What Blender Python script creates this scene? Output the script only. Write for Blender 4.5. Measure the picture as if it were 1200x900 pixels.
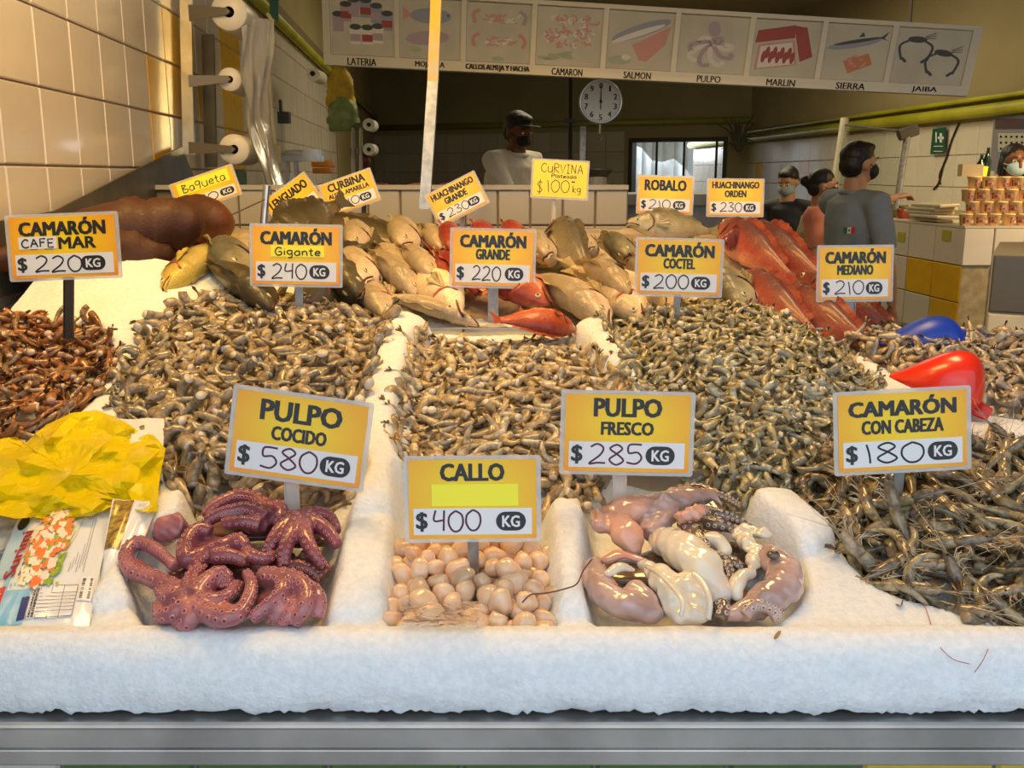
import bpy, bmesh, math, random
import numpy as np
from mathutils import Vector, Matrix, Euler, Quaternion, noise as mn

for _o in list(bpy.data.objects): bpy.data.objects.remove(_o)
SC = bpy.context.scene
COL = SC.collection
# ------------------------------------------------------------------ camera
F = 1150.0
PITCH = math.radians(12)
CAMP = Vector((0, 0, 1.45))
cd = bpy.data.cameras.new('camera'); cam = bpy.data.objects.new('camera', cd); COL.objects.link(cam)
cd.sensor_width = 36; cd.lens = F / 1200 * 36; cd.clip_start = .05; cd.clip_end = 200
cam.location = CAMP; cam.rotation_euler = (math.pi / 2 - PITCH, 0, 0)
SC.camera = cam
# ------------------------------------------------------------------ world and light
SC.view_settings.view_transform = 'Standard'; SC.view_settings.look = 'None'
SC.view_settings.gamma = 1; SC.view_settings.use_curve_mapping = False
SC.view_settings.exposure = 0.07
w = bpy.data.worlds.new('sky'); SC.world = w; w.use_nodes = True
bg = w.node_tree.nodes['Background']; bg.inputs[0].default_value = (.76, .87, 1.0, 1); bg.inputs[1].default_value = 1.22

def area(name, loc, target, sx, sy, power, col, spread=180):
    l = bpy.data.lights.new(name, 'AREA'); l.shape = 'RECTANGLE'; l.size = sx; l.size_y = sy
    l.energy = power; l.color = col; l.spread = math.radians(spread)
    o = bpy.data.objects.new(name, l); COL.objects.link(o); o.location = loc
    d = Vector(target) - Vector(loc); o.rotation_euler = d.to_track_quat('-Z', 'Y').to_euler()
    return o
WARM = (1.0, .55, .15)
area('warm_stall_light', (-.45, 2.0, 3.2), (-.3, 2.2, 1.1), .9, .5, 26, WARM, 150)
area('warm_stall_light', (.75, 2.3, 2.95), (.6, 2.3, 1.1), .9, .4, 17, (1.0, .64, .28), 150)
area('warm_stall_light', (-.9, 1.7, 2.75), (-1.25, 2.7, 1.6), .3, .3, 11, (1.0, .72, .25), 150)
area('street_daylight', (-.4, -1.6, 2.9), (.1, 1.2, 1.0), 2.6, 1.0, 6, (1.0, .98, .95), 160)
area('back_shop_light', (1.2, 8.5, 3.3), (1.2, 8.5, 0), 2.5, 2.5, 95, (1.0, .86, .55))
area('counter_lamp', (3.6, 4.9, 2.35), (3.3, 6.0, 1.2), .3, .3, 22, (1.0, .72, .38), 120)
area('courtyard_daylight', (3.0, 17.6, 2.6), (2.4, 15, 1.0), 3.0, 2.5, 130, (.85, .93, 1.0))

# ------------------------------------------------------------------ pixel helpers (photograph frame 1200x900)
CP, SP = math.cos(PITCH), math.sin(PITCH)
def ray(px, py):
    u = (px - 600) / F; v = (450 - py) / F
    return Vector((u, CP + v * SP, -SP + v * CP))
def P(px, py, d): return CAMP + ray(px, py) * d
def onY(px, py, Y):
    r = ray(px, py); return CAMP + r * (Y / r.y)
def onZ(px, py, z):
    r = ray(px, py); return CAMP + r * ((z - 1.45) / r.z)
SY = [.9, 1.0, 1.07, 1.42, 2.10, 2.6, 3.2]; SZ = [.925, .93, .935, 1.005, 1.125, 1.20, 1.28]
def S(y): return np.interp(y, SY, SZ)
def G(px, py):
    r = ray(px, py); lo, hi = .5, 4.0
    for _ in range(40):
        m = (lo + hi) / 2; q = CAMP + r * m
        if q.z > S(q.y): lo = m
        else: hi = m
    return CAMP + r * lo

# ------------------------------------------------------------------ materials
MATS = {}
def mat(name, col, rough=.5, metal=0., sss=0., var=0., vscale=20., bump=0., bscale=80., col2=None, trans=0., alpha=1., emit=0., spec=.5, rnd=0., coat=0., ior=1.45, detail=4, coords='Object', sssr=.01, bdist=.003):
    if name in MATS: return MATS[name]
    m = bpy.data.materials.new(name); m.use_nodes = True; nt = m.node_tree; b = nt.nodes['Principled BSDF']
    c = tuple(col) + (1,)
    b.inputs['Base Color'].default_value = c; b.inputs['Roughness'].default_value = rough; b.inputs['Metallic'].default_value = metal
    b.inputs['Specular IOR Level'].default_value = spec; b.inputs['IOR'].default_value = ior
    b.inputs['Transmission Weight'].default_value = trans; b.inputs['Alpha'].default_value = alpha
    b.inputs['Coat Weight'].default_value = coat; b.inputs['Coat Roughness'].default_value = .08
    if sss: b.inputs['Subsurface Weight'].default_value = sss; b.inputs['Subsurface Radius'].default_value = (1, .6, .4); b.inputs['Subsurface Scale'].default_value = sssr
    if emit: b.inputs['Emission Color'].default_value = c; b.inputs['Emission Strength'].default_value = emit
    tc = nt.nodes.new('ShaderNodeTexCoord'); out = tc.outputs[coords]
    last = None
    if var or col2:
        n = nt.nodes.new('ShaderNodeTexNoise'); n.inputs['Scale'].default_value = vscale; n.inputs['Detail'].default_value = detail
        nt.links.new(out, n.inputs['Vector'])
        r = nt.nodes.new('ShaderNodeValToRGB'); r.color_ramp.elements[0].position = .35; r.color_ramp.elements[1].position = .65
        c2 = tuple(col2) if col2 else tuple(max(0, x * (1 - var)) for x in col)
        r.color_ramp.elements[0].color = c2 + (1,); r.color_ramp.elements[1].color = c
        nt.links.new(n.outputs['Fac'], r.inputs['Fac']); last = r.outputs['Color']
    if rnd:
        oi = nt.nodes.new('ShaderNodeObjectInfo'); hs = nt.nodes.new('ShaderNodeHueSaturation')
        mr = nt.nodes.new('ShaderNodeMapRange'); mr.inputs[3].default_value = 1 - rnd; mr.inputs[4].default_value = 1 + rnd
        nt.links.new(oi.outputs['Random'], mr.inputs[0]); nt.links.new(mr.outputs[0], hs.inputs['Value'])
        if last: nt.links.new(last, hs.inputs['Color'])
        else: hs.inputs['Color'].default_value = c
        last = hs.outputs['Color']
    if last: nt.links.new(last, b.inputs['Base Color'])
    if bump:
        n2 = nt.nodes.new('ShaderNodeTexNoise'); n2.inputs['Scale'].default_value = bscale; n2.inputs['Detail'].default_value = 5
        nt.links.new(out, n2.inputs['Vector']); bp = nt.nodes.new('ShaderNodeBump'); bp.inputs['Strength'].default_value = bump; bp.inputs['Distance'].default_value = bdist
        nt.links.new(n2.outputs['Fac'], bp.inputs['Height']); nt.links.new(bp.outputs['Normal'], b.inputs['Normal'])
    MATS[name] = m
    return m

# ------------------------------------------------------------------ objects
def props(o, label=None, cat=None, group=None, kind=None):
    if label: o['label'] = label
    if cat: o['category'] = cat
    if group: o['group'] = group
    if kind: o['kind'] = kind
    return o
def thing(name, label, cat, loc=(0, 0, 0), rot=(0, 0, 0), group=None):
    o = bpy.data.objects.new(name, None); COL.objects.link(o); o.location = loc; o.rotation_euler = rot
    o.empty_display_size = .02
    return props(o, label, cat, group)
def link(o, parent=None):
    COL.objects.link(o)
    if parent is not None: o.parent = parent
    return o
def dup(root, loc=None, rot=None, label=None, group=None, parent=None, scale=None):
    r = root.copy(); COL.objects.link(r)
    if parent is not None: r.parent = parent
    if loc is not None: r.location = loc
    if rot is not None: r.rotation_euler = rot
    if scale is not None: r.scale = (scale,) * 3
    if label: r['label'] = label
    if group: r['group'] = group
    for ch in list(root.children):
        c = dup(ch, parent=r)
    return r

class MB:
    def __init__(s): s.v = []; s.f = []; s.m = []
    def add(s, vs, fs, mi=0):
        k = len(s.v); s.v += [tuple(x) for x in vs]; s.f += [tuple(i + k for i in f) for f in fs]; s.m += [mi] * len(fs)
        return s
    def box(s, c, d, rot=None, mi=0, M=None):
        hx, hy, hz = d[0] / 2, d[1] / 2, d[2] / 2
        vs = [Vector((x * hx, y * hy, z * hz)) for x in (-1, 1) for y in (-1, 1) for z in (-1, 1)]
        if rot is not None: R = Euler(rot).to_matrix(); vs = [R @ v for v in vs]
        if M is not None: vs = [M @ v for v in vs]
        vs = [v + Vector(c) for v in vs]
        return s.add(vs, [(0, 1, 3, 2), (4, 6, 7, 5), (0, 4, 5, 1), (2, 3, 7, 6), (0, 2, 6, 4), (1, 5, 7, 3)], mi)
    def hexa(s, a, t, mi=0):
        """a: 4 corner points of a face, t: thickness vector"""
        a = [Vector(x) for x in a]; t = Vector(t); vs = a + [x + t for x in a]
        return s.add(vs, [(0, 1, 2, 3), (7, 6, 5, 4), (0, 4, 5, 1), (1, 5, 6, 2), (2, 6, 7, 3), (3, 7, 4, 0)], mi)
    def tube(s, pts, rad, n=8, mi=0, flat=1., caps=True, up=None, capm=None):
        pts = [Vector(p) for p in pts]; L = len(pts)
        if not hasattr(rad, '__len__'): rad = [rad] * L
        if not hasattr(flat, '__len__'): flat = [flat] * L
        T = [(pts[min(i + 1, L - 1)] - pts[max(i - 1, 0)]).normalized() for i in range(L)]
        u = Vector(up) if up is not None else (Vector((0, 0, 1)) if abs(T[0].z) < .9 else Vector((1, 0, 0)))
        k = len(s.v); N = None
        for i in range(L):
            if N is None or up is not None: N = u
            N = (N - T[i] * N.dot(T[i])).normalized(); B = T[i].cross(N)
            for j in range(n):
                a = 2 * math.pi * j / n
                s.v.append(tuple(pts[i] + B * (math.cos(a) * rad[i]) + N * (math.sin(a) * rad[i] * flat[i])))
        for i in range(L - 1):
            for j in range(n):
                a = k + i * n + j; b = k + i * n + (j + 1) % n
                s.f.append((a, b, b + n, a + n)); s.m.append(mi)
        if caps:
            s.f.append(tuple(k + j for j in reversed(range(n)))); s.m.append(mi if capm is None else capm)
            s.f.append(tuple(k + (L - 1) * n + j for j in range(n))); s.m.append(mi)
        return s
    def cyl(s, a, b, r, n=16, mi=0, r2=None): return s.tube([a, b], [r, r if r2 is None else r2], n, mi)
    def lathe(s, prof, c=(0, 0, 0), n=20, mi=0, M=None):
        k = len(s.v)
        for r, z in prof:
            for j in range(n):
                a = 2 * math.pi * j / n; q = Vector((r * math.cos(a), r * math.sin(a), z))
                if M is not None: q = M @ q
                s.v.append(tuple(q + Vector(c)))
        for i in range(len(prof) - 1):
            for j in range(n):
                a = k + i * n + j; b = k + i * n + (j + 1) % n; s.f.append((a, b, b + n, a + n)); s.m.append(mi)
        return s
    def ell(s, c, r, n=12, m=8, mi=0, M=None):
        k = len(s.v)
        for i in range(1, m):
            ph = math.pi * i / m
            for j in range(n):
                a = 2 * math.pi * j / n
                q = Vector((r[0] * math.sin(ph) * math.cos(a), r[1] * math.sin(ph) * math.sin(a), r[2] * math.cos(ph)))
                if M is not None: q = M @ q
                s.v.append(tuple(q + Vector(c)))
        for sg in (1, -1):
            q = Vector((0, 0, sg * r[2]))
            if M is not None: q = M @ q
            s.v.append(tuple(q + Vector(c)))
        t, b = len(s.v) - 2, len(s.v) - 1
        for i in range(m - 2):
            for j in range(n):
                a = k + i * n + j; d = k + i * n + (j + 1) % n; s.f.append((a, a + n, d + n, d)); s.m.append(mi)
        for j in range(n):
            s.f.append((t, k + j, k + (j + 1) % n)); s.m.append(mi)
            q = k + (m - 2) * n; s.f.append((b, q + (j + 1) % n, q + j)); s.m.append(mi)
        return s
    def poly(s, pts, t, mi=0):
        """extruded flat polygon; pts 3D, t thickness vector"""
        pts = [Vector(p) for p in pts]; t = Vector(t); n = len(pts); k = len(s.v)
        s.v += [tuple(p) for p in pts] + [tuple(p + t) for p in pts]
        s.f.append(tuple(k + i for i in range(n))); s.f.append(tuple(k + n + i for i in reversed(range(n)))); s.m += [mi, mi]
        for i in range(n):
            j = (i + 1) % n; s.f.append((k + i, k + n + i, k + n + j, k + j)); s.m.append(mi)
        return s
    def mesh(s, name, mats, smooth=False, off=None):
        me = bpy.data.meshes.new(name)
        vs = s.v if off is None else [(v[0] - off[0], v[1] - off[1], v[2] - off[2]) for v in s.v]
        me.from_pydata(vs, [], s.f)
        for m in (mats if isinstance(mats, (list, tuple)) else [mats]): me.materials.append(m)
        me.polygons.foreach_set('material_index', s.m)
        if smooth: me.polygons.foreach_set('use_smooth', [True] * len(s.f))
        me.update(); return me
    def build(s, name, mats, parent=None, smooth=False, local=False, bevel=0, subd=0, fix=False):
        off = None
        if parent is not None and not local:
            off = parent.location.copy(); q = parent.parent
            while q is not None: off = off + q.location; q = q.parent
        me = s.mesh(name, mats, smooth, off)
        if fix:
            bm = bmesh.new(); bm.from_mesh(me); bmesh.ops.recalc_face_normals(bm, faces=bm.faces); bm.to_mesh(me); bm.free()
        o = bpy.data.objects.new(name, me); link(o, parent)
        if bevel:
            md = o.modifiers.new('bevel', 'BEVEL'); md.width = bevel; md.segments = 2; md.limit_method = 'ANGLE'
        if subd:
            md = o.modifiers.new('subd', 'SUBSURF'); md.levels = subd; md.render_levels = subd
        return o
    def top(s, name, mats, label, cat, group=None, smooth=False, kind=None, origin=None, **k):
        """top-level single mesh with its origin at its base"""
        a = np.array(s.v)
        if origin is None: origin = ((a[:, 0].min() + a[:, 0].max()) / 2, (a[:, 1].min() + a[:, 1].max()) / 2, a[:, 2].min())
        bevel = k.pop('bevel', 0); subd = k.pop('subd', 0)
        me = s.mesh(name, mats, smooth, origin); o = bpy.data.objects.new(name, me); link(o); o.location = origin
        if k.get('fix'):
            bm = bmesh.new(); bm.from_mesh(me); bmesh.ops.recalc_face_normals(bm, faces=bm.faces); bm.to_mesh(me); bm.free()
        if bevel:
            md = o.modifiers.new('bevel', 'BEVEL'); md.width = bevel; md.segments = 2; md.limit_method = 'ANGLE'
        if subd:
            md = o.modifiers.new('subd', 'SUBSURF'); md.levels = subd; md.render_levels = subd
        return props(o, label, cat, group, kind)

def catmull(pts, k=6, closed=False):
    pts = [Vector(p) for p in pts]; n = len(pts); out = []
    if n < 3: return pts
    for i in range(n if closed else n - 1):
        if closed: a, b, c, d = pts[(i - 1) % n], pts[i], pts[(i + 1) % n], pts[(i + 2) % n]
        else: a, b, c, d = pts[max(i - 1, 0)], pts[i], pts[i + 1], pts[min(i + 2, n - 1)]
        for j in range(k):
            t = j / k; out.append(.5 * ((2 * b) + (c - a) * t + (2 * a - 5 * b + 4 * c - d) * t * t + (3 * b - a - 3 * c + d) * t ** 3))
    if not closed: out.append(pts[-1])
    return out

# ------------------------------------------------------------------ lettering
_TX = {}
def text_mesh(txt, height, width, bold=.02, matl=None):
    """flat printed lettering as a thin mesh centred on 0,0 in XY"""
    key = (txt, round(height, 5), round(width, 5), bold, matl.name)
    if key in _TX: return _TX[key]
    c = bpy.data.curves.new('lettering', 'FONT'); c.body = txt; c.size = 1; c.offset = 0; c.resolution_u = 2
    c.extrude = .006; c.align_x = 'LEFT'
    o = bpy.data.objects.new('tmp', c); COL.objects.link(o)
    dg = bpy.context.evaluated_depsgraph_get(); me = bpy.data.meshes.new_from_object(o.evaluated_get(dg))
    bpy.data.objects.remove(o)
    n = len(me.vertices); co = np.empty(n * 3); me.vertices.foreach_get('co', co); co = co.reshape(-1, 3)
    mn_, mx = co.min(0), co.max(0); w_, h_ = width * .985, height * .97
    co[:, 0] = (co[:, 0] - (mn_[0] + mx[0]) / 2) * w_ / (mx[0] - mn_[0]); co[:, 1] = (co[:, 1] - (mn_[1] + mx[1]) / 2) * h_ / (mx[1] - mn_[1])
    co[:, 2] = (co[:, 2] - mn_[2]) * .0003 / (mx[2] - mn_[2])
    fs = [tuple(p.vertices) for p in me.polygons]; bpy.data.meshes.remove(me); q = MB(); k = bold * height
    sh = [(0, 0)] if bold <= 0 else [(-k, -k * .5), (k, k * .5), (-k, k * .5), (k, -k * .5), (0, 0)]
    for i, (dx, dy) in enumerate(sh): q.add([(x + dx, y + dy, z + i * 1e-6) for x, y, z in co], fs)
    me = q.mesh('lettering', matl)
    _TX[key] = me; return me
HF = {  # handwriting strokes, box height 1
 '0': (.6, [[(.3, 1), (.05, .75), (.02, .35), (.2, .02), (.45, .05), (.6, .4), (.55, .8), (.3, 1)]]),
 '1': (.2, [[(.05, .95), (.12, .5), (.15, 0)]]),
 '2': (.6, [[(.05, .85), (.3, 1), (.52, .8), (.4, .45), (0, .02), (.3, .06), (.6, .05)]]),
 '3': (.5, [[(.05, .9), (.3, 1), (.45, .8), (.2, .55), (.48, .35), (.35, .03), (0, .1)]]),
 '4': (.5, [[(.1, 1), (.03, .5), (.42, .52)], [(.45, 1), (.42, 0)]]),
 '5': (.55, [[(.55, .97), (.1, .95), (.08, .55), (.4, .58), (.55, .3), (.35, .02), (0, .08)]]),
 '6': (.5, [[(.45, 1), (.1, .6), (.05, .2), (.3, 0), (.48, .25), (.3, .48), (.08, .35)]]),
 '8': (.55, [[(.3, .55), (.05, .8), (.3, 1), (.5, .8), (.3, .55), (.03, .25), (.28, 0), (.55, .22), (.3, .55)]]),
 '$': (.5, [[(.48, .8), (.25, .92), (.06, .72), (.25, .5), (.46, .3), (.25, .08), (.02, .18)], [(.28, 1.08), (.24, -.08)]]),
 'B': (.5, [[(.08, 1), (.08, 0)], [(.05, .95), (.4, .85), (.12, .52), (.5, .3), (.35, .02), (.05, .02)]]),
 'a': (.42, [[(.38, .55), (.15, .58), (.02, .25), (.15, .0), (.35, .15), (.38, .55), (.4, .02)]]),
 'q': (.42, [[(.38, .85), (.15, .9), (.02, .6), (.15, .4), (.38, .55), (.38, .85), (.36, .3), (.3, -.1)]]),
 'U': (.45, [[(.03, .7), (.03, .2), (.2, 0), (.4, .15), (.42, .7)], [(.42, .7), (.44, .0)]]),
 'e': (.4, [[(.03, .3), (.38, .35), (.25, .6), (.05, .4), (.08, .08), (.38, .05)]]),
 't': (.3, [[(.15, .9), (.15, .1), (.3, .02)], [(0, .6), (.3, .62)]]),
 'G': (.5, [[(.48, .9), (.2, 1), (.02, .5), (.15, .03), (.45, .1), (.45, .45), (.25, .45)]]),
 'i': (.12, [[(.06, .6), (.06, .02)], [(.06, .82), (.07, .86)]]),
 'g': (.42, [[(.36, .6), (.1, .6), (.03, .3), (.2, .1), (.36, .3), (.36, .6), (.36, -.2), (.1, -.35)]]),
 'n': (.4, [[(.04, .6), (.04, .02)], [(.04, .4), (.2, .6), (.36, .45), (.38, .02)]]),
 'C': (.5, [[(.48, .85), (.25, 1), (.03, .6), (.08, .15), (.3, 0), (.5, .12)]]),
 'V': (.45, [[(0, 1), (.2, 0), (.45, 1)]]),
 'u': (.45, [[(.03, 1), (.03, .3), (.2, 0), (.4, .3), (.42, 1)]]),
 'R': (.5, [[(.06, 0), (.06, 1), (.4, .95), (.42, .65), (.08, .5), (.5, 0)]]),
 'I': (.3, [[(0, 1), (.3, 1)], [(.15, 1), (.15, 0)], [(0, 0), (.3, 0)]]),
 'N': (.5, [[(.05, 0), (.05, 1)], [(.05, 1), (.42, 0)], [(.42, 0), (.45, 1)]]),
 'A': (.5, [[(0, 0), (.24, 1)], [(.24, 1), (.5, 0)], [(.08, .4), (.42, .4)]]),
 'P': (.45, [[(.05, 0), (.05, 1), (.4, .9), (.38, .55), (.06, .5)]]),
 'l': (.12, [[(.06, 1), (.06, .02)]]),
 'd': (.42, [[(.36, .5), (.1, .55), (.03, .2), (.2, .0), (.36, .2)], [(.38, 1), (.38, .02)]]),
 'k': (.35, [[(.05, 1), (.05, 0)], [(.35, .6), (.06, .3), (.36, 0)]]),
 'F': (.42, [[(.05, 0), (.05, 1), (.42, 1)], [(.05, .55), (.35, .55)]]),
 'E': (.42, [[(.42, 1), (.05, 1), (.05, 0), (.42, 0)], [(.05, .52), (.36, .52)]]),
 '=': (.3, [[(0, .95), (.3, .95)], [(0, .8), (.3, .8)]]),
 ' ': (.25, []),
}
def hand(txt, x0, y0, w, h, stroke=.0012, slant=0., z=.0004):
    """handwriting as thin pen strokes fitted into a w x h box at x0,y0 (lower left)"""
    mb = MB(); tot = sum(HF[c][0] + .12 for c in txt) - .12; sx = w / tot; x = 0
    rr = random.Random(txt)
    for c in txt:
        cw, st = HF[c]
        dy = rr.uniform(-.04, .04)
        for s_ in st:
            straight = len(s_) <= 2 or c in 'NVAIFERP='
            pts = [(x0 + (x + p[0] + slant * p[1]) * sx, y0 + (p[1] + dy) * h, z) for p in s_]
            pts = catmull(pts, 1 if straight and c not in 'RP' else 6)
            mb.tube(pts, stroke / 2, 6, 0, .25, up=(0, 0, 1))
        x += cw + .12
    return mb
# ------------------------------------------------------------------ setting
M_TILE = mat('glazed_white_tile', (.74, .66, .54), .22, var=.06, vscale=6, rnd=.05, bump=.05, bscale=14, bdist=.002, coat=.3)
M_TILEY = mat('glazed_yellow_tile', (.80, .46, .02), .25, var=.12, vscale=8, rnd=.06, coat=.3)
M_TILEG = mat('glazed_green_tile', (.045, .12, .02), .3, var=.2, vscale=9, rnd=.1)
M_GROUT = mat('dark_grout', (.20, .14, .09), .9)
M_PLASTER = mat('cream_plaster', (.36, .29, .13), .85, var=.15, vscale=1.4, bump=.2, bscale=6)
M_STEEL = mat('brushed_steel', (.62, .63, .62), .28, 1., var=.25, vscale=9, bump=.03, bscale=40)
M_DSTEEL = mat('dull_steel_sheet', (.16, .145, .12), .42, .6, var=.4, vscale=5, bump=.06, bscale=30)
M_GALV = mat('galvanised_steel', (.46, .46, .45), .38, .8, var=.35, vscale=40)
M_PIPEY = mat('yellow_green_paint', (.42, .40, .02), .45, var=.25, vscale=4)
M_CONC = mat('wet_concrete', (.16, .14, .11), .6, var=.3, vscale=2)

WK = .0765; WA = math.atan(WK)      # left and right walls recede at this slight angle
def struct(mb, name, m, **k):
    o = mb.build(name, m, **k); o['kind'] = 'structure'; return o

def tiled_wall(name, org, rot, tiles, tw, th, extra=None, thick=.1, L=1, H=1, backm=None):
    """wall object whose local frame is x along the wall, z up, -y the visible side; tiles = list of (i,j,mat)"""
    b = MB(); b.box((L / 2, thick / 2, H / 2), (L, thick, H))
    o = b.build(name, backm or M_GROUT); o['kind'] = 'structure'; o.location = org; o.rotation_euler = (0, 0, rot)
    add_tiles(o, tiles, tw, th)
    return o
_TM = {}
def tile_mesh(tw, th, m):
    k = (round(tw, 4), round(th, 4), m.name)
    if k not in _TM:
        g = .0022; b = MB(); e = .004
        w, h = tw / 2 - g, th / 2 - g
        b.v = [(-w, 0, -h), (w, 0, -h), (w, 0, h), (-w, 0, h), (-w + e, -.006, -h + e), (w - e, -.006, -h + e), (w - e, -.006, h - e), (-w + e, -.006, h - e)]
        b.f = [(4, 5, 6, 7), (0, 1, 5, 4), (1, 2, 6, 5), (2, 3, 7, 6), (3, 0, 4, 7)]; b.m = [0] * 5
        _TM[k] = b.mesh('tile', m)
    return _TM[k]
def add_tiles(parent, tiles, tw, th, x0=0, z0=0):
    rr = random.Random(len(tiles))
    for i, j, m in tiles:
        t = bpy.data.objects.new('tile', tile_mesh(tw, th, m)); link(t, parent)
        t.location = (x0 + (i + .5) * tw, -.0002 + rr.uniform(-.0006, 0), z0 + (j + .5) * th); t.rotation_euler = (rr.gauss(0, .002), 0, rr.gauss(0, .002))

# left wall : x local = distance along the wall, visible side faces +X
lw0 = Vector((-1.02 - WK * .3, .3, 0))
LW = MB(); LW.box((9.5, .06, 1.7), (19, .12, 3.4))
LWo = LW.build('wall_left', M_PLASTER); LWo['kind'] = 'structure'; LWo.location = lw0; LWo.rotation_euler = (0, 0, math.pi / 2 + WA)
# local -y must face +X :  rot = 90deg+WA maps local x -> (-sin WA.., cos) and -y -> (cos WA, sin WA): faces +X
K = 1 / math.cos(WA)
def wx(Y): return (Y - .3) * K
TWL = .2505 * K
x_base = wx(2.607 - .2505 * 5)
gb = MB(); gb.box((x_base + 4.6, -.001, 1.28), (9.2, .01, 2.55 - .0)); g = gb.build('grout_bed', M_GROUT, LWo, local=True)
tl = []
for i in range(0, 36):
    for j in range(3, 12):
        Y = 1.3545 + .2505 * i; z = .287 + .198 * j
        if z > 2.3: continue
        m = M_TILE
        if i == 9 and j in (6, 7): m = M_TILEY
        if i == 10 and j in (7, 8): m = M_TILEY
        if i == 9 and j == 6 : m = M_TILEY
        if i in (14,15) and j >= 4: m = M_TILEY if j > 5 else M_TILEG
        if i in (12,) and j == 7: m = M_TILEY
        tl.append((i, j, m))
LWo_t = add_tiles(LWo, tl, TWL, .198, x0=x_base, z0=.287)
for t in LWo.children:
    if t.name.startswith('tile'): t.location.y = -.0062
# pipe along the left wall
b = MB(); b.tube([(0.5, -.05, 2.40), (18.6, -.05, 2.40)], .035, 12); b.build('pipe', M_PIPEY, LWo, smooth=True, local=True)

# back wall
BL = Vector((-2.42, 17.0, 0)); BR = Vector((3.45, 14.4, 0)); ba = math.atan2(BR.y - BL.y, BR.x - BL.x); bl = (BR - BL).length
def on_back(px, py):
    r = ray(px, py); n = Vector((math.sin(ba), -math.cos(ba), 0)); t = (BL - CAMP).dot(n) / r.dot(n); q = CAMP + r * t
    return (q - BL).dot(Vector((math.cos(ba), math.sin(ba), 0))), q.z
dx0, dz1 = on_back(737, 162); dx1, _ = on_back(853, 162)
b = MB()
b.box((dx0 / 2, .1, 1.7), (dx0, .2, 3.4)); b.box(((dx1 + bl) / 2, .1, 1.7), (bl - dx1, .2, 3.4)); b.box(((dx0 + dx1) / 2, .1, (dz1 + 3.4) / 2), (dx1 - dx0, .2, 3.4 - dz1))
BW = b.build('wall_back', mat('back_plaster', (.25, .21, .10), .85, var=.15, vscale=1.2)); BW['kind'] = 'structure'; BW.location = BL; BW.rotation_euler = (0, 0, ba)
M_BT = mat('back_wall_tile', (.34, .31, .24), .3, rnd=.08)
tl = []
n = int(bl / .3)
for i in range(n):
    xc = (i + .5) * .3
    if dx0 - .16 < xc < dx1 + .16: continue
    for j in range(7):
        m = M_BT
        if (i, j) in ((9, 3), (10, 3), (9, 4), (10, 4)): m = M_TILEY
        tl.append((i, j, m))
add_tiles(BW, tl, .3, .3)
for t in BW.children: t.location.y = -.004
b = MB(); b.tube([(0, -.06, 2.22), (bl, -.06, 2.22)], .045, 10); b.build('pipe', mat('shaded_yellow_pipe', (.20, .19, .03), .5), BW, smooth=True, local=True)  # yellow pipe paint darkened, dimness of the far wall put into its colour
b = MB()
for s_ in (dx0 + .03, dx1 - .03): b.box((s_, .1, dz1 / 2), (.06, .22, dz1))
b.box(((dx0 + dx1) / 2, .1, dz1 - .03), (dx1 - dx0 - .12, .22, .06))
fr = b.build('door_frame', mat('dark_frame', (.02, .02, .02), .5), BW, local=True)

# right wall
def wall_pt(W, s): return Vector((W - WK * s, s, 0))
RW = MB(); RW.box((9, .06, 1.7), (18, .12, 3.4))
RWo = RW.build('wall_right', mat('upper_plaster', (.36, .29, .15), .85, var=.12, vscale=1.5)); RWo['kind'] = 'structure'
p0 = wall_pt(4.5, 17.5); RWo.location = p0; RWo.rotation_euler = (0, 0, -math.pi / 2 + WA)
def on_right(px, py):
    r = ray(px, py); t = 4.5 / (r.x + WK * r.y); q = CAMP + r * t; return (17.5 - q.y) * K, q.z
tl = []
for i in range(0, 42):
    for j in range(0, 7):
        m = M_TILE
        if (i, j) in ((29, 4), (30, 4), (15, 5), (10, 5), (9, 4)): m = M_TILEY
        tl.append((i, j, m))
add_tiles(RWo, tl, .34, .27)
for t in RWo.children: t.location.y = -.004
b = MB(); b.tube([(0, -.08, 1.96), (14.6, -.08, 1.96)], .05, 12); b.tube([(0, -.05, 2.06), (14.6, -.05, 2.06)], .022, 10); b.build('pipe', M_PIPEY, RWo, smooth=True, local=True)

# floor, ceiling, front header
b = MB(); b.box((1.2, 8, -.05), (12, 22, .1)); struct(b, 'floor', M_CONC)
b = MB(); b.box((1.2, 8.95, 3.45), (9, 17.5, .1)); struct(b, 'ceiling', mat('ceiling_plaster', (.33, .27, .14), .9, var=.1, vscale=1))
# courtyard behind the door: pale tarpaulin
b = MB(); 
for k in range(24):
    a0 = k / 24; a1 = (k + 1) / 24
    w0 = .06 * math.sin(k * 1.7); w1 = .06 * math.sin((k + 1) * 1.7)
    b.hexa([(1.0 + 4.6 * a0, 18.2 + w0, .0), (1.0 + 4.6 * a1, 18.2 + w1, .0), (1.0 + 4.6 * a1, 18.2 + w1, 2.6), (1.0 + 4.6 * a0, 18.2 + w0, 2.6)], (0, .01, 0))
b.top('tarpaulin', mat('pale_tarpaulin', (.80, .85, .88), .6, var=.25, vscale=2.5), 'pale translucent tarpaulin hanging in daylight beyond the back doorway', 'tarpaulin', smooth=True)

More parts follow.
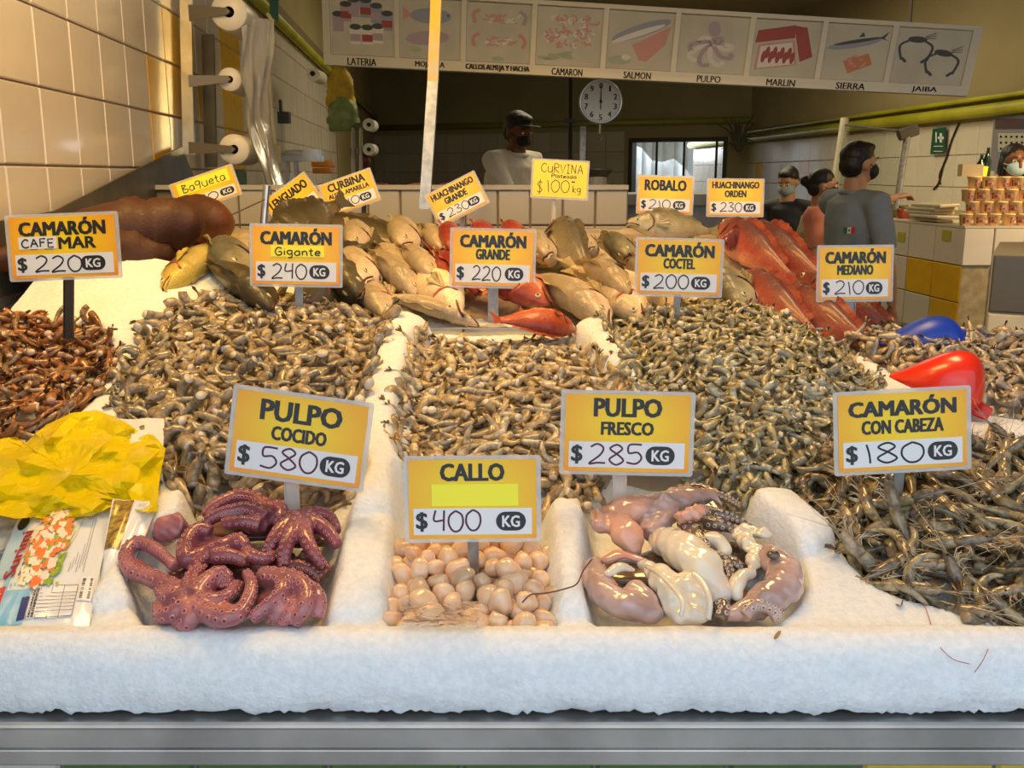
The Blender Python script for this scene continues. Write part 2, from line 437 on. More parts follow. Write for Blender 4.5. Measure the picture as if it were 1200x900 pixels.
# low tiled partition behind the fish
LPa = P(300, 207.5, 3.45); LPb = P(736, 226, 3.45)
la = math.atan2(LPb.y - LPa.y, LPb.x - LPa.x); ll = (LPb.xy - LPa.xy).length; lh = LPa.z - .0
b = MB(); b.box((ll / 2 - .25, .06, lh / 2 - .01), (ll + .5, .12, lh - .02)); b2 = MB(); b2.box((ll / 2 - .25, .055, lh - .008), (ll + .5, .14, .016))
PW = b.build('wall_partition', M_GROUT); PW['kind'] = 'structure'; PW.location = (LPa.x, LPa.y, (LPb.z - LPa.z) / 2); PW.rotation_euler = (0, 0, la)
M_TILEP = mat('grey_white_tile', (.46, .42, .35), .25, rnd=.05, coat=.2)
b2.build('ledge', M_TILEP, PW, local=True)
tw = .1145
tl = [(i, j, M_TILEP) for i in range(-3, int(ll / tw)) for j in range(0, 5)]
add_tiles(PW, tl, tw, .125, x0=ll - int(ll / tw) * tw, z0=lh - .016 - 5 * .125)
for t in PW.children:
    if t.name.startswith('tile'): t.location.y = -.002
# ------------------------------------------------------------------ display stand (steel) and crushed ice
M_RIM = mat('worn_rim_steel', (.66, .64, .61), .45, .75, var=.35, vscale=7, bump=.05, bscale=50)
ST = thing('display_stand', 'long stainless steel market display stand filled with ice along the bottom of the photo', 'display stand', (0, 1.0, 0))
b = MB()
b.box((0.32, .992, .836), (2.76, .006, .024)); b.box((.32, .9955, .822), (2.76, .004, .006)); 
b.tube([(-1.06, .992, .849), (1.8, .992, .849)], .0045, 10)
b.build('rim', M_RIM, ST, smooth=False)
b = MB(); b.box((.32, .994, .811), (2.76, .010, .020)); b.build('lower_rim', M_RIM, ST, bevel=.002)
b = MB(); b.hexa([(-1.06, .994, .8495), (1.8, .994, .8495), (1.8, 1.06, .8535), (-1.06, 1.06, .8535)], (0, 0, -.004)); b.build('tray', mat('wet_grey_tray', (.34, .35, .35), .3, .7, var=.25, vscale=18), ST)
b = MB(); b.box((.32, 2.1, .39), (2.76, 2.0, .78)); b.build('base', mat('base_grout', (.25, .25, .23), .8), ST)
rr = random.Random(5)
TW = .166
for i in range(-6, 10):
    xc = i * TW + .02
    for j in range(3):
        if j == 0:
            px = 600 + xc / 1.1 * 1150
            m = 'w' if px < 60 or 640 < px < 705 else ('y' if px > 1030 else 'g')
        else: m = rr.choice('wgy')
        mm = dict(w=mat('base_white_tile', (.75, .75, .70), .3, rnd=.05), g=mat('base_green_tile', (.10, .26, .05), .35, var=.2), y=mat('base_yellow_tile', (.85, .62, .05), .3, var=.1))[m]
        t = bpy.data.objects.new('tile', tile_mesh(TW, TW, mm)); link(t, ST); t.location = (xc, 1.098 - 1.0, .78 - TW * (j + .5))

# ---- bins: outlines read off the photograph, laid on the sloping bed
def polyG(pts): return np.array([tuple(G(x, y).xy) for x, y in pts])
def smooth_poly(pts, k=5): return np.array([tuple(q) for q in catmull([Vector((x, y, 0)) for x, y in pts], k, True)])[:, :2]
BINS = {
 'octopus': (smooth_poly(polyG([(205, 742), (350, 742), (388, 695), (398, 640), (425, 568), (330, 560), (232, 566), (215, 610), (165, 640), (150, 680)])), .055),
 'packages': (smooth_poly(polyG([(-80, 745), (60, 742), (118, 690), (170, 610), (175, 520), (60, 500), (-80, 520)])), .035),
 'scallops': (smooth_poly(polyG([(458, 715), (495, 742), (620, 742), (650, 710), (640, 620), (632, 560), (480, 560), (468, 620)])), .040),
 'squid': (smooth_poly(polyG([(690, 705), (735, 733), (880, 732), (936, 690), (925, 640), (880, 600), (868, 560), (700, 560), (690, 620)])), .055),
 'headed': (smooth_poly(polyG([(915, 560), (965, 605), (1010, 668), (1090, 705), (1300, 730), (1330, 560), (1220, 528), (1120, 535), (990, 535)])), .03),
 'grande': (smooth_poly(polyG([(468, 555), (476, 450), (498, 400), (590, 398), (672, 401), (708, 440), (745, 470), (700, 570), (580, 575)])), .03),
 'gigante': (smooth_poly(polyG([(135, 470), (160, 415), (215, 378), (330, 362), (452, 378), (440, 440), (418, 520), (400, 575), (220, 575), (178, 520)])), .03),
 'cafe': (smooth_poly(polyG([(-70, 398), (-30, 388), (60, 392), (125, 400), (120, 450), (60, 500), (-40, 510), (-70, 505)])), .03),
 'coctel': (smooth_poly(polyG([(705, 382), (760, 366), (850, 362), (930, 378), (1010, 425), (1020, 480), (985, 560), (905, 590), (835, 580), (770, 520), (742, 450)])), .03),
 'mediano': (smooth_poly(polyG([(975, 398), (1050, 388), (1150, 392), (1290, 410), (1330, 500), (1210, 492), (1110, 470), (1030, 425)])), .03),
}
def sdf(X, Y, poly):
    """signed distance, positive inside"""
    d = np.full(X.shape, 1e9); ins = np.zeros(X.shape, bool); n = len(poly)
    for i in range(n):
        ax, ay = poly[i]; bx, by = poly[(i + 1) % n]
        ex, ey = bx - ax, by - ay; wx_, wy_ = X - ax, Y - ay
        t = np.clip((wx_ * ex + wy_ * ey) / (ex * ex + ey * ey + 1e-12), 0, 1)
        d = np.minimum(d, np.hypot(wx_ - t * ex, wy_ - t * ey))
        c = ((ay > Y) != (by > Y)) & (X < (bx - ax) * (Y - ay) / (by - ay + 1e-12) + ax)
        ins ^= c
    return np.where(ins, d, -d)
def sstep(x): x = np.clip(x, 0, 1); return x * x * (3 - 2 * x)
def ridge(X, Y, pts, wid, hgt):
    q = polyG(pts); d = np.full(X.shape, 1e9); hh = np.zeros(X.shape)
    for i in range(len(q) - 1):
        a, c = q[i], q[i + 1]; e = c - a; t = np.clip(((X - a[0]) * e[0] + (Y - a[1]) * e[1]) / (e @ e), 0, 1)
        dd = np.hypot(X - a[0] - t * e[0], Y - a[1] - t * e[1]); d = np.minimum(d, dd)
    x = np.clip(d / wid, 0, 1); return hgt * np.sqrt(1 - x ** 2) 
def ice_h(X, Y):
    Z = S(Y) + 0 * X
    dep = np.zeros(X.shape)
    for k, (poly, dp) in BINS.items():
        s_ = sdf(X, Y, poly); wdt = .030 if dp > .036 else .02
        dep = np.maximum(dep, dp * sstep((s_ + wdt * .45) / wdt))
    Z = Z - dep
    r = ridge(X, Y, [(478, 372), (462, 430), (448, 500), (432, 570), (425, 600)], .060, .050)
    r = np.maximum(r, ridge(X, Y, [(696, 384), (722, 425), (758, 470)], .055, .042))
    r = np.maximum(r, ridge(X, Y, [(870, 376), (985, 440), (1040, 480), (1130, 512), (1300, 522)], .038, .022))
    r = np.maximum(r, ridge(X, Y, [(885, 585), (930, 625)], .055, .030))
    r = np.maximum(r, ridge(X, Y, [(655, 610), (662, 700)], .045, .022))
    r = np.maximum(r, ridge(X, Y, [(425, 600), (415, 700)], .055, .024))
    r = np.maximum(r, ridge(X, Y, [(205, 600), (130, 690)], .05, .02))
    Z = Z + r
    Z = np.where(Y > 2.06, np.minimum(Z, S(Y) - .01), Z)
    c = G(120, 350); e = ((X - c.x) / .46) ** 2 + ((Y - c.y - .06) / .36) ** 2
    Z = Z + .115 * np.exp(-e * 1.2)
    Z = Z + .014 * np.exp(-e) * nz(X, Y, 17, 12)
    Z = Z - np.where((Y > 2.1) & (X > .78), (Y - 2.1) * 1.2, 0)
    return Z
def nz(X, Y, s_, seed=0):
    f = np.zeros(X.shape); rg = np.random.default_rng(seed)
    for k in range(7):
        a = rg.uniform(0, 6.28, 3); kx, ky = math.cos(a[0]) * s_ * (1 + k * .35), math.sin(a[0]) * s_ * (1 + k * .35)
        f += np.sin(X * kx + Y * ky + a[1]) * np.sin(X * ky * .7 - Y * kx * .7 + a[2])
    return f / 7
def ice_mesh():
    xs = np.arange(-1.088, 1.5, .0055); ys = np.arange(1.064, 2.36, .0055)
    prof = [(1.010, .850), (1.006, .860), (1.004, .872), (1.006, .886), (1.010, .900), (1.016, .914), (1.025, .925), (1.036, .932), (1.049, .9355)]
    rows = []; nx = len(xs)
    rag = .006 * nz(xs, xs * 0, 60, 3) + .005 * nz(xs, xs * 0, 190, 5) + np.random.default_rng(2).uniform(-.0018, .0018, nx)
    for k, (y, z) in enumerate(prof):
        wgt = max(0, 1 - k / 3.)
        n_ = nz(xs, xs * 0 + z * 3, 25, 7) * .006 + np.random.default_rng(k + 9).uniform(-.0010, .0010, nx) * (1.5 if k < 4 else .6)
        rows.append(np.stack([xs, y + n_, z + .006 + wgt * rag], 1))
    X, Y = np.meshgrid(xs, ys); Z = ice_h(X, Y) + nz(X, Y, 22, 1) * .0035 + nz(X, Y, 85, 4) * .0012 + np.random.default_rng(1).uniform(-.0006, .0006, X.shape)
    for j in range(len(ys)): rows.append(np.stack([X[j], Y[j], Z[j]], 1))
    co = np.concatenate(rows); R = len(rows)
    a = (np.arange(R - 1)[:, None] * nx + np.arange(nx - 1)[None, :]).ravel()
    q = np.stack([a, a + 1, a + nx + 1, a + nx], 1)
    me = bpy.data.meshes.new('ice_bed'); me.vertices.add(len(co)); co = co - np.array([0, 1.3, .85]); me.vertices.foreach_set('co', co.ravel())
    me.loops.add(q.size); me.loops.foreach_set('vertex_index', q.ravel().astype(np.int32)); me.polygons.add(len(q))
    me.polygons.foreach_set('loop_start', np.arange(0, q.size, 4, dtype=np.int32)); me.polygons.foreach_set('loop_total', np.full(len(q), 4, dtype=np.int32))
    me.polygons.foreach_set('use_smooth', np.ones(len(q), bool)); me.update(calc_edges=True); return me
M_ICE = mat('crushed_ice', (.83, .86, .88), .55, sss=.35, sssr=.02, bump=.8, bscale=190, bdist=.0028, spec=.5, col2=(.74, .78, .80), vscale=110)
ice = bpy.data.objects.new('ice_bed', ice_mesh()); link(ice); ice.location = (0, 1.3, .85); ice.data.materials.append(M_ICE)
props(ice, 'bed of packed crushed white ice with hollows for the seafood, spilling to a ragged front edge', 'ice', kind='stuff')

# ---- fish tray behind the shrimp: steel lip and ice under the fish
FY = [2.02, 2.10, 2.35, 2.6, 2.85, 3.1]; FZ = [1.118, 1.128, 1.185, 1.24, 1.285, 1.30]
def SF(y): return float(np.interp(y, FY, FZ))
def GF(px, py, lift=0):
    r = ray(px, py); lo, hi = 1.0, 4.0
    for _ in range(40):
        m = (lo + hi) / 2; q = CAMP + r * m
        if q.z > SF(q.y) + lift: lo = m
        else: hi = m
    return CAMP + r * lo
FT = thing('fish_tray', 'shallow steel tray with a raised lip holding the whole fish behind the shrimp', 'tray', (0, 2.1, 1.1))
a, c = onY(350, 388, 2.075), onY(985, 392, 2.075)
b = MB(); b.box(((a.x + c.x) / 2, 2.085, 1.10), (c.x - a.x, .006, .058)); b.box(((a.x + c.x) / 2, 2.080, 1.129), (c.x - a.x, .014, .005)); b.build('front_lip', M_STEEL, FT, bevel=.001)
b = MB(); b.hexa([(-1.16, 2.09, 1.085), (.80, 2.09, 1.085), (.80, 3.15, 1.23), (-1.24, 3.15, 1.23)], (0, 0, -.01)); b.build('tray_floor', M_DSTEEL, FT)
r0, r1 = P(998, 352, 2.75), P(1036, 392, 2.2)
b = MB(); b.hexa([(.80, 2.09, 1.07), (.80, 3.15, 1.215), (.80, 3.15, 1.275), (.80, 2.09, 1.135)], (.006, 0, 0)); b.hexa([(.80, 2.07, 1.135), (.80, 3.15, 1.275), (.835, 3.15, 1.275), (.835, 2.07, 1.135)], (0, 0, .004)); b.build('side_lip', M_DSTEEL, FT, fix=True)
# loose ice under fish
xs = np.arange(-1.25, .795, .012); ys = np.arange(2.092, 3.15, .012); X, Y = np.meshgrid(xs, ys); X = np.maximum(X, -1.045 - WK * Y + .01)
Z = np.interp(Y, FY, FZ) - .018 + nz(X, Y, 30, 8) * .012 + np.random.default_rng(4).uniform(-.0025, .0025, X.shape)
nx, ny = len(xs), len(ys); b = MB(); b.v = [tuple(q) for q in np.stack([X.ravel(), Y.ravel(), Z.ravel()], 1)]
b.f = [(j * nx + i, j * nx + i + 1, (j + 1) * nx + i + 1, (j + 1) * nx + i) for j in range(ny - 1) for i in range(nx - 1)]; b.m = [0] * len(b.f)
b.top('loose_ice', mat('stained_ice', (.62, .52, .38), .4, sss=.2, bump=.5, bscale=150, col2=(.40, .30, .2), vscale=9), 'brownish melting ice under the rows of whole fish', 'ice', kind='stuff', smooth=True)

DV = thing('steel_divider', 'low steel strip standing behind the octopus and scallop hollows', 'metal strip', (0, 1.43, .93))
a, c = G(205, 560), G(868, 562); b = MB(); b.box(((a.x + c.x) / 2, 1.432, .975), (c.x - a.x, .004, .075)); b.box(((a.x + c.x) / 2, 1.428, 1.012), (c.x - a.x, .012, .003)); b.build('strip', M_STEEL, DV)
# dark steel splash sheet against the left wall
b = MB()
def on_left(px, py, off=0):
    r = ray(px, py); t = -(1.02 - off) / (r.x + WK * r.y); return CAMP + r * t
a_ = [on_left(-90, 275, .03), on_left(62, 247, .03), on_left(211, 172, .03), on_left(240, 240, .03), on_left(180, 300, .03), on_left(-90, 372, .03)]
b.poly(a_, (.006, 0, 0)); b.top('splash_sheet', M_DSTEEL, 'dark steel splash sheet rising diagonally against the white tiled left wall', 'metal sheet', fix=True)
# ------------------------------------------------------------------ price signs
def sign_card_mat():
    m = mat('orange_yellow_card', (1, .6, .01), .35, coat=.25); nt = m.node_tree; b = nt.nodes['Principled BSDF']
    tc = nt.nodes.new('ShaderNodeTexCoord'); mp = nt.nodes.new('ShaderNodeMapping'); gr = nt.nodes.new('ShaderNodeTexGradient'); gr.gradient_type = 'SPHERICAL'
    mp.inputs['Scale'].default_value = (7.0, 10.0, 1); mp.inputs['Location'].default_value = (0, -.10, 0); cr = nt.nodes.new('ShaderNodeValToRGB')
    cr.color_ramp.elements[0].color = (.92, .31, .012, 1); cr.color_ramp.elements[1].color = (.98, .66, .012, 1); cr.color_ramp.elements[1].position = .80; cr.color_ramp.elements[0].position = .06
    nt.links.new(tc.outputs['Object'], mp.inputs[0]); nt.links.new(mp.outputs[0], gr.inputs[0]); nt.links.new(gr.outputs[1], cr.inputs[0]); nt.links.new(cr.outputs[0], b.inputs['Base Color'])
    return m
M_CARD = sign_card_mat()
M_YCARD = mat('yellow_card', (.90, .72, .02), .4, coat=.3)
M_WHITE = mat('white_print', (.80, .80, .80), .4, coat=.3)
M_BLACK = mat('black_print', (.012, .012, .012), .4, coat=.3)
M_INK = mat('black_marker', (.02, .012, .02), .35)
M_PURP = mat('purple_marker', (.10, .02, .05), .35)
M_LAM = mat('clear_laminate', (.86, .84, .80), .12, trans=.55, spec=.5, ior=1.3)
M_STICK = mat('yellow_sticker', (1.0, .90, .05), .45)
M_POST = M_GALV
def put_text(parent, txt, cx, cy, w, h, bold, m, z=.0016):
    o = bpy.data.objects.new('lettering', text_mesh(txt, h, w, bold, m)); link(o, parent); o.location = (cx, cy, z); return o
def sign(name_lab, c4, W, lines, price, cover=None, hand_top=None, post=None, yellow=False, badge=True, ink=None, dollar=True, price_ext=(.24, .62), kgx=.77, lean=None):
    """c4: pixel corners TL,TR,BR,BL of the laminated sheet; W: real width in metres"""
    wpx = (math.dist(c4[0], c4[1]) + math.dist(c4[3], c4[2])) / 2; hpx = (math.dist(c4[0], c4[3]) + math.dist(c4[1], c4[2])) / 2
    d = W * F / wpx; H = W * hpx / wpx
    cx, cy = sum(p[0] for p in c4) / 4, sum(p[1] for p in c4) / 4; C = P(cx, cy, d)
    ex = Vector((c4[1][0] - c4[0][0] + c4[2][0] - c4[3][0], -(c4[1][1] - c4[0][1] + c4[2][1] - c4[3][1]))).normalized()
    ang = math.atan2(ex.y, ex.x)
    lean = math.radians(6) if lean is None else lean
    # sheet local frame: x right, y up, z toward viewer; foreshortening of the lean is compensated in H
    H = H / math.cos(PITCH - lean)
    # real post bottom
    R = Euler((math.pi / 2 - lean, 0, 0)).to_matrix() @ Euler((0, 0, ang)).to_matrix()
    root = thing('price_sign', name_lab[0], 'price sign', C, R.to_euler(), name_lab[1] if len(name_lab) > 1 else None)
    k = W / .19
    def bx(nm, x, y, w_, h_, z, t, m, bev=0):
        b = MB(); b.box((x, y, z), (w_, h_, t)); return b.build(nm, m, root, local=True, bevel=bev)
    # rounded laminate
    def rrect(w_, h_, r, z, t, nm, m, x=0, y=0, n=5):
        pts = []
        for sx, sy, a0 in ((1, 1, 0), (-1, 1, 90), (-1, -1, 180), (1, -1, 270)):
            for i in range(n + 1):
                a = math.radians(a0 + 90 * i / n); pts.append((x + sx * (w_ / 2 - r) + r * math.cos(a), y + sy * (h_ / 2 - r) + r * math.sin(a), z))
        b = MB(); b.poly(pts, (0, 0, t)); return b.build(nm, m, root, local=True, fix=True)
    rrect(W, H, .004 * k, -.0009, .0008, 'laminate', M_LAM)
    cw, ch = W * .93, H * .91
    bx('card', 0, 0, cw, ch, .0003, .0008, M_YCARD if yellow else M_CARD)
    if yellow:
        z = .0009
        for (t, x, y, w_, h_) in lines:
            hand(t, x * cw, y * ch, w_ * cw, h_ * ch, .0024 * k, z=z).build('lettering', M_INK, root, local=True)
    else:
        ph = ch * .335; py = -ch / 2 + ch * .05 + ph / 2
        bx('price_panel', 0, py, cw * .93, ph, .0009, .0006, M_WHITE)
        if badge:
            rrect(cw * .235, ph * .72, ph * .355, .0012, .0004, 'badge', M_BLACK, x=cw * (kgx - .5 + .0), y=py)
            put_text(root, 'KG', cw * (kgx - .5), py, cw * .135, ph * .44, .035, M_WHITE, .0017)
        if dollar: put_text(root, '$', -cw * .40, py, cw * .085, ph * .74, .03, M_BLACK)
        x0, x1 = price_ext
        hand(price, -cw / 2 + x0 * cw, py - ph * .36, (x1 - x0) * cw, ph * .78, .0028 * k, z=.0014).build('handwritten_price', ink or M_INK, root, local=True)
        for t, yy, w_, h_ in lines:
            put_text(root, t, 0, yy * ch, w_ * cw, h_ * ch, .055, M_BLACK, .0009)
        if cover:
            x, y, w_, h_, mm, tt = cover
            bx('sticker', x * cw, y * ch, w_ * cw, h_ * ch, .0016, .0004, mm)
            if tt: hand(tt, (x - w_ * .42) * cw, (y - h_ * .35) * ch, w_ * .84 * cw, h_ * .66 * ch, .0026 * k, z=.0021).build('handwritten_name', M_INK, root, local=True)
    if not post:
        fz = max(float(ice_h(np.array([C.x]), np.array([C.y]))[0]) if C.y < 2.05 else SF(C.y), 0) - .015
        a = Vector((0, -H * .3, -.0045)); wa = R @ a + C; c = R.inverted() @ (Vector((wa.x, wa.y + .006, fz)) - C)
        dn = (c - a).normalized(); e = Vector((dn.y, -dn.x, 0)).normalized() * .007
        b = MB(); b.hexa([a - e, a + e, c + e, c - e], (0, 0, -.003)); b.build('post', M_POST, root, local=True, fix=True)
    if post:
        px, py, pw, mm = post      # foot of the post in the photograph, width m
        # the post runs straight down behind the card
        top = R @ Vector(((px - cx) / F * d, -H * .2, -.004)) + C
        r = ray(px, py); t = (top.y + .0) / r.y; foot = CAMP + r * t
        foot = Vector((foot.x, top.y + .004, foot.z - .02)); 
        Ri = R.inverted(); a = Ri @ (top - C); c = Ri @ (foot - C); a.z = -.0045; c.z = min(c.z, -.0045)
        b = MB(); e = Vector((pw / 2, 0, 0)); dn = (c - a).normalized(); e = Vector((dn.y, -dn.x, 0)).normalized() * pw / 2
        b.hexa([a - e, a + e, c + e, c - e], (0, 0, -.003)); b.hexa([a - e, a - e * .8, c - e * .8, c - e], (0, 0, .002)); b.hexa([a + e * .8, a + e, c + e, c + e * .8], (0, 0, .002))
        b.build('post', mm, root, local=True, fix=True)
    return root
T1 = (.285, .84, .26)
def two(a, b_, wa=.84, wb=.5, ya=.335, yb=.07, ha=.285, hb=.19): return [(a, ya, wa, ha), (b_, yb, wb, hb)]
sign(('price sign at far left with CAFE handwritten over its second line, 220 per kilo',), [(4, 252), (137, 249), (145, 324), (12, 331)], .22,
     two('CAMARÓN', 'DE MAR', .82, .62, .33, .06), '220', cover=(-.24, .075, .36, .20, M_WHITE, 'CAFE'), post=(78, 386, .020, mat('dark_post', (.07, .06, .05), .4, .6)), price_ext=(.22, .66))
sign(('price sign for giant shrimp reading Gigante by hand on a yellow sticker, 240 per kilo',), [(291, 262), (401, 264), (402, 337), (294, 335)], .2,
     two('CAMARÓN', ' DE MAR', .82, .45, .33, .06)[:1], '240', cover=(.02, .075, .62, .20, M_STICK, 'Gigante'), post=(350, 365, .017, M_GALV), price_ext=(.22, .62))
sign(('price sign for large shrimp reading GRANDE in the centre of the display, 220 per kilo',), [(527, 266), (629, 270), (627, 338), (527, 337)], .19,
     two('CAMARÓN', 'GRANDE', .82, .42), '220', post=(578, 388, .023, M_GALV), price_ext=(.25, .6))
sign(('price sign for cocktail shrimp reading COCTEL, 200 per kilo',), [(746, 278), (849, 281), (846, 349), (742, 346)], .184,
     two('CAMARÓN', 'COCTEL', .84, .38), '200', post=None, price_ext=(.2, .62))
sign(('price sign for medium shrimp reading MEDIANO, right of the red snappers',), [(957, 288), (1047, 287), (1047, 353), (957, 354)], .165,
     two('CAMARÓN', 'MEDIANO', .84, .5), '210', post=(998, 396, .021, M_GALV), price_ext=(.22, .62))
sign(('price sign for cooked octopus reading COCIDO, tilted clockwise above the purple octopuses',), [(277, 450), (441, 473), (423, 578), (260, 555)], .19,
     two('PULPO', 'COCIDO', .62, .42, .30, .03, .25, .17), '580', post=(342, 600, .020, M_LAM), ink=M_PURP, price_ext=(.23, .66), kgx=.80)
sign(('price sign for scallops reading CALLO with a blank yellow sticker, 400 per kilo',), [(473, 534), (634, 533), (634, 635), (474, 637)], .170,
     [('CALLO', .34, .50, .22)], '400', cover=(.02, .055, .68, .28, M_STICK, None), ink=M_PURP, price_ext=(.19, .56), kgx=.80, lean=.12)
sign(('price sign for fresh octopus reading FRESCO, 285 per kilo',), [(659, 456), (816, 460), (811, 559), (654, 556)], .185,
     two('PULPO', 'FRESCO', .54, .42, .33, .06, .24, .17), '285', post=(727, 590, .020, M_LAM), ink=M_PURP, price_ext=(.2, .62))
sign(('price sign for head-on shrimp reading CON CABEZA, 180 per kilo',), [(974, 460), (1136, 451), (1140, 550), (980, 559)], .185,
     two('CAMARÓN', 'CON CABEZA', .84, .64, .33, .065, .25, .18), '180', post=None, price_ext=(.2, .66), kgx=.81)
sign(('orange price sign with handwritten Baqueta on a yellow strip, behind the big brown fish',), [(196, 217), (271, 193), (286, 226), (211, 252)], .20,
     [], '160', cover=(.0, .25, .86, .42, M_STICK, 'BaqUeta'), price_ext=(.25, .66), kgx=.82)
sign(('steeply tilted orange price sign reading LENGUADO, 140 per kilo',), [(306, 237), (357, 201), (381, 235), (330, 271)], .16,
     [('LENGUADO', .25, .88, .27)], '140', price_ext=(.3, .64), kgx=.80)
sign(('orange price sign reading CURBINA ALETA AMARILLA beside the LENGUADO one',), [(370, 219), (432, 197), (449, 233), (387, 254)], .165,
     two('CURBINA', 'ALETA AMARILLA', .74, .82, .33, .06, .26, .15), '140', post=(425, 268, .014, mat('dark_post', (.07, .06, .05))), price_ext=(.24, .64))
sign(('tilted orange price sign reading HUACHINANGO GRANDE, 230 per kilo, by the metal pole',), [(497, 228), (556, 201), (574, 236), (515, 268)], .16,
     two('HUACHINANGO', 'GRANDE', .88, .46, .34, .09, .2, .2), '230', price_ext=(.22, .66))
sign(('all-yellow handwritten price sign reading CURVINA Plateada 100 per kilo',), [(623, 186), (691, 189), (689, 235), (622, 231)], .17,
     [('CURVINA', -.36, .18, .78, .24), ('Plateada', -.16, .04, .46, .10), ('$', -.42, -.42, .10, .36), ('100', -.24, -.36, .42, .34), ('=', .22, -.16, .06, .12), ('kg', .24, -.34, .16, .18)], '', yellow=True, post=(649, 256, .013, M_LAM))
sign(('orange price sign reading ROBALO, 210 per kilo, at the right end of the tiled partition',), [(747, 205), (814, 207), (812, 252), (745, 250)], .165,
     [('ROBALO', .27, .78, .30)], '210', price_ext=(.2, .6))
sign(('orange price sign reading HUACHINANGO ORDEN on a metal post above the red snappers',), [(828, 209), (896, 210), (895, 254), (828, 254)], .165,
     two('HUACHINANGO', 'ORDEN', .88, .40, .36, .11, .19, .19), '230', post=(860, 276, .017, M_GALV), price_ext=(.22, .62))
# ------------------------------------------------------------------ shrimp
def shrimp_geo(bend, L, seed, nseg=14, n=8, fat=1., fan=True):
    """peeled-head shrimp tail: curved ringed body lying on its side, cut end first, tail fan last"""
    rr = random.Random(seed); b = MB(); pts = []; rad = []
    x = y = 0.; a = bend / 2 * .9
    for i in range(nseg + 1):
        t = i / nseg; pts.append(Vector((x, y, .0015 * math.sin(t * 5 + seed))))
        r = L * .150 * fat * (.90 + .16 * math.sin(min(1, t * 1.8) * math.pi * .75)) * (1 - .70 * max(0, t - .25) / .75)
        u = (t * 6.2) % 1.0; r *= 1 + .13 * (u - .5) * (1 if t > .02 else 0)
        rad.append(r)
        a -= bend / nseg * (.6 + .9 * t); x += math.cos(a) * L / nseg; y += math.sin(a) * L / nseg
    c = sum(pts, Vector()) / len(pts); pts = [p - c for p in pts]
    b.tube(pts, rad, n, 0, [.82] * len(pts), up=(0, 0, 1), capm=1)
    if fan:
        e = pts[-1]; d = (pts[-1] - pts[-2]).normalized(); s = Vector((-d.y, d.x, 0)); z = Vector((0, 0, 1))
        for k in (-1, 0, 1):
            q = (z * k * .45 + s * (.15 * k) + d).normalized() * L * .27; wv = (z if k else s) * L * .040; th = s * L * .010
            b.add([e - wv * .6 - th, e + wv * .6 - th, e + q * .7 + wv * 1.3 + z * k * L * .02, e + q, e + q * .7 - wv * 1.3, e + th], [(0, 1, 2, 3, 4), (5, 4, 3, 2), (5, 2, 1), (5, 0, 4)], 2)
    return b
def shrimp_mats(tag_, base, dark, cut, tail, rnd=.25):
    return [mat('shrimp_shell_' + tag_, base, .22, sss=.25, sssr=.006, col2=dark, vscale=95, rnd=rnd, bump=.25, bscale=260, bdist=.0008, coat=.5, detail=2),
            mat('shrimp_cut_' + tag_, cut, .35, sss=.2, sssr=.006, rnd=.12), mat('shrimp_tail_' + tag_, tail, .3, rnd=.3, coat=.3)]
def placer(poly, pile, n, L, rg, sep, tilt=.45, zoff=0., margin=.0):
    """scatter points over a bin with a minimum spacing; returns matrices"""
    lo, hi = poly.min(0), poly.max(0); out = []; cell = {}
    N = int((hi[0] - lo[0]) * (hi[1] - lo[1]) / (sep * sep) * 9) + 50
    CX, CY = rg.uniform(lo[0], hi[0], N), rg.uniform(lo[1], hi[1], N); keep = sdf(CX, CY, poly) >= margin
    for x, y in zip(CX[keep].tolist(), CY[keep].tolist()):
        if len(out) >= n: break
        ci, cj = int(x / sep), int(y / sep); ok = True
        for a in (-1, 0, 1):
            for c in (-1, 0, 1):
                for q in cell.get((ci + a, cj + c), ()):
                    if (q[0] - x) ** 2 + (q[1] - y) ** 2 < sep * sep: ok = False; break
        if not ok: continue
        cell.setdefault((ci, cj), []).append((x, y))
        e = .01; z = pile(x, y); nx_ = -(pile(x + e, y) - pile(x - e, y)) / (2 * e); ny_ = -(pile(x, y + e) - pile(x, y - e)) / (2 * e)
        nrm = Vector((nx_, ny_, 1)).normalized()
        q = nrm.to_track_quat('Z', 'Y')
        R = q @ Euler((rg.normal(0, tilt), rg.normal(0, tilt), 0)).to_quaternion() @ Euler((0, 0, rg.uniform(0, 6.28))).to_quaternion() @ Euler((rg.choice([0, math.pi]), 0, 0)).to_quaternion()
        out.append((Vector((x, y, z + zoff + rg.uniform(-.15, .25) * L * .2)), R))
    return out
def make_pile(fn, poly, bulge, inset=.06, base=None, slope=0):
    c = poly.mean(0)
    lo, hi = poly.min(0), poly.max(0); gx = np.linspace(lo[0] - .02, hi[0] + .02, 70); gy = np.linspace(lo[1] - .02, hi[1] + .02, 70)
    X, Y = np.meshgrid(gx, gy); s_ = sdf(X, Y, poly); H0 = ice_h(X, Y)
    Z = np.where(s_ > .02, np.interp(Y, SY, SZ) - .012, H0) + bulge * sstep((s_ + .0) / inset) + nz(X, Y, 28, 3) * .008 + .006
    if fn == 'cafe' or fn == 'gigante': Z = np.maximum(Z, H0 + .02 + bulge * .6 * sstep(s_ / inset))
    def pile(x, y):
        i = min(max((x - gx[0]) / (gx[1] - gx[0]), 0), 68.99); j = min(max((y - gy[0]) / (gy[1] - gy[0]), 0), 68.99)
        a, c_ = int(i), int(j); u, v = i - a, j - c_
        return float(Z[c_, a] * (1 - u) * (1 - v) + Z[c_, a + 1] * u * (1 - v) + Z[c_ + 1, a] * (1 - u) * v + Z[c_ + 1, a + 1] * u * v)
    return pile
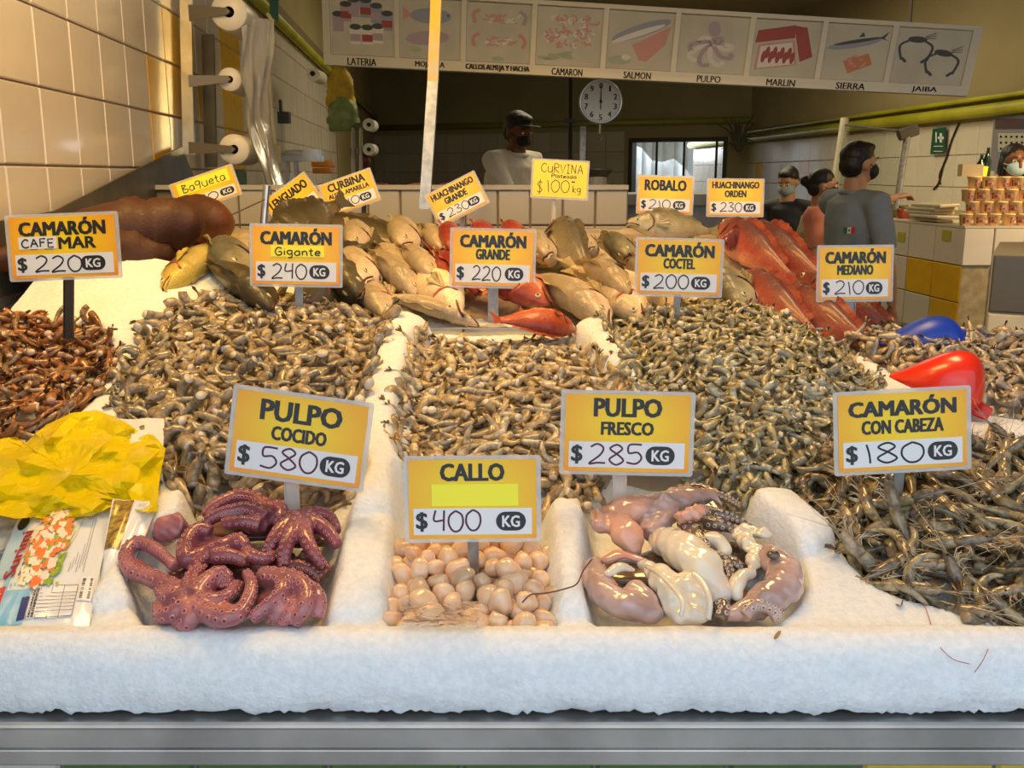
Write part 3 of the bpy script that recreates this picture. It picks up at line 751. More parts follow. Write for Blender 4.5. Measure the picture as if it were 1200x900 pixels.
def join_stuff(name, geos, mats, place, scales, label, cat):
    """a layer of shrimp too many to pick apart, joined in one mesh"""
    V = []; Fv = []; Fl = []; Mi = []; k = 0
    G_ = [(np.array(g.v), g.f, g.m) for g in geos]
    for n_, (p, q) in enumerate(place):
        v, f, m = G_[n_ % len(G_)]; R = np.array(q.to_matrix()) * scales[n_ % len(scales)]
        V.append(v @ R.T + np.array(p)); 
        for face in f: Fv += [i + k for i in face]; Fl.append(len(face))
        Mi += m; k += len(v)
    V = np.concatenate(V); org = V.mean(0); org[2] = V[:, 2].min()
    me = bpy.data.meshes.new(name); me.vertices.add(len(V)); me.vertices.foreach_set('co', (V - org).ravel())
    Fl = np.array(Fl, dtype=np.int32); me.loops.add(len(Fv)); me.loops.foreach_set('vertex_index', np.array(Fv, dtype=np.int32)); me.polygons.add(len(Fl))
    me.polygons.foreach_set('loop_start', np.concatenate([[0], np.cumsum(Fl)[:-1]]).astype(np.int32)); me.polygons.foreach_set('loop_total', Fl)
    for m in mats: me.materials.append(m)
    me.polygons.foreach_set('material_index', np.array(Mi, dtype=np.int32)); me.polygons.foreach_set('use_smooth', np.ones(len(Fl), bool)); me.update(calc_edges=True)
    o = bpy.data.objects.new(name, me); link(o); o.location = tuple(org); return props(o, label, cat, kind='stuff')
def shrimp_bin(key, L, bends, mats, label, group, n_ind, n_back, sep, bulge, seed, stufflabel, inset=.06, fat=1., tilt=.36, margin=0.):
    poly = BINS[key][0]; pile = make_pile(key, poly, bulge, inset); rg = np.random.default_rng(seed)
    meshes = []
    for i, bd in enumerate(bends):
        g = shrimp_geo(bd, L, seed + i, 25, 10, fat); meshes.append(g.mesh('shrimp', mats, True)); meshes.append(shrimp_geo(bd * .8, L * .95, seed + i + 9, 25, 10, fat).mesh('shrimp', [GREY_[key]] + mats[1:], True))
    low = [shrimp_geo(bd, L, seed + i, 7, 6, fat) for i, bd in enumerate(bends)]
    base = placer(poly, pile, n_back, L, rg, sep * .62, .3, -L * .17, margin - .004)
    topl = placer(poly, pile, 100000, L, rg, sep, tilt, L * .03, margin)
    topl.sort(key=lambda t: t[0].y)
    ind, rest = topl[:n_ind], topl[n_ind:]
    join_stuff('shrimp_heap', low, mats, base, [1.0, .92, 1.06], stufflabel, 'shrimp')
    if rest:
        hi_ = [shrimp_geo(bd, L, seed + i, 13, 7, fat) for i, bd in enumerate(bends)]
        o = join_stuff('shrimp_heap', hi_, mats, rest, [1.0, .9, 1.08], stufflabel + ', far part', 'shrimp')
    for i, (p, q) in enumerate(ind):
        o = bpy.data.objects.new(OBJN[key], meshes[i % len(meshes)]); link(o); o.location = p; o.rotation_euler = q.to_euler(); s_ = rg.uniform(.85, 1.12); o.scale = (s_,) * 3
        props(o, label, 'shrimp', group)
    return pile, len(topl)
R_ = math.radians
gm = lambda n_, c, d: mat('shrimp_grey_' + n_, c, .2, sss=.3, sssr=.006, col2=d, vscale=95, rnd=.3, bump=.25, bscale=260, bdist=.0008, coat=.6, detail=2)
GREY_ = dict(grande=gm('a', (.56, .48, .34), (.26, .22, .15)), gigante=gm('b', (.40, .34, .25), (.16, .13, .085)), coctel=gm('c', (.42, .42, .33), (.17, .17, .12)), cafe=gm('d', (.34, .22, .12), (.13, .06, .03)), mediano=gm('e', (.42, .38, .30), (.2, .17, .12)))
OBJN = dict(grande='large_shrimp', gigante='giant_shrimp', coctel='cocktail_shrimp', cafe='brown_shrimp', mediano='medium_shrimp')
SM_GRAN = shrimp_mats('large', (.60, .46, .26), (.29, .21, .11), (.80, .70, .55), (.30, .20, .09))
SM_GIG = shrimp_mats('giant', (.45, .34, .20), (.20, .15, .085), (.66, .60, .50), (.26, .18, .08))
SM_COC = shrimp_mats('small', (.43, .37, .21), (.17, .145, .08), (.66, .60, .46), (.14, .11, .05))
SM_CAF = shrimp_mats('brown', (.38, .155, .045), (.13, .045, .014), (.75, .55, .40), (.10, .035, .01), .35)
SM_MED = shrimp_mats('medium', (.50, .38, .23), (.22, .16, .09), (.48, .40, .30), (.16, .10, .05))
cnt = {}
PG, cnt['grande'] = shrimp_bin('grande', .060, [R_(40), R_(90), R_(150), R_(200)], SM_GRAN, 'raw beige headless shrimp in the middle heap behind the CALLO sign', 'headless shrimp in the middle heap', 290, 420, .0245, .012, 11, 'lower layers of beige headless shrimp in the middle heap')
PI, cnt['gigante'] = shrimp_bin('gigante', .075, [R_(70), R_(140), R_(220), R_(260)], SM_GIG, 'large raw grey-beige headless shrimp in the left heap behind the COCIDO sign', 'giant shrimp in the left heap', 290, 380, .029, .035, 22, 'lower layers of large grey-beige shrimp in the left heap', tilt=.32)
PC, cnt['coctel'] = shrimp_bin('coctel', .050, [R_(30), R_(80), R_(130), R_(190)], SM_COC, 'small raw olive-grey shrimp in the big heap between the FRESCO and CABEZA signs', 'cocktail shrimp in the right-centre heap', 300, 800, .0190, .050, 33, 'small olive-grey cocktail shrimp of the right-centre heap', inset=.11, margin=-.008)
PF, cnt['cafe'] = shrimp_bin('cafe', .062, [R_(20), R_(60), R_(120), R_(200)], SM_CAF, 'glossy brown headless shrimp in the heap on ice at far left', 'brown shrimp at far left', 200, 220, .024, .028, 44, 'lower layers of brown shrimp at far left', fat=.85, tilt=.4)
PM, cnt['mediano'] = shrimp_bin('mediano', .050, [R_(40), R_(90), R_(150)], SM_MED, 'medium grey shrimp around the blue and red scoops at far right', 'medium shrimp by the scoops', 240, 330, .022, .03, 55, 'lower layers of medium grey shrimp by the scoops', fat=1.1)
# head-on shrimp with parts
def headed_proto(bend, L, seed):
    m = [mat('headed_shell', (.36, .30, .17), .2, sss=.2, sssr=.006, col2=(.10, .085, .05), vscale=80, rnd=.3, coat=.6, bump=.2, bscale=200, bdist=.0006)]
    mh = mat('headed_head', (.36, .27, .16), .2, sss=.2, sssr=.006, col2=(.12, .09, .06), vscale=120, rnd=.3, coat=.6)
    ml = mat('shrimp_leg', (.52, .42, .28), .4, rnd=.25); me_ = mat('shrimp_eye', (.01, .01, .01), .1); mf = mat('headed_tail', (.14, .09, .045), .3, rnd=.3)
    g = shrimp_geo(bend, L * .62, seed, 19, 10, .88, fan=False)
    root = thing('head_on_shrimp', 'raw grey-green shrimp with head and whiskers in the front right heap', 'shrimp', group='head-on shrimp in the front right heap')
    g.build('body', m, root, True, local=True)
    s = Vector(g.v[0]); s0 = sum((Vector(g.v[i]) for i in range(10)), Vector()) / 10; s1 = sum((Vector(g.v[i]) for i in range(10, 20)), Vector()) / 10
    d = (s0 - s1).normalized(); up = Vector((-d.y, d.x, 0)); r = L * .075
    b = MB(); pts = [s0 - d * r * .6, s0 + d * r * .8, s0 + d * r * 2.4, s0 + d * r * 4.0, s0 + d * r * 5.0 + up * r * .3, s0 + d * r * 6.2 + up * r * .5]
    b.tube(pts, [r * .95, r * 1.1, r * 1.05, r * .7, r * .25, r * .04], 10, up=(0, 0, 1)); h = b.build('head', mh, root, True, local=True)
    b = MB()
    for sg in (1, -1): b.ell(s0 + d * r * 4.2 + Vector((0, 0, sg * r * .62)), (r * .22,) * 3, 8, 6)
    b.build('eyes', me_, h, True, local=True)
    b = MB(); rr = random.Random(seed)
    for k in range(7):
        q = s0 + d * r * (.3 + k * .55) - up * r * .7; e = q - up * r * rr.uniform(1.2, 2.6) + d * r * rr.uniform(-2, 2.5) + Vector((0, 0, r * rr.uniform(-1, 1)))
        b.tube([q, (q + e) / 2 + d * r * .6, e], [r * .13, r * .1, r * .04], 4)
    for k in range(4):
        q = s0 + d * r * 4.8; e = q + d * r * rr.uniform(3, 8) + up * r * rr.uniform(-5, 5) + Vector((0, 0, r * rr.uniform(-1, 1.5)))
        b.tube([q, (q + e) / 2 + up * r * rr.uniform(-1, 1), e], [r * .07, r * .05, r * .025], 4)
    b.build('legs_and_whiskers', ml, root, True, local=True)
    e = sum((Vector(v) for v in g.v[-10:]), Vector()) / 10; dd = (e - sum((Vector(v) for v in g.v[-20:-10]), Vector()) / 10).normalized(); b = MB(); z = Vector((0, 0, 1)); s = dd.cross(z)
    for k in (-1.4, -.5, .5, 1.4):
        q = (dd + z * k * .3).normalized() * L * .14; wv = z * L * .016 + s * L * .006 * k
        b.add([e - wv * .5, e + wv * .5, e + q * .7 + wv * 1.2, e + q, e + q * .7 - wv * 1.2, e + q * .4 + s * L * .006], [(0, 1, 5), (1, 2, 5), (2, 3, 5), (3, 4, 5), (4, 0, 5), (4, 3, 2, 1, 0)])
    b.build('tail_fan', mf, root, local=True)
    return root
poly = BINS['headed'][0]; pile = make_pile('headed', poly, .03, .05); PH = pile; rg = np.random.default_rng(77)
HP = [headed_proto(R_(b_), .098, i) for i, b_ in enumerate((35, 80, 20, 110))]
base = placer(poly, pile, 300, .08, rg, .02, .25, -.014, -.004)
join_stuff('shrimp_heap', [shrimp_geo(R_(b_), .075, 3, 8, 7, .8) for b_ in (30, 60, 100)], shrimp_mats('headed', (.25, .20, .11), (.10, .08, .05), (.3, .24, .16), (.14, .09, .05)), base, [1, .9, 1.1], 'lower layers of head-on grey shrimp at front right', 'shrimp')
topl = placer(poly, pile, 1000, .08, rg, .027, .28, .006, -.002)
cnt['headed'] = len(topl)
for i, (p, q) in enumerate(topl):
    o = HP[i] if i < 4 else dup(HP[i % 4])
    o.location = p; o.rotation_euler = q.to_euler(); s_ = rg.uniform(.85, 1.15); o.scale = (s_,) * 3
print('SHRIMP', cnt)
# ------------------------------------------------------------------ whole fish
def fish_mat(name, back, side, belly, head=None, rough=.42):
    """countershaded skin: dark back, pale belly across local y, with scale speckle"""
    m = mat(name, side, rough, coat=.22, bump=.6, bscale=150, bdist=.0020, sss=.08); nt = m.node_tree; b = nt.nodes['Principled BSDF']
    tc = nt.nodes.new('ShaderNodeTexCoord'); sp = nt.nodes.new('ShaderNodeSeparateXYZ'); nt.links.new(tc.outputs['Object'], sp.inputs[0])
    n = nt.nodes.new('ShaderNodeTexNoise'); n.inputs['Scale'].default_value = 35; nt.links.new(tc.outputs['Object'], n.inputs['Vector'])
    ma = nt.nodes.new('ShaderNodeMath'); ma.operation = 'MULTIPLY_ADD'; ma.inputs[1].default_value = .035; nt.links.new(n.outputs['Fac'], ma.inputs[0]); nt.links.new(sp.outputs['Y'], ma.inputs[2])
    mr = nt.nodes.new('ShaderNodeMapRange'); mr.inputs[1].default_value = -.030; mr.inputs[2].default_value = .055; nt.links.new(ma.outputs[0], mr.inputs[0])
    cr = nt.nodes.new('ShaderNodeValToRGB'); e = cr.color_ramp.elements; e[0].color = tuple(belly) + (1,); e[1].color = tuple(back) + (1,); q = e.new(.5); q.color = tuple(side) + (1,)
    nt.links.new(mr.outputs[0], cr.inputs[0]); out = cr.outputs[0]
    if head:
        mh = nt.nodes.new('ShaderNodeMapRange'); mh.inputs[1].default_value = .10; mh.inputs[2].default_value = .05; nt.links.new(sp.outputs['X'], mh.inputs[0])
        mx = nt.nodes.new('ShaderNodeMixRGB'); nt.links.new(mh.outputs[0], mx.inputs[0]); nt.links.new(out, mx.inputs[1]); mx.inputs[2].default_value = tuple(head) + (1,); out = mx.outputs[0]
    vo = nt.nodes.new('ShaderNodeTexVoronoi'); vo.inputs['Scale'].default_value = 210; nt.links.new(tc.outputs['Object'], vo.inputs['Vector']); mv = nt.nodes.new('ShaderNodeMapRange'); mv.inputs[2].default_value = .6; mv.inputs[3].default_value = .72; mv.inputs[4].default_value = 1.1; nt.links.new(vo.outputs['Distance'], mv.inputs[0]); mm_ = nt.nodes.new('ShaderNodeMixRGB'); mm_.blend_type = 'MULTIPLY'; mm_.inputs[0].default_value = .8; nt.links.new(out, mm_.inputs[1]); nt.links.new(mv.outputs[0], mm_.inputs[2]); out = mm_.outputs[0]
    oi = nt.nodes.new('ShaderNodeObjectInfo'); hs = nt.nodes.new('ShaderNodeHueSaturation'); m2 = nt.nodes.new('ShaderNodeMapRange'); m2.inputs[3].default_value = .8; m2.inputs[4].default_value = 1.15
    nt.links.new(oi.outputs['Random'], m2.inputs[0]); nt.links.new(m2.outputs[0], hs.inputs['Value']); nt.links.new(out, hs.inputs['Color']); nt.links.new(hs.outputs[0], b.inputs['Base Color'])
    return m
M_EYEW = mat('fish_eye_ring', (.62, .52, .28), .15, coat=1); M_EYEB = mat('fish_pupil', (.01, .01, .012), .05, coat=1)
M_MOUTH = mat('mouth_dark', (.10, .03, .02), .4); M_GILLR = mat('gill_red', (.42, .06, .035), .3, coat=.5)
FISHM = {
 'croaker': (fish_mat('croaker_skin', (.34, .26, .15), (.76, .58, .36), (.95, .78, .52)), mat('croaker_fin', (.50, .38, .18), .35, var=.4, vscale=90)),
 'grey': (fish_mat('grey_skin', (.10, .085, .055), (.24, .19, .11), (.55, .45, .28)), mat('grey_fin', (.16, .13, .08), .35, var=.4, vscale=90)),
 'snapper': (fish_mat('snapper_skin', (.22, .022, .012), (.48, .085, .025), (.75, .30, .13)), mat('snapper_fin', (.50, .09, .03), .3, var=.3, vscale=90)),
 'redfish': (fish_mat('redfish_skin', (.09, .028, .03), (.30, .055, .035), (.66, .30, .19)), mat('redfish_fin', (.36, .08, .05), .3, var=.3, vscale=90)),
 'brown': (fish_mat('brown_skin', (.065, .020, .008), (.135, .038, .012), (.19, .07, .025), rough=.5), mat('brown_fin', (.15, .05, .02), .35, var=.3, vscale=90)),
 'dark': (fish_mat('dark_skin', (.055, .042, .02), (.11, .085, .04), (.22, .17, .09)), mat('dark_fin', (.08, .06, .03), .35, var=.3, vscale=90)),
 'gold': (fish_mat('gold_skin', (.06, .055, .025), (.15, .125, .05), (.50, .38, .10), head=(.50, .36, .05)), mat('gold_fin', (.55, .40, .08), .3, var=.3, vscale=90)),
 'silver': (fish_mat('silver_skin', (.12, .11, .07), (.42, .36, .20), (.62, .52, .30)), mat('silver_fin', (.3, .25, .12), .3, var=.3, vscale=90)),
}
FISHM['brown'][0].node_tree.nodes['Principled BSDF'].inputs['Coat Weight'].default_value = .03; FISHM['brown'][0].node_tree.nodes['Principled BSDF'].inputs['Roughness'].default_value = .6
PROF = [(0, .014), (.02, .030), (.06, .058), (.12, .092), (.2, .122), (.3, .142), (.42, .146), (.55, .128), (.68, .095), (.8, .058), (.88, .038), (.93, .034)]
def fish(kind, L, fat=1., thick=.62, bend=0., droop=0., open_=0., seed=0, jaw=(1, 1)):
    """mouth at the origin, body along +x, back toward +y, upper side +z"""
    sk, fm = FISHM[kind]; root = thing('whole_fish', 'x', 'fish')
    ts = np.array([p[0] for p in PROF]); hs = np.array([p[1] for p in PROF])
    N = 26; tt = np.concatenate([np.linspace(0, .3, 13), np.linspace(.34, .93, 14)]); n = 18
    def ctr(t): return Vector((t * L, bend * L * (t - .1) ** 2, droop * L * t * t))
    b = MB()
    for t in tt:
        h = float(np.interp(t, ts, hs)) * L * fat; w = h * thick * (1 if t < .7 else 1 - (t - .7) * 1.6); c = ctr(t)
        if t <= .001: h *= .6; w *= .8
        if kind == 'brown' and t < .2: k_ = math.sqrt(max(.03, 1 - (1 - t / .2) ** 2)); h = .125 * L * fat * k_; w = h * thick
        for j in range(n):
            a = 2 * math.pi * j / n; y = math.cos(a) * h; z = math.sin(a) * w
            z = math.copysign(abs(z / w) ** .85 * w, z)
            if .03 < t < .145: z *= 1.0
            if .19 < t < .235: y *= 1.05; z *= 1.07        # edge of the gill cover
            if .235 <= t < .28: y *= .97; z *= .93
            if t < .12 and abs(a - math.pi * 1.0) < 1.2: y *= .92
            wr = 1 + (.045 if kind == 'brown' else .025) * math.sin(t * 31 + a * 2 + L * 90) + .02 * math.sin(t * 57 + a * 3); b.v.append((c.x, c.y + y * wr + (.012 * L if t < .05 else 0), c.z + z * wr))
    R = len(tt)
    for i in range(R - 1):
        for j in range(n):
            p = i * n + j; q = i * n + (j + 1) % n; b.f.append((p, p + n, q + n, q)); b.m.append(0)
    b.f.append(tuple(range(n))); b.m.append(0); b.f.append(tuple((R - 1) * n + j for j in reversed(range(n)))); b.m.append(0)
    b.build('body', sk, root, True, local=True)
    H = lambda t: float(np.interp(t, ts, hs)) * L * fat
    def side(t, yf, sg, out=1.0):
        h = H(t); z = math.sqrt(max(0, 1 - yf * yf)) ** .85 * h * thick; c = ctr(t); return Vector((c.x, c.y + yf * h, c.z + sg * z * out))
    for sg in ((1, -1) if kind != 'brown' else ()):
        e = MB(); pu = MB(); p = side(.085, .32, sg, .93); e.ell(p, (.021 * L, .021 * L, .011 * L), 12, 8); pu.ell(p + Vector((0, 0, sg * .005 * L)), (.0125 * L, .0125 * L, .009 * L), 10, 6)
        eo = e.build('eye', M_EYEW, root, True, local=True); pu.build('pupil', M_EYEB, eo, True, local=True)
    if kind == 'brown':
        f = MB(); o = side(.3, -.2, 1); f.poly([o, o + Vector((.05, -.05, .006)), o + Vector((.08, -.035, .01)), o + Vector((.07, .0, .01))], (0, 0, .002)); f.build('pectoral_fin', fm, root, local=True); f = MB(); c = ctr(.92); f.poly([c + Vector((0, .03 * L, 0)), c + Vector((.1 * L, .06 * L, 0)), c + Vector((.1 * L, -.06 * L, 0)), c + Vector((0, -.03 * L, 0))], (0, 0, .002)); f.build('tail_fin', fm, root, local=True); return root
    m = MB()   # mouth cleft around the snout
    for sg in (1, -1):
        m.tube([side(.10, -.42, sg, 1.0), side(.07, -.34, sg, 1.01), side(.035, -.22, sg, 1.02), side(.008, -.1, sg, 1.0), Vector((-.004 * L, -.0 * L, 0))], [.0012, .004 * L + .001, .006 * L + .001, .006 * L + .001, .006 * L + .001], 6)
    m.build('mouth', M_MOUTH, root, True, local=True)
    j = MB()   # lower lip
    for sg in (1, -1): j.tube([side(.095, -.58, sg, 1.0), side(.05, -.5, sg, 1.03), side(.015, -.42, sg, 1.1), Vector((-.010 * L, -.022 * L, 0))], [.004 * L, .008 * L, .008 * L, .008 * L], 8)
    j.build('lower_jaw', sk, root, True, local=True)
    g = MB()   # gill slit
    for sg in (1, -1):
        g.tube([side(.205, .72, sg, 1.05), side(.232, .35, sg, 1.05), side(.238, 0, sg, 1.05), side(.222, -.4, sg, 1.05), side(.17, -.8, sg, 1.04)], [.001, .0035 * L + .001, .0045 * L + .001, .005 * L + .001, .002], 6)
    g.build('gill_opening', M_GILLR if open_ else M_MOUTH, root, True, local=True)
    for sg in (1, -1):                       # pectoral fins
        f = MB(); o = side(.25, -.28, sg, 1.0); pts = []
        for k in range(7):
            a = math.radians(-28 + 9 * k); rr_ = L * (.13 + .012 * math.sin(k * 2)); pts.append(o + Vector((math.cos(a) * rr_, -math.sin(a) * rr_ * .9, sg * (.018 * L + .006 * L * (k % 2)))))
        f.add([o + Vector((0, .008 * L, 0)), o - Vector((0, .012 * L, 0))] + pts + [p + Vector((0, 0, .0012)) for p in pts], [(0, 1, 8), (0, 2, 1)] + [(0, k + 2, k + 3) for k in range(6)] + [(0, k + 10, k + 9) for k in range(6)])
        f.build('pectoral_fin', fm, root, local=True)
    if kind == 'brown': return root
    f = MB(); pts = []                       # dorsal fin
    for k in range(19):
        t = .26 + .56 * k / 18; c = ctr(t); h = H(t); fh = L * .055 * math.sin(min(1, (k + 1) / 5) * 1.5) * (1 - .35 * k / 18) * (1 if k % 2 else .82)
        pts.append((c + Vector((0, h * .93, 0)), c + Vector((.012 * L, h + fh * .9, .01 * L * math.sin(k)))))
    for k in range(18): f.add([pts[k][0], pts[k + 1][0], pts[k + 1][1], pts[k][1]], [(0, 1, 2, 3)])
    f.build('dorsal_fin', fm, root, local=True)
    f = MB(); c = ctr(.92)                   # tail fin
    t0 = [(0, .032), (.05, .045), (.13, .085), (.115, .03), (.105, 0), (.115, -.03), (.13, -.085), (.05, -.045), (0, -.032)]
    f.poly([c + Vector((x * L, y * L, 0)) for x, y in t0], (0, 0, .0015)); f.build('tail_fin', fm, root, local=True)
    f = MB(); c = ctr(.62); h = H(.62); f.poly([c + Vector((0, -h * .9, 0)), c + Vector((.04 * L, -h - .05 * L, 0)), c + Vector((.09 * L, -h * .75, 0))], (0, 0, .0012)); f.build('anal_fin', fm, root, local=True)
    return root
_FP = {}
def place_fish(kind, mpx, tpx, L, label, fat=1., roll=0., lift=0., thick=.62, bend=0., droop=-.22, open_=0, lift2=None, group=None, name=None):
    key = (kind, L, fat, thick, bend, droop, open_)
    rf = fish(kind, L, fat, thick, bend, droop, open_) if key not in _FP else dup(_FP[key])
    _FP.setdefault(key, rf)
    th = .155 * L * fat * thick; lift2 = (lift + (.04 if lift < .03 else -.02)) if lift2 is None else lift2
    if kind == 'redfish': lift2 = lift - .025
    if roll > 1.0: roll = .85
    if kind == 'redfish': roll = abs(roll) + .6
    a = GF(mpx[0], mpx[1], th * .55 + lift); c = GF(tpx[0], tpx[1], th * .8 + (lift if lift2 is None else lift2))
    X = (c - a).normalized(); up = Vector((0, -.25, 1)).normalized(); Yv = up.cross(X).normalized(); Zv = X.cross(Yv)
    R = Matrix((X, Yv, Zv)).transposed() @ Matrix.Rotation(roll, 3, 'X')
    rf.location = a; rf.rotation_euler = R.to_euler(); rf.name = name or 'whole_fish'
    rf['label'] = label; rf['category'] = 'fish'
    if group: rf['group'] = group
    return rf
D = math.radians
# pale croakers on the left half
C_ = 'croaker'
place_fish(C_, (456, 374), (424, 300), .33, 'pale croaker pointing down right, head just left of the first ice ridge', 1.05, D(35), .0, open_=1)
place_fish(C_, (487, 348), (455, 290), .33, 'pale croaker with rounded head resting at the top of the first ice ridge', 1.12, D(50), .012)
place_fish(C_, (542, 370), (482, 312), .36, 'long pale croaker with open gill, head left of the GRANDE sign post', 1.0, D(-30), .0, open_=1)
place_fish(C_, (425, 330), (432, 262), .34, 'plump pale croaker with a cream band lying in the left upper row', 1.2, D(80), .05)
place_fish(C_, (505, 322), (475, 262), .34, 'plump pale croaker in the upper row left of the GRANDE sign', 1.05, D(80), .05)
place_fish(C_, (470, 318), (455, 262), .32, 'pale croaker squeezed between two plumper ones in the upper row', 1.15, D(60), .035)
place_fish('croaker', (412, 290), (455, 250), .34, 'rounded olive croaker topping the left end of the croaker heap', 1.12, D(90), .05)
place_fish('croaker', (470, 288), (500, 250), .34, 'olive croaker on top of the heap left of the HUACHINANGO GRANDE sign', 1.25, D(90), .05)
place_fish('croaker', (518, 292), (512, 250), .34, 'pale croaker at the top beside the orange snappers', 1.05, D(80), .045)
place_fish('croaker', (560, 382), (505, 352), .26, 'flat pale croaker tucked low behind the steel lip', .9, D(20), -.02)
# orange snappers in the centre
S_ = 'snapper'
place_fish(S_, (560, 344), (530, 285), .32, 'orange-red snapper with open mouth half behind the GRANDE sign', 1.1, D(40), .012, open_=1)
place_fish(S_, (645, 356), (575, 310), .34, 'red snapper pointing right below the GRANDE sign', 1.05, D(-20), .018)
place_fish(S_, (674, 385), (622, 368), .20, 'dark red snapper head lowest beside the second ice ridge', 1.2, D(-30), .0)
place_fish(S_, (528, 292), (560, 244), .34, 'leftmost orange snapper of the three topping the heap', 1.1, D(90), .055)
place_fish(S_, (568, 290), (592, 242), .34, 'middle orange snapper of the three topping the heap', 1.12, D(85), .058)
place_fish(S_, (606, 290), (622, 242), .34, 'rightmost orange snapper of the three topping the heap', 1.12, D(95), .058)
place_fish(S_, (522, 330), (528, 272), .28, 'red-edged snapper standing upright left of the GRANDE sign', 1.1, D(70), .035, open_=1)
# right half
place_fish(C_, (712, 378), (640, 300), .40, 'long pale croaker with head above the second ice ridge', 1.05, D(30), .005)
place_fish(C_, (757, 375), (690, 312), .36, 'long pale croaker just left of the COCTEL sign', 1.05, D(-20), .005, open_=1)
place_fish(C_, (738, 345), (680, 285), .34, 'pale croaker lying across the ones left of the COCTEL sign', 1.15, D(60), .045)
place_fish('grey', (650, 262), (672, 318), .34, 'dark grey fish lying head up over the croakers right of the GRANDE sign', 1.12, D(60), .055)
place_fish(C_, (640, 300), (622, 244), .34, 'pale croaker at the top just right of the orange snappers', 1.1, D(85), .05)
place_fish(C_, (690, 292), (682, 244), .26, 'rounded pale croaker on top below the CURVINA sign', 1.1, D(85), .05)
place_fish('silver', (735, 300), (712, 246), .30, 'grey-backed fish with dark fin line at the top right of the heap', 1.12, D(70), .05)
place_fish('silver', (735, 262), (815, 262), .30, 'slender silvery fish with upturned head under the ROBALO sign', .95, D(50), .05)
place_fish(C_, (802, 372), (745, 330), .34, 'pale croaker peeping out below the COCTEL sign', 1.05, D(10), .0, open_=1)
place_fish(C_, (770, 330), (745, 285), .30, 'pale croaker partly behind the left edge of the COCTEL sign', 1.1, D(60), .03)
place_fish('silver', (873, 362), (832, 282), .36, 'big silvery fish with golden head right of the COCTEL sign', 1.25, D(35), .01)
RD = 'redfish'
place_fish(RD, (845, 262), (942, 346), .38, 'long red snapper lying diagonally, leftmost of the upper pair at right', .95, D(25), .04)
place_fish(RD, (872, 266), (975, 345), .40, 'long red snapper lying diagonally, backmost of the red pile at right', .95, D(30), .025)
place_fish(RD, (868, 322), (962, 402), .36, 'red snapper with orange belly lying lowest beside the cocktail shrimp', .9, D(20), .012)
place_fish(RD, (910, 336), (1008, 398), .36, 'red snapper with pale belly, its tail toward the MEDIANO sign post', .85, D(-20), .012)
place_fish(RD, (935, 322), (1012, 372), .34, 'red snapper lying behind the MEDIANO sign', .9, D(30), .02)
place_fish(RD, (843, 283), (895, 276), .22, 'small dark red snapper crossing the top of the red pile', 1.0, D(60), .05)
# left side
place_fish('brown', (240, 262), (128, 268), .52, 'huge rusty brown fish lying sideways, top of the brown pile by the left wall', 1.15, D(90), .075, .9, group=None)
place_fish('brown', (262, 262), (190, 240), .46, 'rusty brown fish behind the top brown one, below the Baqueta sign', 1.1, D(90), .03, .9)
place_fish('brown', (205, 305), (105, 290), .48, 'rusty brown fish at the bottom of the brown pile by the left wall', 1.1, D(90), .0, .9)
place_fish('brown', (118, 318), (40, 300), .45, 'rusty brown fish lying behind the CAFE sign at far left', 1.1, D(90), -.02, .9)
place_fish('gold', (192, 342), (250, 280), .36, 'green-backed fish with gleaming yellow head and open mouth on the ice', .92, D(-25), .02, .80, open_=1, lift2=.055, droop=-.12)
place_fish('silver', (270, 322), (300, 240), .44, 'big silvery olive fish with a dark gill line left of the Gigante sign', 1.1, D(60), .04, .75)
place_fish('dark', (318, 362), (272, 300), .34, 'large dark brown fish with flat head below left of the Gigante sign', 1.2, D(70), .02)
place_fish('dark', (420, 345), (385, 268), .42, 'large dark fish between the Gigante sign and the pale croakers', 1.25, D(70), .03)
place_fish('dark', (345, 362), (408, 310), .38, 'dark fish lying low beneath the Gigante sign', 1.1, D(50), .0, open_=1)
place_fish('dark', (338, 270), (425, 262), .44, 'dark brown flatfish lying across the top behind the Gigante sign', 1.1, D(20), .015, .4)
place_fish('dark', (310, 300), (370, 255), .40, 'dark olive fish just behind the Gigante sign', 1.2, D(50), .02)
# ------------------------------------------------------------------ octopuses
def GL(px, py, lift=0):
    r = ray(px, py); lo, hi = .5, 3.5
    for _ in range(36):
        m = (lo + hi) / 2; q = CAMP + r * m
        if q.z > S(q.y) + lift: lo = m
        else: hi = m
    return CAMP + r * lo
def remeshed(mb, name, m, parent, vox=.0022, smooth=6, noise=0., nscale=40, local=False):
    off = None if local else parent.location
    me = mb.mesh(name, m, True, off); o = bpy.data.objects.new(name, me); COL.objects.link(o)
    r = o.modifiers.new('r', 'REMESH'); r.mode = 'VOXEL'; r.voxel_size = vox; r.use_smooth_shade = True
    s = o.modifiers.new('s', 'SMOOTH'); s.iterations = smooth; s.factor = .6
    dg = bpy.context.evaluated_depsgraph_get(); dg.update(); nm = bpy.data.meshes.new_from_object(o.evaluated_get(dg)); bpy.data.objects.remove(o); bpy.data.meshes.remove(me)
    nm.name = name
    if noise:
        n = len(nm.vertices); co = np.empty(n * 3); no = np.empty(n * 3); nm.vertices.foreach_get('co', co); nm.vertices.foreach_get('normal', no); co = co.reshape(-1, 3); no = no.reshape(-1, 3)
        d = (np.sin(co[:, 0] * nscale * 2.1 + 1) * np.sin(co[:, 1] * nscale * 1.7 + co[:, 2] * nscale) + .6 * np.sin(co[:, 2] * nscale * 3.7 + co[:, 0] * nscale * 2.9) * np.sin(co[:, 1] * nscale * 4.1)) * noise
        co += no * d[:, None]; nm.vertices.foreach_set('co', co.ravel()); nm.update()
    nm.materials.clear(); nm.materials.append(m)
    o = bpy.data.objects.new(name, nm); link(o, parent); return o
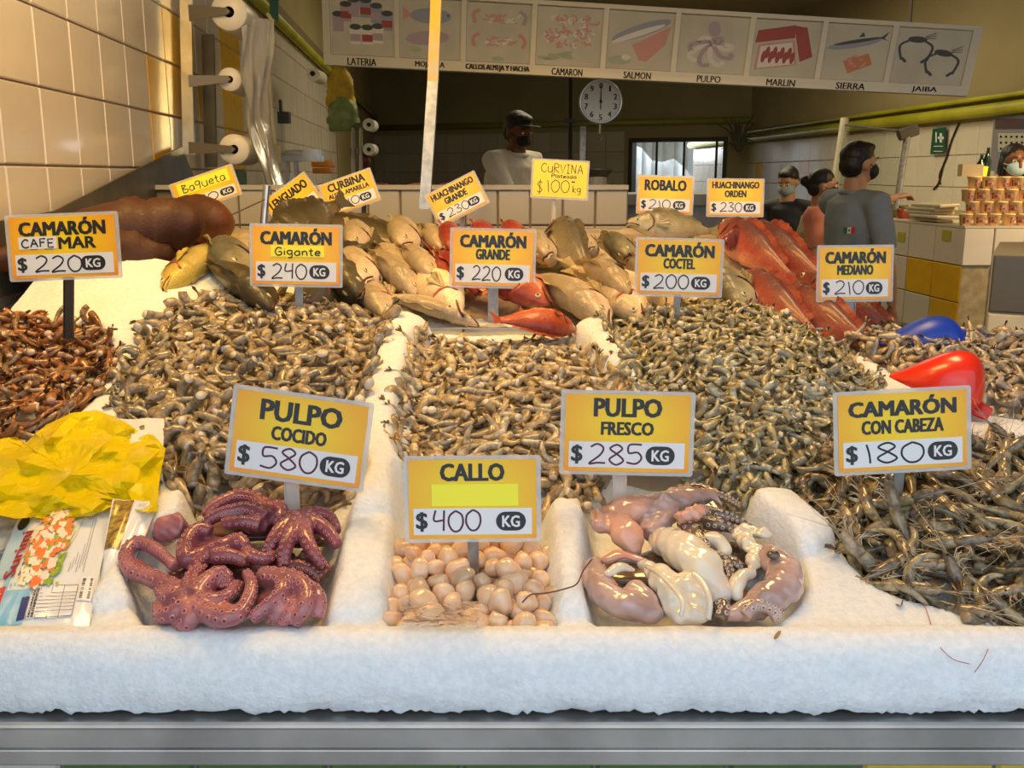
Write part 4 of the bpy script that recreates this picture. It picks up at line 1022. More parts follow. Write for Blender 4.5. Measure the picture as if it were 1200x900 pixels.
M_OCT = mat('cooked_octopus_skin', (.31, .085, .10), .30, sss=.25, sssr=.006, col2=(.17, .045, .065), vscale=22, bump=.2, bscale=300, bdist=.0008, coat=.5)
M_OCT2 = mat('cooked_octopus_web', (.50, .185, .18), .30, sss=.25, sssr=.006, col2=(.26, .08, .10), vscale=26, bump=.2, bscale=300, bdist=.0008, coat=.5)
M_SUCK = mat('sucker_rim', (.52, .19, .19), .3, coat=.5, sss=.1, sssr=.003); M_SUCKD = mat('sucker_cup', (.20, .04, .055), .35)
def suckers(mb, p, nrm, r):
    """one ring-shaped sucker"""
    q = nrm.to_track_quat('Z', 'Y').to_matrix(); prof = [(r * 1.05, -r * .6), (r * 1.0, r * .1), (r * .82, r * .32), (r * .55, r * .22), (r * .42, -r * .1), (r * .02, -r * .15)]
    k = len(mb.m); mb.lathe(prof, p, 9, 0, q)
    for i in range(k + 9 * 3, len(mb.m)): mb.m[i] = 1
def arm_path(pts, k=7): return catmull([GL(x, y, l) for x, y, l in pts], k)
def octopus(label, cores, arms, m=M_OCT, name='cooked_octopus', r0=.0135, r1=.005, sk=(M_SUCK, M_SUCKD), noise=.0005, webs=True, group=None, srows=2, sr=.30, mantle=None):
    c0 = GL(*cores[0][:3]); root = thing(name, label, 'octopus', (c0.x, c0.y, c0.z - .02)); root['category'] = 'octopus'
    b = MB(); C = []
    for (x, y, l, rx, ry, rz) in cores:
        c = GL(x, y, l); C.append(c); b.ell(c, (rx, ry, rz), 16, 12)
    sm = MB(); view = (CAMP - c0).normalized()
    for arm in arms:
        ra, rb = (arm[1], arm[2]) if len(arm) > 2 else (r0, r1); path = arm_path(arm[0]); n = len(path); rad = [ra + (rb - ra) * (i / (n - 1)) ** 1.1 for i in range(n)]
        b.tube(path, rad, 10)
        e = path[-1]; 
        if webs:
            for i in range(0, n // 2, 3): b.tube([path[i], C[0] - view * .012], [rad[i] * .9, .012], 6)
        acc = 0; lastp = path[0]; sgn = 1; first = True
        for i in range(1, n - 1):
            acc += (path[i] - path[i - 1]).length; r_ = rad[i]; step = r_ * sr * 2.15
            if acc < step or i < 2: continue
            acc = 0; t = (path[i + 1] - path[i - 1]).normalized(); out = (view + (path[i] - C[0]).normalized() * .25 + Vector((0, 0, .35))).normalized(); out = (out - t * out.dot(t)).normalized(); sd = t.cross(out)
            for q in ((-1, 1) if srows == 2 else (0,)):
                dv = (out * .86 + sd * .50 * q).normalized(); p = path[i] + dv * (r_ * .98) + t * (q * step * .25)
                suckers(sm, p, dv, r_ * sr * .85)
    # suckers need denser spacing than the path samples: second pass between samples
    body = remeshed(b, 'body', m, root, .0021, 5, noise)
    if sm.v: sm.build('suckers', list(sk), root, True)
    return root
octopus('cooked purple octopus at the front left of its hollow, arm looped far left', [(226, 702, .012, .034, .026, .018), (240, 712, .008, .03, .024, .016)],
  [([(212, 692, .02), (180, 678, .018), (155, 668, .018), (148, 650, .022), (162, 636, .026), (184, 645, .026), (205, 664, .022)], .0125, .008),
   ([(228, 700, .03), (240, 684, .032), (256, 672, .034), (266, 678, .03), (262, 690, .024)], .013, .007),
   ([(228, 708, .026), (250, 722, .024), (276, 722, .026), (292, 700, .032), (294, 682, .036), (288, 672, .034)], .013, .006),
   ([(222, 706, .026), (206, 718, .02), (190, 722, .012), (186, 708, .010)], .014, .008), ([(230, 704, .028), (252, 704, .030), (272, 694, .028), (280, 684, .02)], .012, .006),
   ([(220, 700, .028), (200, 700, .022), (188, 692, .014)], .013, .009), ([(222, 712, .024), (222, 728, .016), (208, 733, .006)], .014, .008), ([(235, 712, .024), (252, 728, .014), (262, 735, .004)], .012, .007),
   ([(225, 696, .03), (224, 678, .03), (236, 666, .026)], .012, .008)], M_OCT2, sr=.36)
octopus('cooked purple octopus at the front right of its hollow, web ridges running down', [(335, 704, .008, .036, .026, .018), (350, 700, .008, .028, .024, .016)],
  [([(308, 676, .026), (328, 680, .034), (330, 694, .034), (314, 710, .028), (294, 726, .016)], .0135, .008), ([(312, 676, .026), (345, 680, .034), (360, 694, .034), (356, 714, .026), (345, 730, .01)], .0135, .009),
   ([(330, 684, .03), (362, 690, .03), (374, 704, .026), (371, 724, .012)], .013, .008), ([(326, 698, .028), (330, 712, .024), (318, 730, .008)], .011, .007), ([(345, 706, .026), (338, 722, .018), (328, 733, .006)], .010, .006)], M_OCT2, sr=.36)
octopus('cooked purple octopus in the middle left of its hollow with short upright arms', [(248, 646, .008, .032, .024, .018)],
  [([(240, 650, .024), (220, 656, .026), (219, 636, .032), (232, 620, .036), (247, 624, .032)], .0135, .009), ([(245, 648, .026), (262, 640, .032), (280, 632, .032), (288, 642, .028)], .013, .008),
   ([(250, 652, .026), (270, 652, .028), (288, 658, .022)], .012, .008), ([(238, 652, .024), (228, 664, .022), (236, 672, .016)], .012, .008), ([(284, 640, .02), (292, 650, .022), (310, 655, .02), (322, 650, .018)], .011, .008)])
octopus('cooked purple octopus at the back of its hollow, arms swept to the left', [(308, 612, .006, .036, .024, .018), (292, 606, .010, .028, .022, .016)],
  [([(318, 604, .026), (300, 586, .032), (278, 582, .034), (254, 592, .032), (240, 606, .024)], .013, .008), ([(314, 608, .03), (292, 597, .036), (268, 600, .034), (248, 608, .028), (238, 618, .02)], .0125, .008),
   ([(306, 616, .026), (286, 612, .030), (262, 614, .026)], .012, .008), ([(312, 604, .026), (328, 594, .026), (328, 612, .02)], .013, .009)])
octopus('cooked purple octopus at the right of its hollow, arms hanging like a tassel', [(352, 620, .008, .032, .024, .020)],
  [([(354, 606, .034), (334, 616, .034), (320, 634, .028), (312, 650, .018)], .013, .008), ([(354, 606, .036), (342, 624, .036), (334, 644, .028), (332, 664, .014)], .0125, .008),
   ([(356, 608, .036), (358, 628, .036), (368, 648, .028), (380, 664, .014)], .0125, .007), ([(358, 606, .034), (374, 614, .034), (386, 626, .028), (396, 640, .02)], .0125, .008),
   ([(358, 604, .032), (376, 602, .030), (388, 608, .026), (395, 624, .018)], .012, .007), ([(350, 606, .034), (336, 608, .028), (322, 618, .022)], .012, .009)])
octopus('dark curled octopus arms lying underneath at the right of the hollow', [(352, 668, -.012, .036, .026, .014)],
  [([(330, 672, .0), (345, 664, .008), (362, 668, .008), (376, 680, .0)], .012, .007), ([(360, 650, .0), (374, 660, .006), (386, 672, .0)], .012, .008), ([(312, 668, .0), (300, 660, .01), (316, 654, .01)], .012, .008)], mat('dark_octopus_underlayer', (.16, .055, .05), .3, coat=.5), name='cooked_octopus')
b = MB(); b.tube([GL(192, 628, .0), GL(196, 620, .03), GL(206, 616, .036), GL(214, 622, .02)], [.015, .019, .018, .012], 14)
r_ = thing('octopus_mantle', 'pink cut octopus mantle sticking up at the left of the hollow', 'octopus', GL(200, 628, -.01)); remeshed(b, 'flesh', M_OCT2, r_, .002, 5, .0008, 120)

octopus('added dark underlayer shading the gaps beneath the cooked octopuses', [(270, 670, -.022, .075, .05, .012), (330, 670, -.022, .06, .05, .012), (300, 620, -.018, .07, .04, .012), (355, 630, -.018, .045, .03, .012), (230, 700, -.02, .05, .03, .012)], [([(200, 680, -.01), (230, 668, -.006), (262, 672, -.008)], .012, .008), ([(285, 690, -.01), (310, 664, -.004), (345, 654, -.008)], .012, .008)], mat('dark_octopus_underlayer', (.16, .055, .05), .3, coat=.5), noise=.001)  # added flat dark mass; its colour stands in for shade between the octopuses
# raw octopus pieces
def wet(name, c, c2, sc=18): return mat(name, c, .16, sss=.35, sssr=.008, col2=c2, vscale=sc, bump=.15, bscale=90, bdist=.001, coat=.9)
W_PINK = wet('raw_pink', (.80, .42, .27), (.52, .30, .26)); W_CREAM = wet('raw_cream', (.86, .78, .60), (.66, .58, .50), 14); W_MAUVE = wet('raw_mauve', (.64, .44, .40), (.36, .24, .21), 16)
W_BROWN = wet('raw_brown', (.26, .17, .10), (.10, .07, .06), 30); W_RED = wet('raw_membrane', (.66, .22, .17), (.6, .4, .3))
def raw(name, label, m, tubes, extra=None, noise=.0016, ns=55, cat='octopus'):
    c0 = GL(*tubes[0][0][0]); root = thing(name, label, cat, (c0.x, c0.y, c0.z - .02)); b = MB()
    for pts, rad, flat in tubes:
        path = catmull([GL(*p) for p in pts], 5); rr_ = np.interp(np.linspace(0, 1, len(path)), np.linspace(0, 1, len(rad)), rad); b.tube(path, list(rr_), 14, flat=flat)
        b.ell(path[0], (rr_[0], rr_[0], rr_[0] * flat), 12, 8); b.ell(path[-1], (rr_[-1], rr_[-1], rr_[-1] * flat), 12, 8)
    remeshed(b, 'flesh', m, root, .0024, 7, noise, ns)
    if extra: extra(root)
    return root
raw('raw_octopus', 'raw pink-orange octopus mantle folded at the back left of the FRESCO hollow', W_PINK, [([(704, 612, .006), (726, 602, .016), (752, 596, .018), (778, 592, .014)], [.016, .026, .026, .018], .8), ([(722, 612, .016), (736, 628, .018), (742, 644, .008)], [.020, .022, .012], .8), ([(698, 602, .02), (704, 616, .02)], [.008, .012], 1)])
raw('raw_octopus', 'long grey-brown octopus head stretching right at the back of the FRESCO hollow', W_MAUVE, [([(758, 606, .012), (778, 592, .022), (806, 582, .02), (832, 582, .012), (840, 590, .004)], [.022, .024, .018, .012, .008], .8), ([(762, 622, .010), (782, 604, .018)], [.016, .016], .9)], noise=.002, ns=80)
raw('octopus_flesh', 'lumpy pink scrap of flesh on the grey octopus head', W_PINK, [([(798, 606, .038), (812, 602, .042), (822, 598, .038)], [.009, .011, .009], .9)], noise=.0022, ns=150, cat='seafood')
raw('raw_octopus', 'plump cream octopus mantle in the middle of the FRESCO hollow', W_CREAM, [([(776, 634, .014), (796, 642, .026), (822, 664, .026), (842, 694, .010)], [.020, .027, .027, .018], .85)])
def bag_extra(root):
    b = MB(); path = catmull([GL(758, 664, .034), GL(772, 672, .046), GL(790, 690, .048), GL(800, 706, .044), GL(798, 722, .03)], 6); b.tube(path, [.003] * len(path), 8)
    path = catmull([GL(812, 672, .046), GL(824, 684, .044), GL(832, 704, .036), GL(830, 726, .02)], 6); b.tube(path, [.0035] * len(path), 8); b.build('rim', W_CREAM, root, True)
raw('raw_octopus', 'open cream octopus bag at the very front of the FRESCO hollow', W_CREAM, [([(752, 660, .018), (770, 672, .022), (788, 692, .020), (798, 720, .006)], [.007, .016, .022, .018], .7), ([(806, 672, .026), (812, 690, .020), (816, 720, .004)], [.010, .018, .018], .7)], bag_extra, .0022, 70)
raw('raw_octopus', 'mauve curved octopus mantle at the front left of the FRESCO hollow', W_MAUVE, [([(696, 664, .006), (702, 686, .008), (720, 704, .010), (744, 712, .010), (764, 718, .004)], [.014, .020, .021, .020, .015], .85), ([(744, 690, .014), (760, 706, .012)], [.014, .014], .8)])
raw('octopus_membrane', 'thin red membrane and pale fold left of the cream octopus bag', W_RED, [([(710, 656, .018), (730, 650, .024), (752, 656, .024)], [.008, .011, .006], .5)], cat='seafood')
raw('octopus_fold', 'pale frilled fold of flesh on the mauve mantle', W_CREAM, [([(712, 672, .026), (728, 664, .028), (742, 668, .024)], [.006, .009, .006], .6)], cat='seafood')
def eye_extra(root):
    b = MB(); c = GL(906, 650, .038); b.ell(c, (.009, .008, .005), 14, 8); o = b.build('eye', W_BROWN, root, True); b = MB(); b.ell(c + Vector((.001, -.003, .003)), (.0055, .003, .003), 10, 6); b.build('pupil', M_EYEB, o, True)
raw('raw_octopus', 'mauve octopus head with a dark closed eye at the right of the FRESCO hollow', W_MAUVE, [([(900, 654, .014), (916, 666, .016), (918, 686, .014), (898, 702, .012), (874, 712, .006), (856, 722, .0)], [.019, .023, .025, .023, .013, .010], .85)], eye_extra)
raw('octopus_fold', 'cream ruffled skin hanging behind the octopus head with the eye', W_CREAM, [([(862, 622, .012), (874, 634, .018), (884, 648, .018), (882, 666, .016)], [.010, .013, .012, .008], .6), ([(870, 620, .01), (896, 626, .01)], [.012, .012], .5)], noise=.0028, ns=90, cat='seafood')
raw('octopus_fold', 'white knuckle-like fold beside the octopus head with the eye', W_CREAM, [([(880, 672, .022), (868, 676, .022), (862, 690, .016), (864, 700, .01)], [.007, .011, .010, .007], .9)], noise=.0012, cat='seafood')
raw('octopus_fold', 'white rounded lobe behind the plump cream mantle', W_CREAM, [([(828, 632, .024), (842, 634, .026), (848, 646, .02)], [.010, .013, .010], .8)], cat='seafood')
SKR = (mat('raw_sucker', (.62, .50, .42), .2, coat=.8), mat('raw_sucker_cup', (.22, .14, .12), .3))
octopus('dark raw octopus tentacles with pale suckers between mantle and head', [(848, 664, .004, .02, .016, .012)], [([(838, 652, .014), (850, 660, .022), (856, 674, .018), (850, 690, .010)], .009, .005), ([(846, 656, .016), (862, 660, .02), (868, 668, .016)], .009, .005), ([(800, 612, .02), (816, 628, .024), (832, 648, .020)], .011, .009)], W_BROWN, 'raw_octopus', sk=SKR, sr=.36)
octopus('dark raw tentacles with tiny suckers along the back of the FRESCO hollow', [(850, 612, .0, .02, .016, .012)], [([(822, 598, .012), (840, 602, .018), (860, 608, .014), (880, 618, .006)], .010, .005), ([(826, 612, .014), (846, 616, .018), (868, 622, .010)], .011, .006), ([(790, 578, .01), (815, 572, .014), (842, 580, .012), (868, 594, .004)], .010, .005)], W_BROWN, 'raw_octopus', sk=SKR, sr=.36)
octopus('curled pinkish tentacle under the octopus head at the front right', [(890, 716, .0, .014, .012, .008)], [([(872, 722, .006), (884, 710, .014), (900, 712, .014), (912, 720, .008), (904, 726, .004)], .009, .006)], W_MAUVE, 'raw_octopus', sk=SKR, sr=.4)
octopus('added dark underlayer with one tentacle, shading the bottom of the FRESCO hollow', [(845, 700, -.018, .05, .035, .014), (800, 660, -.022, .07, .045, .014), (740, 670, -.022, .05, .04, .012), (870, 650, -.022, .04, .04, .012)], [([(838, 700, .0), (848, 712, .004), (842, 728, .0)], .012, .008)], W_BROWN, 'raw_octopus', sk=SKR, sr=.4)  # dark filler added underneath so gaps in the raw octopus look shaded

# ------------------------------------------------------------------ scallops
M_SCA = mat('raw_scallop', (.86, .62, .40), .2, sss=.4, sssr=.008, col2=(.70, .46, .29), vscale=40, rnd=.12, coat=.7, bump=.1, bscale=120, bdist=.0006)
def scallop_mesh(seed):
    rr = random.Random(seed); b = MB(); b.ell((0, 0, 0), (1, 1, 1), 14, 10); vs = []
    pl = [(Vector((rr.gauss(0, 1), rr.gauss(0, 1), rr.gauss(0, 1))).normalized(), rr.uniform(.62, .85)) for _ in range(5)]
    for v in b.v:
        v = Vector(v)
        for n_, d_ in pl:
            k = v.dot(n_)
            if k > d_: v = v - n_ * (k - d_) * .85
        vs.append(tuple(v * .0155 * Vector((1.12, .92, .82)).length / 1.67)); 
    b.v = [(x * 1.18, y * .95, z * .85) for x, y, z in vs]; return b.mesh('scallop', M_SCA, True)
SCM = [scallop_mesh(i) for i in range(6)]
poly = BINS['scallops'][0]; rg = np.random.default_rng(5)
def scp(x, y): 
    s_ = float(sdf(np.array([x]), np.array([y]), poly)[0]); return float(S(y)) - .016 + .022 * float(sstep(s_ / .04))
k = 0
def put_sc(lst, lab, grp):
    for p, q in lst:
        if p.y > 1.245: continue
        o = bpy.data.objects.new('scallop', SCM[rg.integers(6)]); link(o); o.location = p; o.rotation_euler = q.to_euler(); s_ = rg.uniform(.8, 1.15); o.scale = (s_,) * 3
        props(o, lab, 'scallop', grp)
put_sc(placer(poly, scp, 400, .026, rg, .0185, 1.2, -.014, .001), 'raw pale scallop in the heap below the CALLO sign', 'scallops below the CALLO sign')
put_sc(placer(poly, scp, 400, .026, rg, .0205, 1.2, .004, .002), 'raw pale scallop in the heap below the CALLO sign', 'scallops below the CALLO sign')
# ------------------------------------------------------------------ film roll dispenser on the left wall
M_ROLL = mat('cling_film_roll', (.80, .74, .60), .35, var=.1, vscale=5, sss=.2); M_CORE = mat('roll_hole', (.02, .02, .02), .8)
def film_mat(name, c, tr, r=.12): return mat(name, c, r, trans=tr, ior=1.15, spec=.6, bump=.4, bscale=22, bdist=.006)
M_FILM = film_mat('clear_film', (.80, .76, .66), .50, .2)
def wallp(px, py, off): return on_left(px, py, off)
M_ARM = mat('arm_steel', (.17, .14, .10), .5, .3)
DSP = thing('film_roll_dispenser', 'steel wall bracket holding three big rolls of clear plastic film', 'dispenser', wallp(215, 180, .05))
b = MB(); a0, a1 = wallp(210, -20, .03), wallp(214, 181, .03); b.hexa([a0, a0 + Vector((.045, 0, 0)), a1 + Vector((.045, 0, 0)), a1], (0, .02, 0)); b.build('upright', M_STEEL, DSP, fix=True)
b = MB(); a0, a1 = wallp(236, 40, .03), wallp(240, 196, .03); b.hexa([a0, a0 + Vector((.05, 0, 0)), a1 + Vector((.05, 0, 0)), a1], (0, .02, 0)); b.build('upright', M_DSTEEL, DSP, fix=True)
ax = Vector((-WK, 1, 0)).normalized()
for i, (px, py, rp, d, lab) in enumerate([(268, 14, 21, 3.72, 'top'), (269, 93, 13.5, 3.78, 'middle'), (274, 175, 17.5, 3.72, 'bottom')]):
    c = P(px, py, d); r = rp / F * d
    b = MB(); w0 = P(221, py + (1 if i == 0 else (2 if i == 1 else -2)), 3.72); hp = .022 if i else .03
    b.hexa([w0 + Vector((0, 0, -hp)), w0 + Vector((0, 0, hp)), c + Vector((0, -.02, .012)), c + Vector((0, -.02, -.012))], (0, .006, 0)); b.cyl(c + Vector((0, -.02, 0)), c + ax * .32, .008, 8)
    b.build('arm', M_ARM, DSP, fix=True)
    R_t = thing('film_roll', '%s roll of clear plastic film on the wall dispenser at upper left' % lab, 'film roll', c, group=None)
    b = MB(); M = ax.to_track_quat('Z', 'Y').to_matrix(); b.lathe([(r * .3, .0), (r * .96, .0), (r, .006), (r, .30), (r * .96, .305), (r * .3, .305), (r * .3, 0)], c, 32, 0, M); b.build('roll', M_ROLL, R_t, True)
    b = MB(); b.lathe([(r * .3, .001), (r * .3, .30), (r * .18, .30), (r * .18, .001)], c, 20, 0, M); b.lathe([(.001, .02), (r * .19, .02)], c, 20, 0, M); b.build('core', M_CORE, R_t, True)
# film hanging down from the rolls
b = MB(); rows = 34; cols = 16
for i in range(rows):
    t = i / (rows - 1)
    l = np.interp(t, [0, .3, .55, 1], [281, 280, 290, 320]); r = np.interp(t, [0, .3, .55, 1], [322, 316, 312, 338]); y = 22 + t * 222
    for j in range(cols):
        s_ = j / (cols - 1); q = P(l + (r - l) * s_, y, 3.74 + .32 * s_); q.x += .008 * math.sin(s_ * 19 + t * 3) + .006 * math.sin(t * 17 + s_ * 5); q.y += .02 * math.sin(s_ * 9 + t * 6); b.v.append(tuple(q))
b.f = [(i * cols + j, i * cols + j + 1, (i + 1) * cols + j + 1, (i + 1) * cols + j) for i in range(rows - 1) for j in range(cols - 1)]; b.m = [0] * len(b.f)
b.top('plastic_film', M_FILM, 'crinkled clear plastic film hanging down from the rolls on the left wall', 'plastic film', smooth=True)
# white wall hook pipe, socket box and shelf farther along the wall
b = MB(); b.tube(catmull([P(313, 16, 4.6), P(317, 22, 4.6), P(316, 34, 4.6), P(314, 60, 4.62), P(317, 120, 4.62), P(322, 172, 4.62)], 6), .009, 8)
b.top('conduit', mat('cream_conduit', (.66, .56, .30), .4), 'thin cream conduit hanging from the yellow pipe down the left wall', 'conduit', smooth=True)
b = MB(); b.box(P(322, 181, 4.62), (.05, .04, .085)); b.top('switch_box', mat('cream_box', (.50, .42, .22), .5), 'cream plastic switch box at the foot of the conduit', 'switch', bevel=.004)
b = MB(); b.box(P(333, 138, 4.8), (.055, .05, .055)); b.box(P(329, 128, 4.82), (.012, .02, .09)); b.top('power_adapter', mat('black_plastic', (.015, .015, .015), .4), 'small black power adapter plugged in on the left wall', 'adapter')
SHF = thing('wall_shelf', 'small steel shelf with a drip tray by the left wall', 'shelf', P(350, 190, 5.0))
b = MB(); b.box(P(352, 186, 5.0), (.22, .12, .03)); b.box(P(366, 181, 5.0), (.08, .1, .05)); b.build('tray', M_STEEL, SHF); b = MB(); b.box(P(338, 215, 5.0), (.02, .02, .22)); b.box(P(348, 215, 5.0), (.02, .02, .22)); b.build('leg', M_STEEL, SHF)
b = MB(); b.ell(P(345, 180, 4.98), (.075, .04, .02), 10, 6); b.top('plastic_bag', mat('pale_bag', (.5, .52, .5), .3, trans=.3), 'crumpled pale plastic bag on the small steel shelf', 'bag', smooth=True)
b = MB(); b.box(P(379, 192, 5.3), (.11, .12, .035)); b.box(P(379, 200, 5.3), (.10, .10, .03)); b.top('tub', mat('orange_tub', (.62, .22, .02), .4), 'orange plastic tub behind the CURBINA sign', 'tub', bevel=.006)
b = MB(); b.cyl(P(367, 87, 6.2), P(367, 87, 6.2) + Vector((0, .25, 0)), .042, 20); R_t = b.top('film_roll', M_ROLL, 'small roll of film fixed to the far left wall under the yellow pipe', 'film roll', smooth=False)
b = MB(); b.cyl(P(366, 86, 6.19), P(366, 86, 6.19) + Vector((0, .02, 0)), .016, 12); b.build('core', M_CORE, R_t)
for px, py, s_, m in [(399, 108, 1, mat('yellow_cloth', (.58, .38, .02), .6, var=.3)), (402, 134, .7, mat('green_bag', (.22, .30, .10), .4, var=.3))]:
    b = MB(); c = P(px, py, 6.6); k = len(b.v)
    for i in range(9):
        t = i / 8; w_ = (.035 + .06 * math.sin(t * 2.6)) * (1 if s_ == 1 else 1.1)
        for j in range(12):
            a = j / 12 * 6.283; q = 1 + .25 * math.sin(a * 4 + i); b.v.append((c.x + math.cos(a) * w_ * q, c.y + math.sin(a) * w_ * .5 * q, c.z + (.16 - .32 * t) * s_))
    b.f = [(i * 12 + j, i * 12 + (j + 1) % 12, (i + 1) * 12 + (j + 1) % 12, (i + 1) * 12 + j) for i in range(8) for j in range(12)] + [tuple(range(12))] + [tuple(range(96, 108))]; b.m = [0] * len(b.f)
    b.top('hanging_cloth' if s_ == 1 else 'hanging_bag', m, 'wrinkled yellow cloth hanging from the yellow pipe' if s_ == 1 else 'greenish plastic bag hanging just under the yellow cloth', 'cloth' if s_ == 1 else 'bag', smooth=True)
RK = thing('bag_rack', 'dark rack with two small film rolls at the far end of the left wall', 'rack', P(412, 210, 6.6))
b = MB(); b.cyl(P(414, 150, 6.6), P(414, 212, 6.6), .014, 8); b.cyl(P(423, 150, 6.6), P(423, 212, 6.6), .012, 8); b.build('post', M_STEEL, RK)
for y in (148, 177): b = MB(); b.hexa([P(410, y - 3, 6.6), P(430, y - 5, 6.6), P(430, y + 2, 6.6), P(410, y + 6, 6.6)], (0, .03, 0)); b.build('arm', M_DSTEEL, RK, fix=True)
for y in (146, 175):
    b = MB(); b.cyl(P(432, y, 6.58), P(432, y, 6.58) + Vector((0, .2, 0)), .04, 18); R_t = b.top('film_roll', M_ROLL, 'small film roll on the %s arm of the dark rack' % ('upper' if y < 150 else 'lower'), 'film roll')
    b = MB(); b.cyl(P(432, y, 6.57), P(432, y, 6.57) + Vector((0, .02, 0)), .014, 12); b.build('core', M_CORE, R_t)
b = MB(); b.ell(P(426, 188, 6.7), (.05, .05, .055), 12, 8); b.top('meat_piece', mat('dark_meat', (.10, .02, .02), .4), 'dark red piece of fish hanging from the rack', 'fish', smooth=True)
# fillets lying on the ledge of the partition counter
CT = thing('work_counter', 'dim work counter behind the tiled partition, with fish fillets on it', 'counter', (LPa.x + .4, LPa.y + .45, 0))
b = MB(); b.box((LPa.x + .95, LPa.y + .5, 1.36), (1.75, .5, .04)); b.box((LPa.x + .95, LPa.y + .5, .67), (1.65, .44, 1.34)); b.build('worktop', M_DSTEEL, CT)
for i, (x0, x1, y, c) in enumerate([(366, 400, 205, (.30, .10, .08)), (404, 430, 204, (.20, .07, .05)), (432, 462, 208, (.16, .05, .05)), (470, 520, 211, (.34, .16, .13)), (508, 545, 212, (.25, .10, .09))]):
    b = MB(); a, c_ = P(x0, y, 3.75), P(x1, y + 1, 3.75); a.z = c_.z = 1.395
    b.tube(catmull([a, (a * 2 + c_) / 3 + Vector((0, 0, .014)), (a + 2 * c_) / 3 + Vector((0, .02, .010)), c_], 5), [.006] + [.028] * 13 + [.030, .006][:2] if False else .022, 10, flat=.6)
    b.top('fish_fillet', mat('fillet_%d' % i, c, .35, var=.4, vscale=30), ['reddish fillets at the left end of the dim work counter', 'dark fillet under the rack on the work counter', 'dark fillet right of the rack on the work counter', 'pink fillet left of the yellow-topped pole', 'pink-brown fillet behind the metal pole'][i], 'fish', smooth=True)
# tall pole
PO = thing('metal_pole', 'tall thin galvanised pole with yellow paint on its upper part, left of centre', 'pole', P(497, 250, 3.05))
b = MB(); a, m_, c = P(513, -60, 3.05), P(507, 95, 3.05), P(497, 245, 3.05); w_ = Vector((.0165, 0, 0)); b.hexa([m_ - w_, m_ + w_, c + w_, c - w_], (0, .03, 0)); b.build('lower_pole', M_GALV, PO, fix=True)
b = MB(); b.hexa([a - w_, a + w_, m_ + w_, m_ - w_], (0, .03, 0)); b.build('painted_pole', mat('worn_yellow_paint', (.66, .42, .03), .5, col2=(.50, .44, .30), vscale=14), PO, fix=True)
# ring stand left of the Lenguado sign
b = MB(); b.cyl(P(306, 300, 2.95), P(313, 218, 2.95), .012, 12); b.top('steel_stub', M_STEEL, 'short steel tube standing left of the LENGUADO sign', 'tube', smooth=False)
b = MB(); b.tube([P(310, 234, 2.9), P(262, 256, 2.75), P(200, 278, 2.6), P(140, 293, 2.45)], .0022, 6); b.top('wire', M_DSTEEL, 'thin wire stretched over the brown fish from the steel tube', 'wire')

# ------------------------------------------------------------------ packages and yellow bag at the left front
def patch_fn(c4, bulge=.012, lift=0.):
    A_, B_, C_2, D_ = [GL(x, y, l) for x, y, l in c4]; n = (B_ - A_).cross(D_ - A_).normalized(); n = -n if n.z < 0 else n
    def f(s, t, off=0.):
        p = A_ * (1 - s) * (1 - t) + B_ * s * (1 - t) + C_2 * s * t + D_ * (1 - s) * t
        e = 16 * s * (1 - s) * t * (1 - t) if 0 <= s <= 1 and 0 <= t <= 1 else 0
        return p + n * (bulge * min(1, max(0, e)) ** .6 + .0012 * math.sin(s * 17 + t * 6) + off)
    return f
def patch(f, s0, s1, t0, t1, name, m, parent, off=.0006, ns=10, nt=10, warp=None):
    b = MB()
    for i in range(nt + 1):
        for j in range(ns + 1):
            s = s0 + (s1 - s0) * j / ns; t = t0 + (t1 - t0) * i / nt
            if warp: s, t = warp(s, t)
            b.v.append(tuple(f(s, t, off)))
    b.f = [(i * (ns + 1) + j, (i + 1) * (ns + 1) + j, (i + 1) * (ns + 1) + j + 1, i * (ns + 1) + j + 1) for i in range(nt) for j in range(ns)]; b.m = [0] * len(b.f)
    return b.build(name, m, parent, True)
def polyp(b, f, pts, off, mi=0):
    b.add([tuple(f(s, t, off)) for s, t in pts], [tuple(reversed(range(len(pts))))], mi)
def text_on(f, txt, s0, t0, s1, t1, s2, t2, m, parent, off=.0016, bold=.03):
    """lettering whose baseline runs s0,t0 -> s1,t1 and whose up direction ends at s2,t2"""
    me = text_mesh(txt, 1., 1., bold, m).copy(); n = len(me.vertices); org = parent.location
    for v in me.vertices:
        x, y = v.co.x + .5, v.co.y + .5; s = s0 + (s1 - s0) * x + (s2 - s0) * y; t = t0 + (t1 - t0) * x + (t2 - t0) * y
        v.co = f(s, t, off) - org
    me.materials.clear(); me.materials.append(m); o = bpy.data.objects.new('lettering', me); link(o, parent); return o
PK = thing('surimi_package', 'white vacuum pack of surimi printed with an orange and white salad picture', 'package', GL(50, 680, -.02))
pf = patch_fn([(22, 606, .018), (134, 592, .022), (104, 733, .004), (-34, 746, .0)], .010)
M_PKW = mat('package_white', (.80, .83, .84), .18, coat=.9, bump=.2, bscale=25, bdist=.003); M_RED = mat('print_red', (.70, .03, .03), .3, coat=.6); M_BLU = mat('print_navy', (.03, .05, .2), .3)
b = MB(); patch(pf, 0, 1, 0, 1, 'pouch', M_PKW, PK, 0, 16, 16)
patch(pf, 0, 1, 0, 1, 'back_film', M_PKW, PK, -.006, 12, 12)
patch(pf, .0, .16, .08, .60, 'blue_print', mat('print_sky', (.42, .62, .74), .3, coat=.6), PK, .0008)
patch(pf, .14, .42, .50, .96, 'blue_print', mat('print_blue', (.10, .42, .70), .25, col2=(.4, .66, .82), vscale=14, coat=.8), PK, .0009)
patch(pf, .01, .18, .68, 1.0, 'red_band', M_RED, PK, .0011)
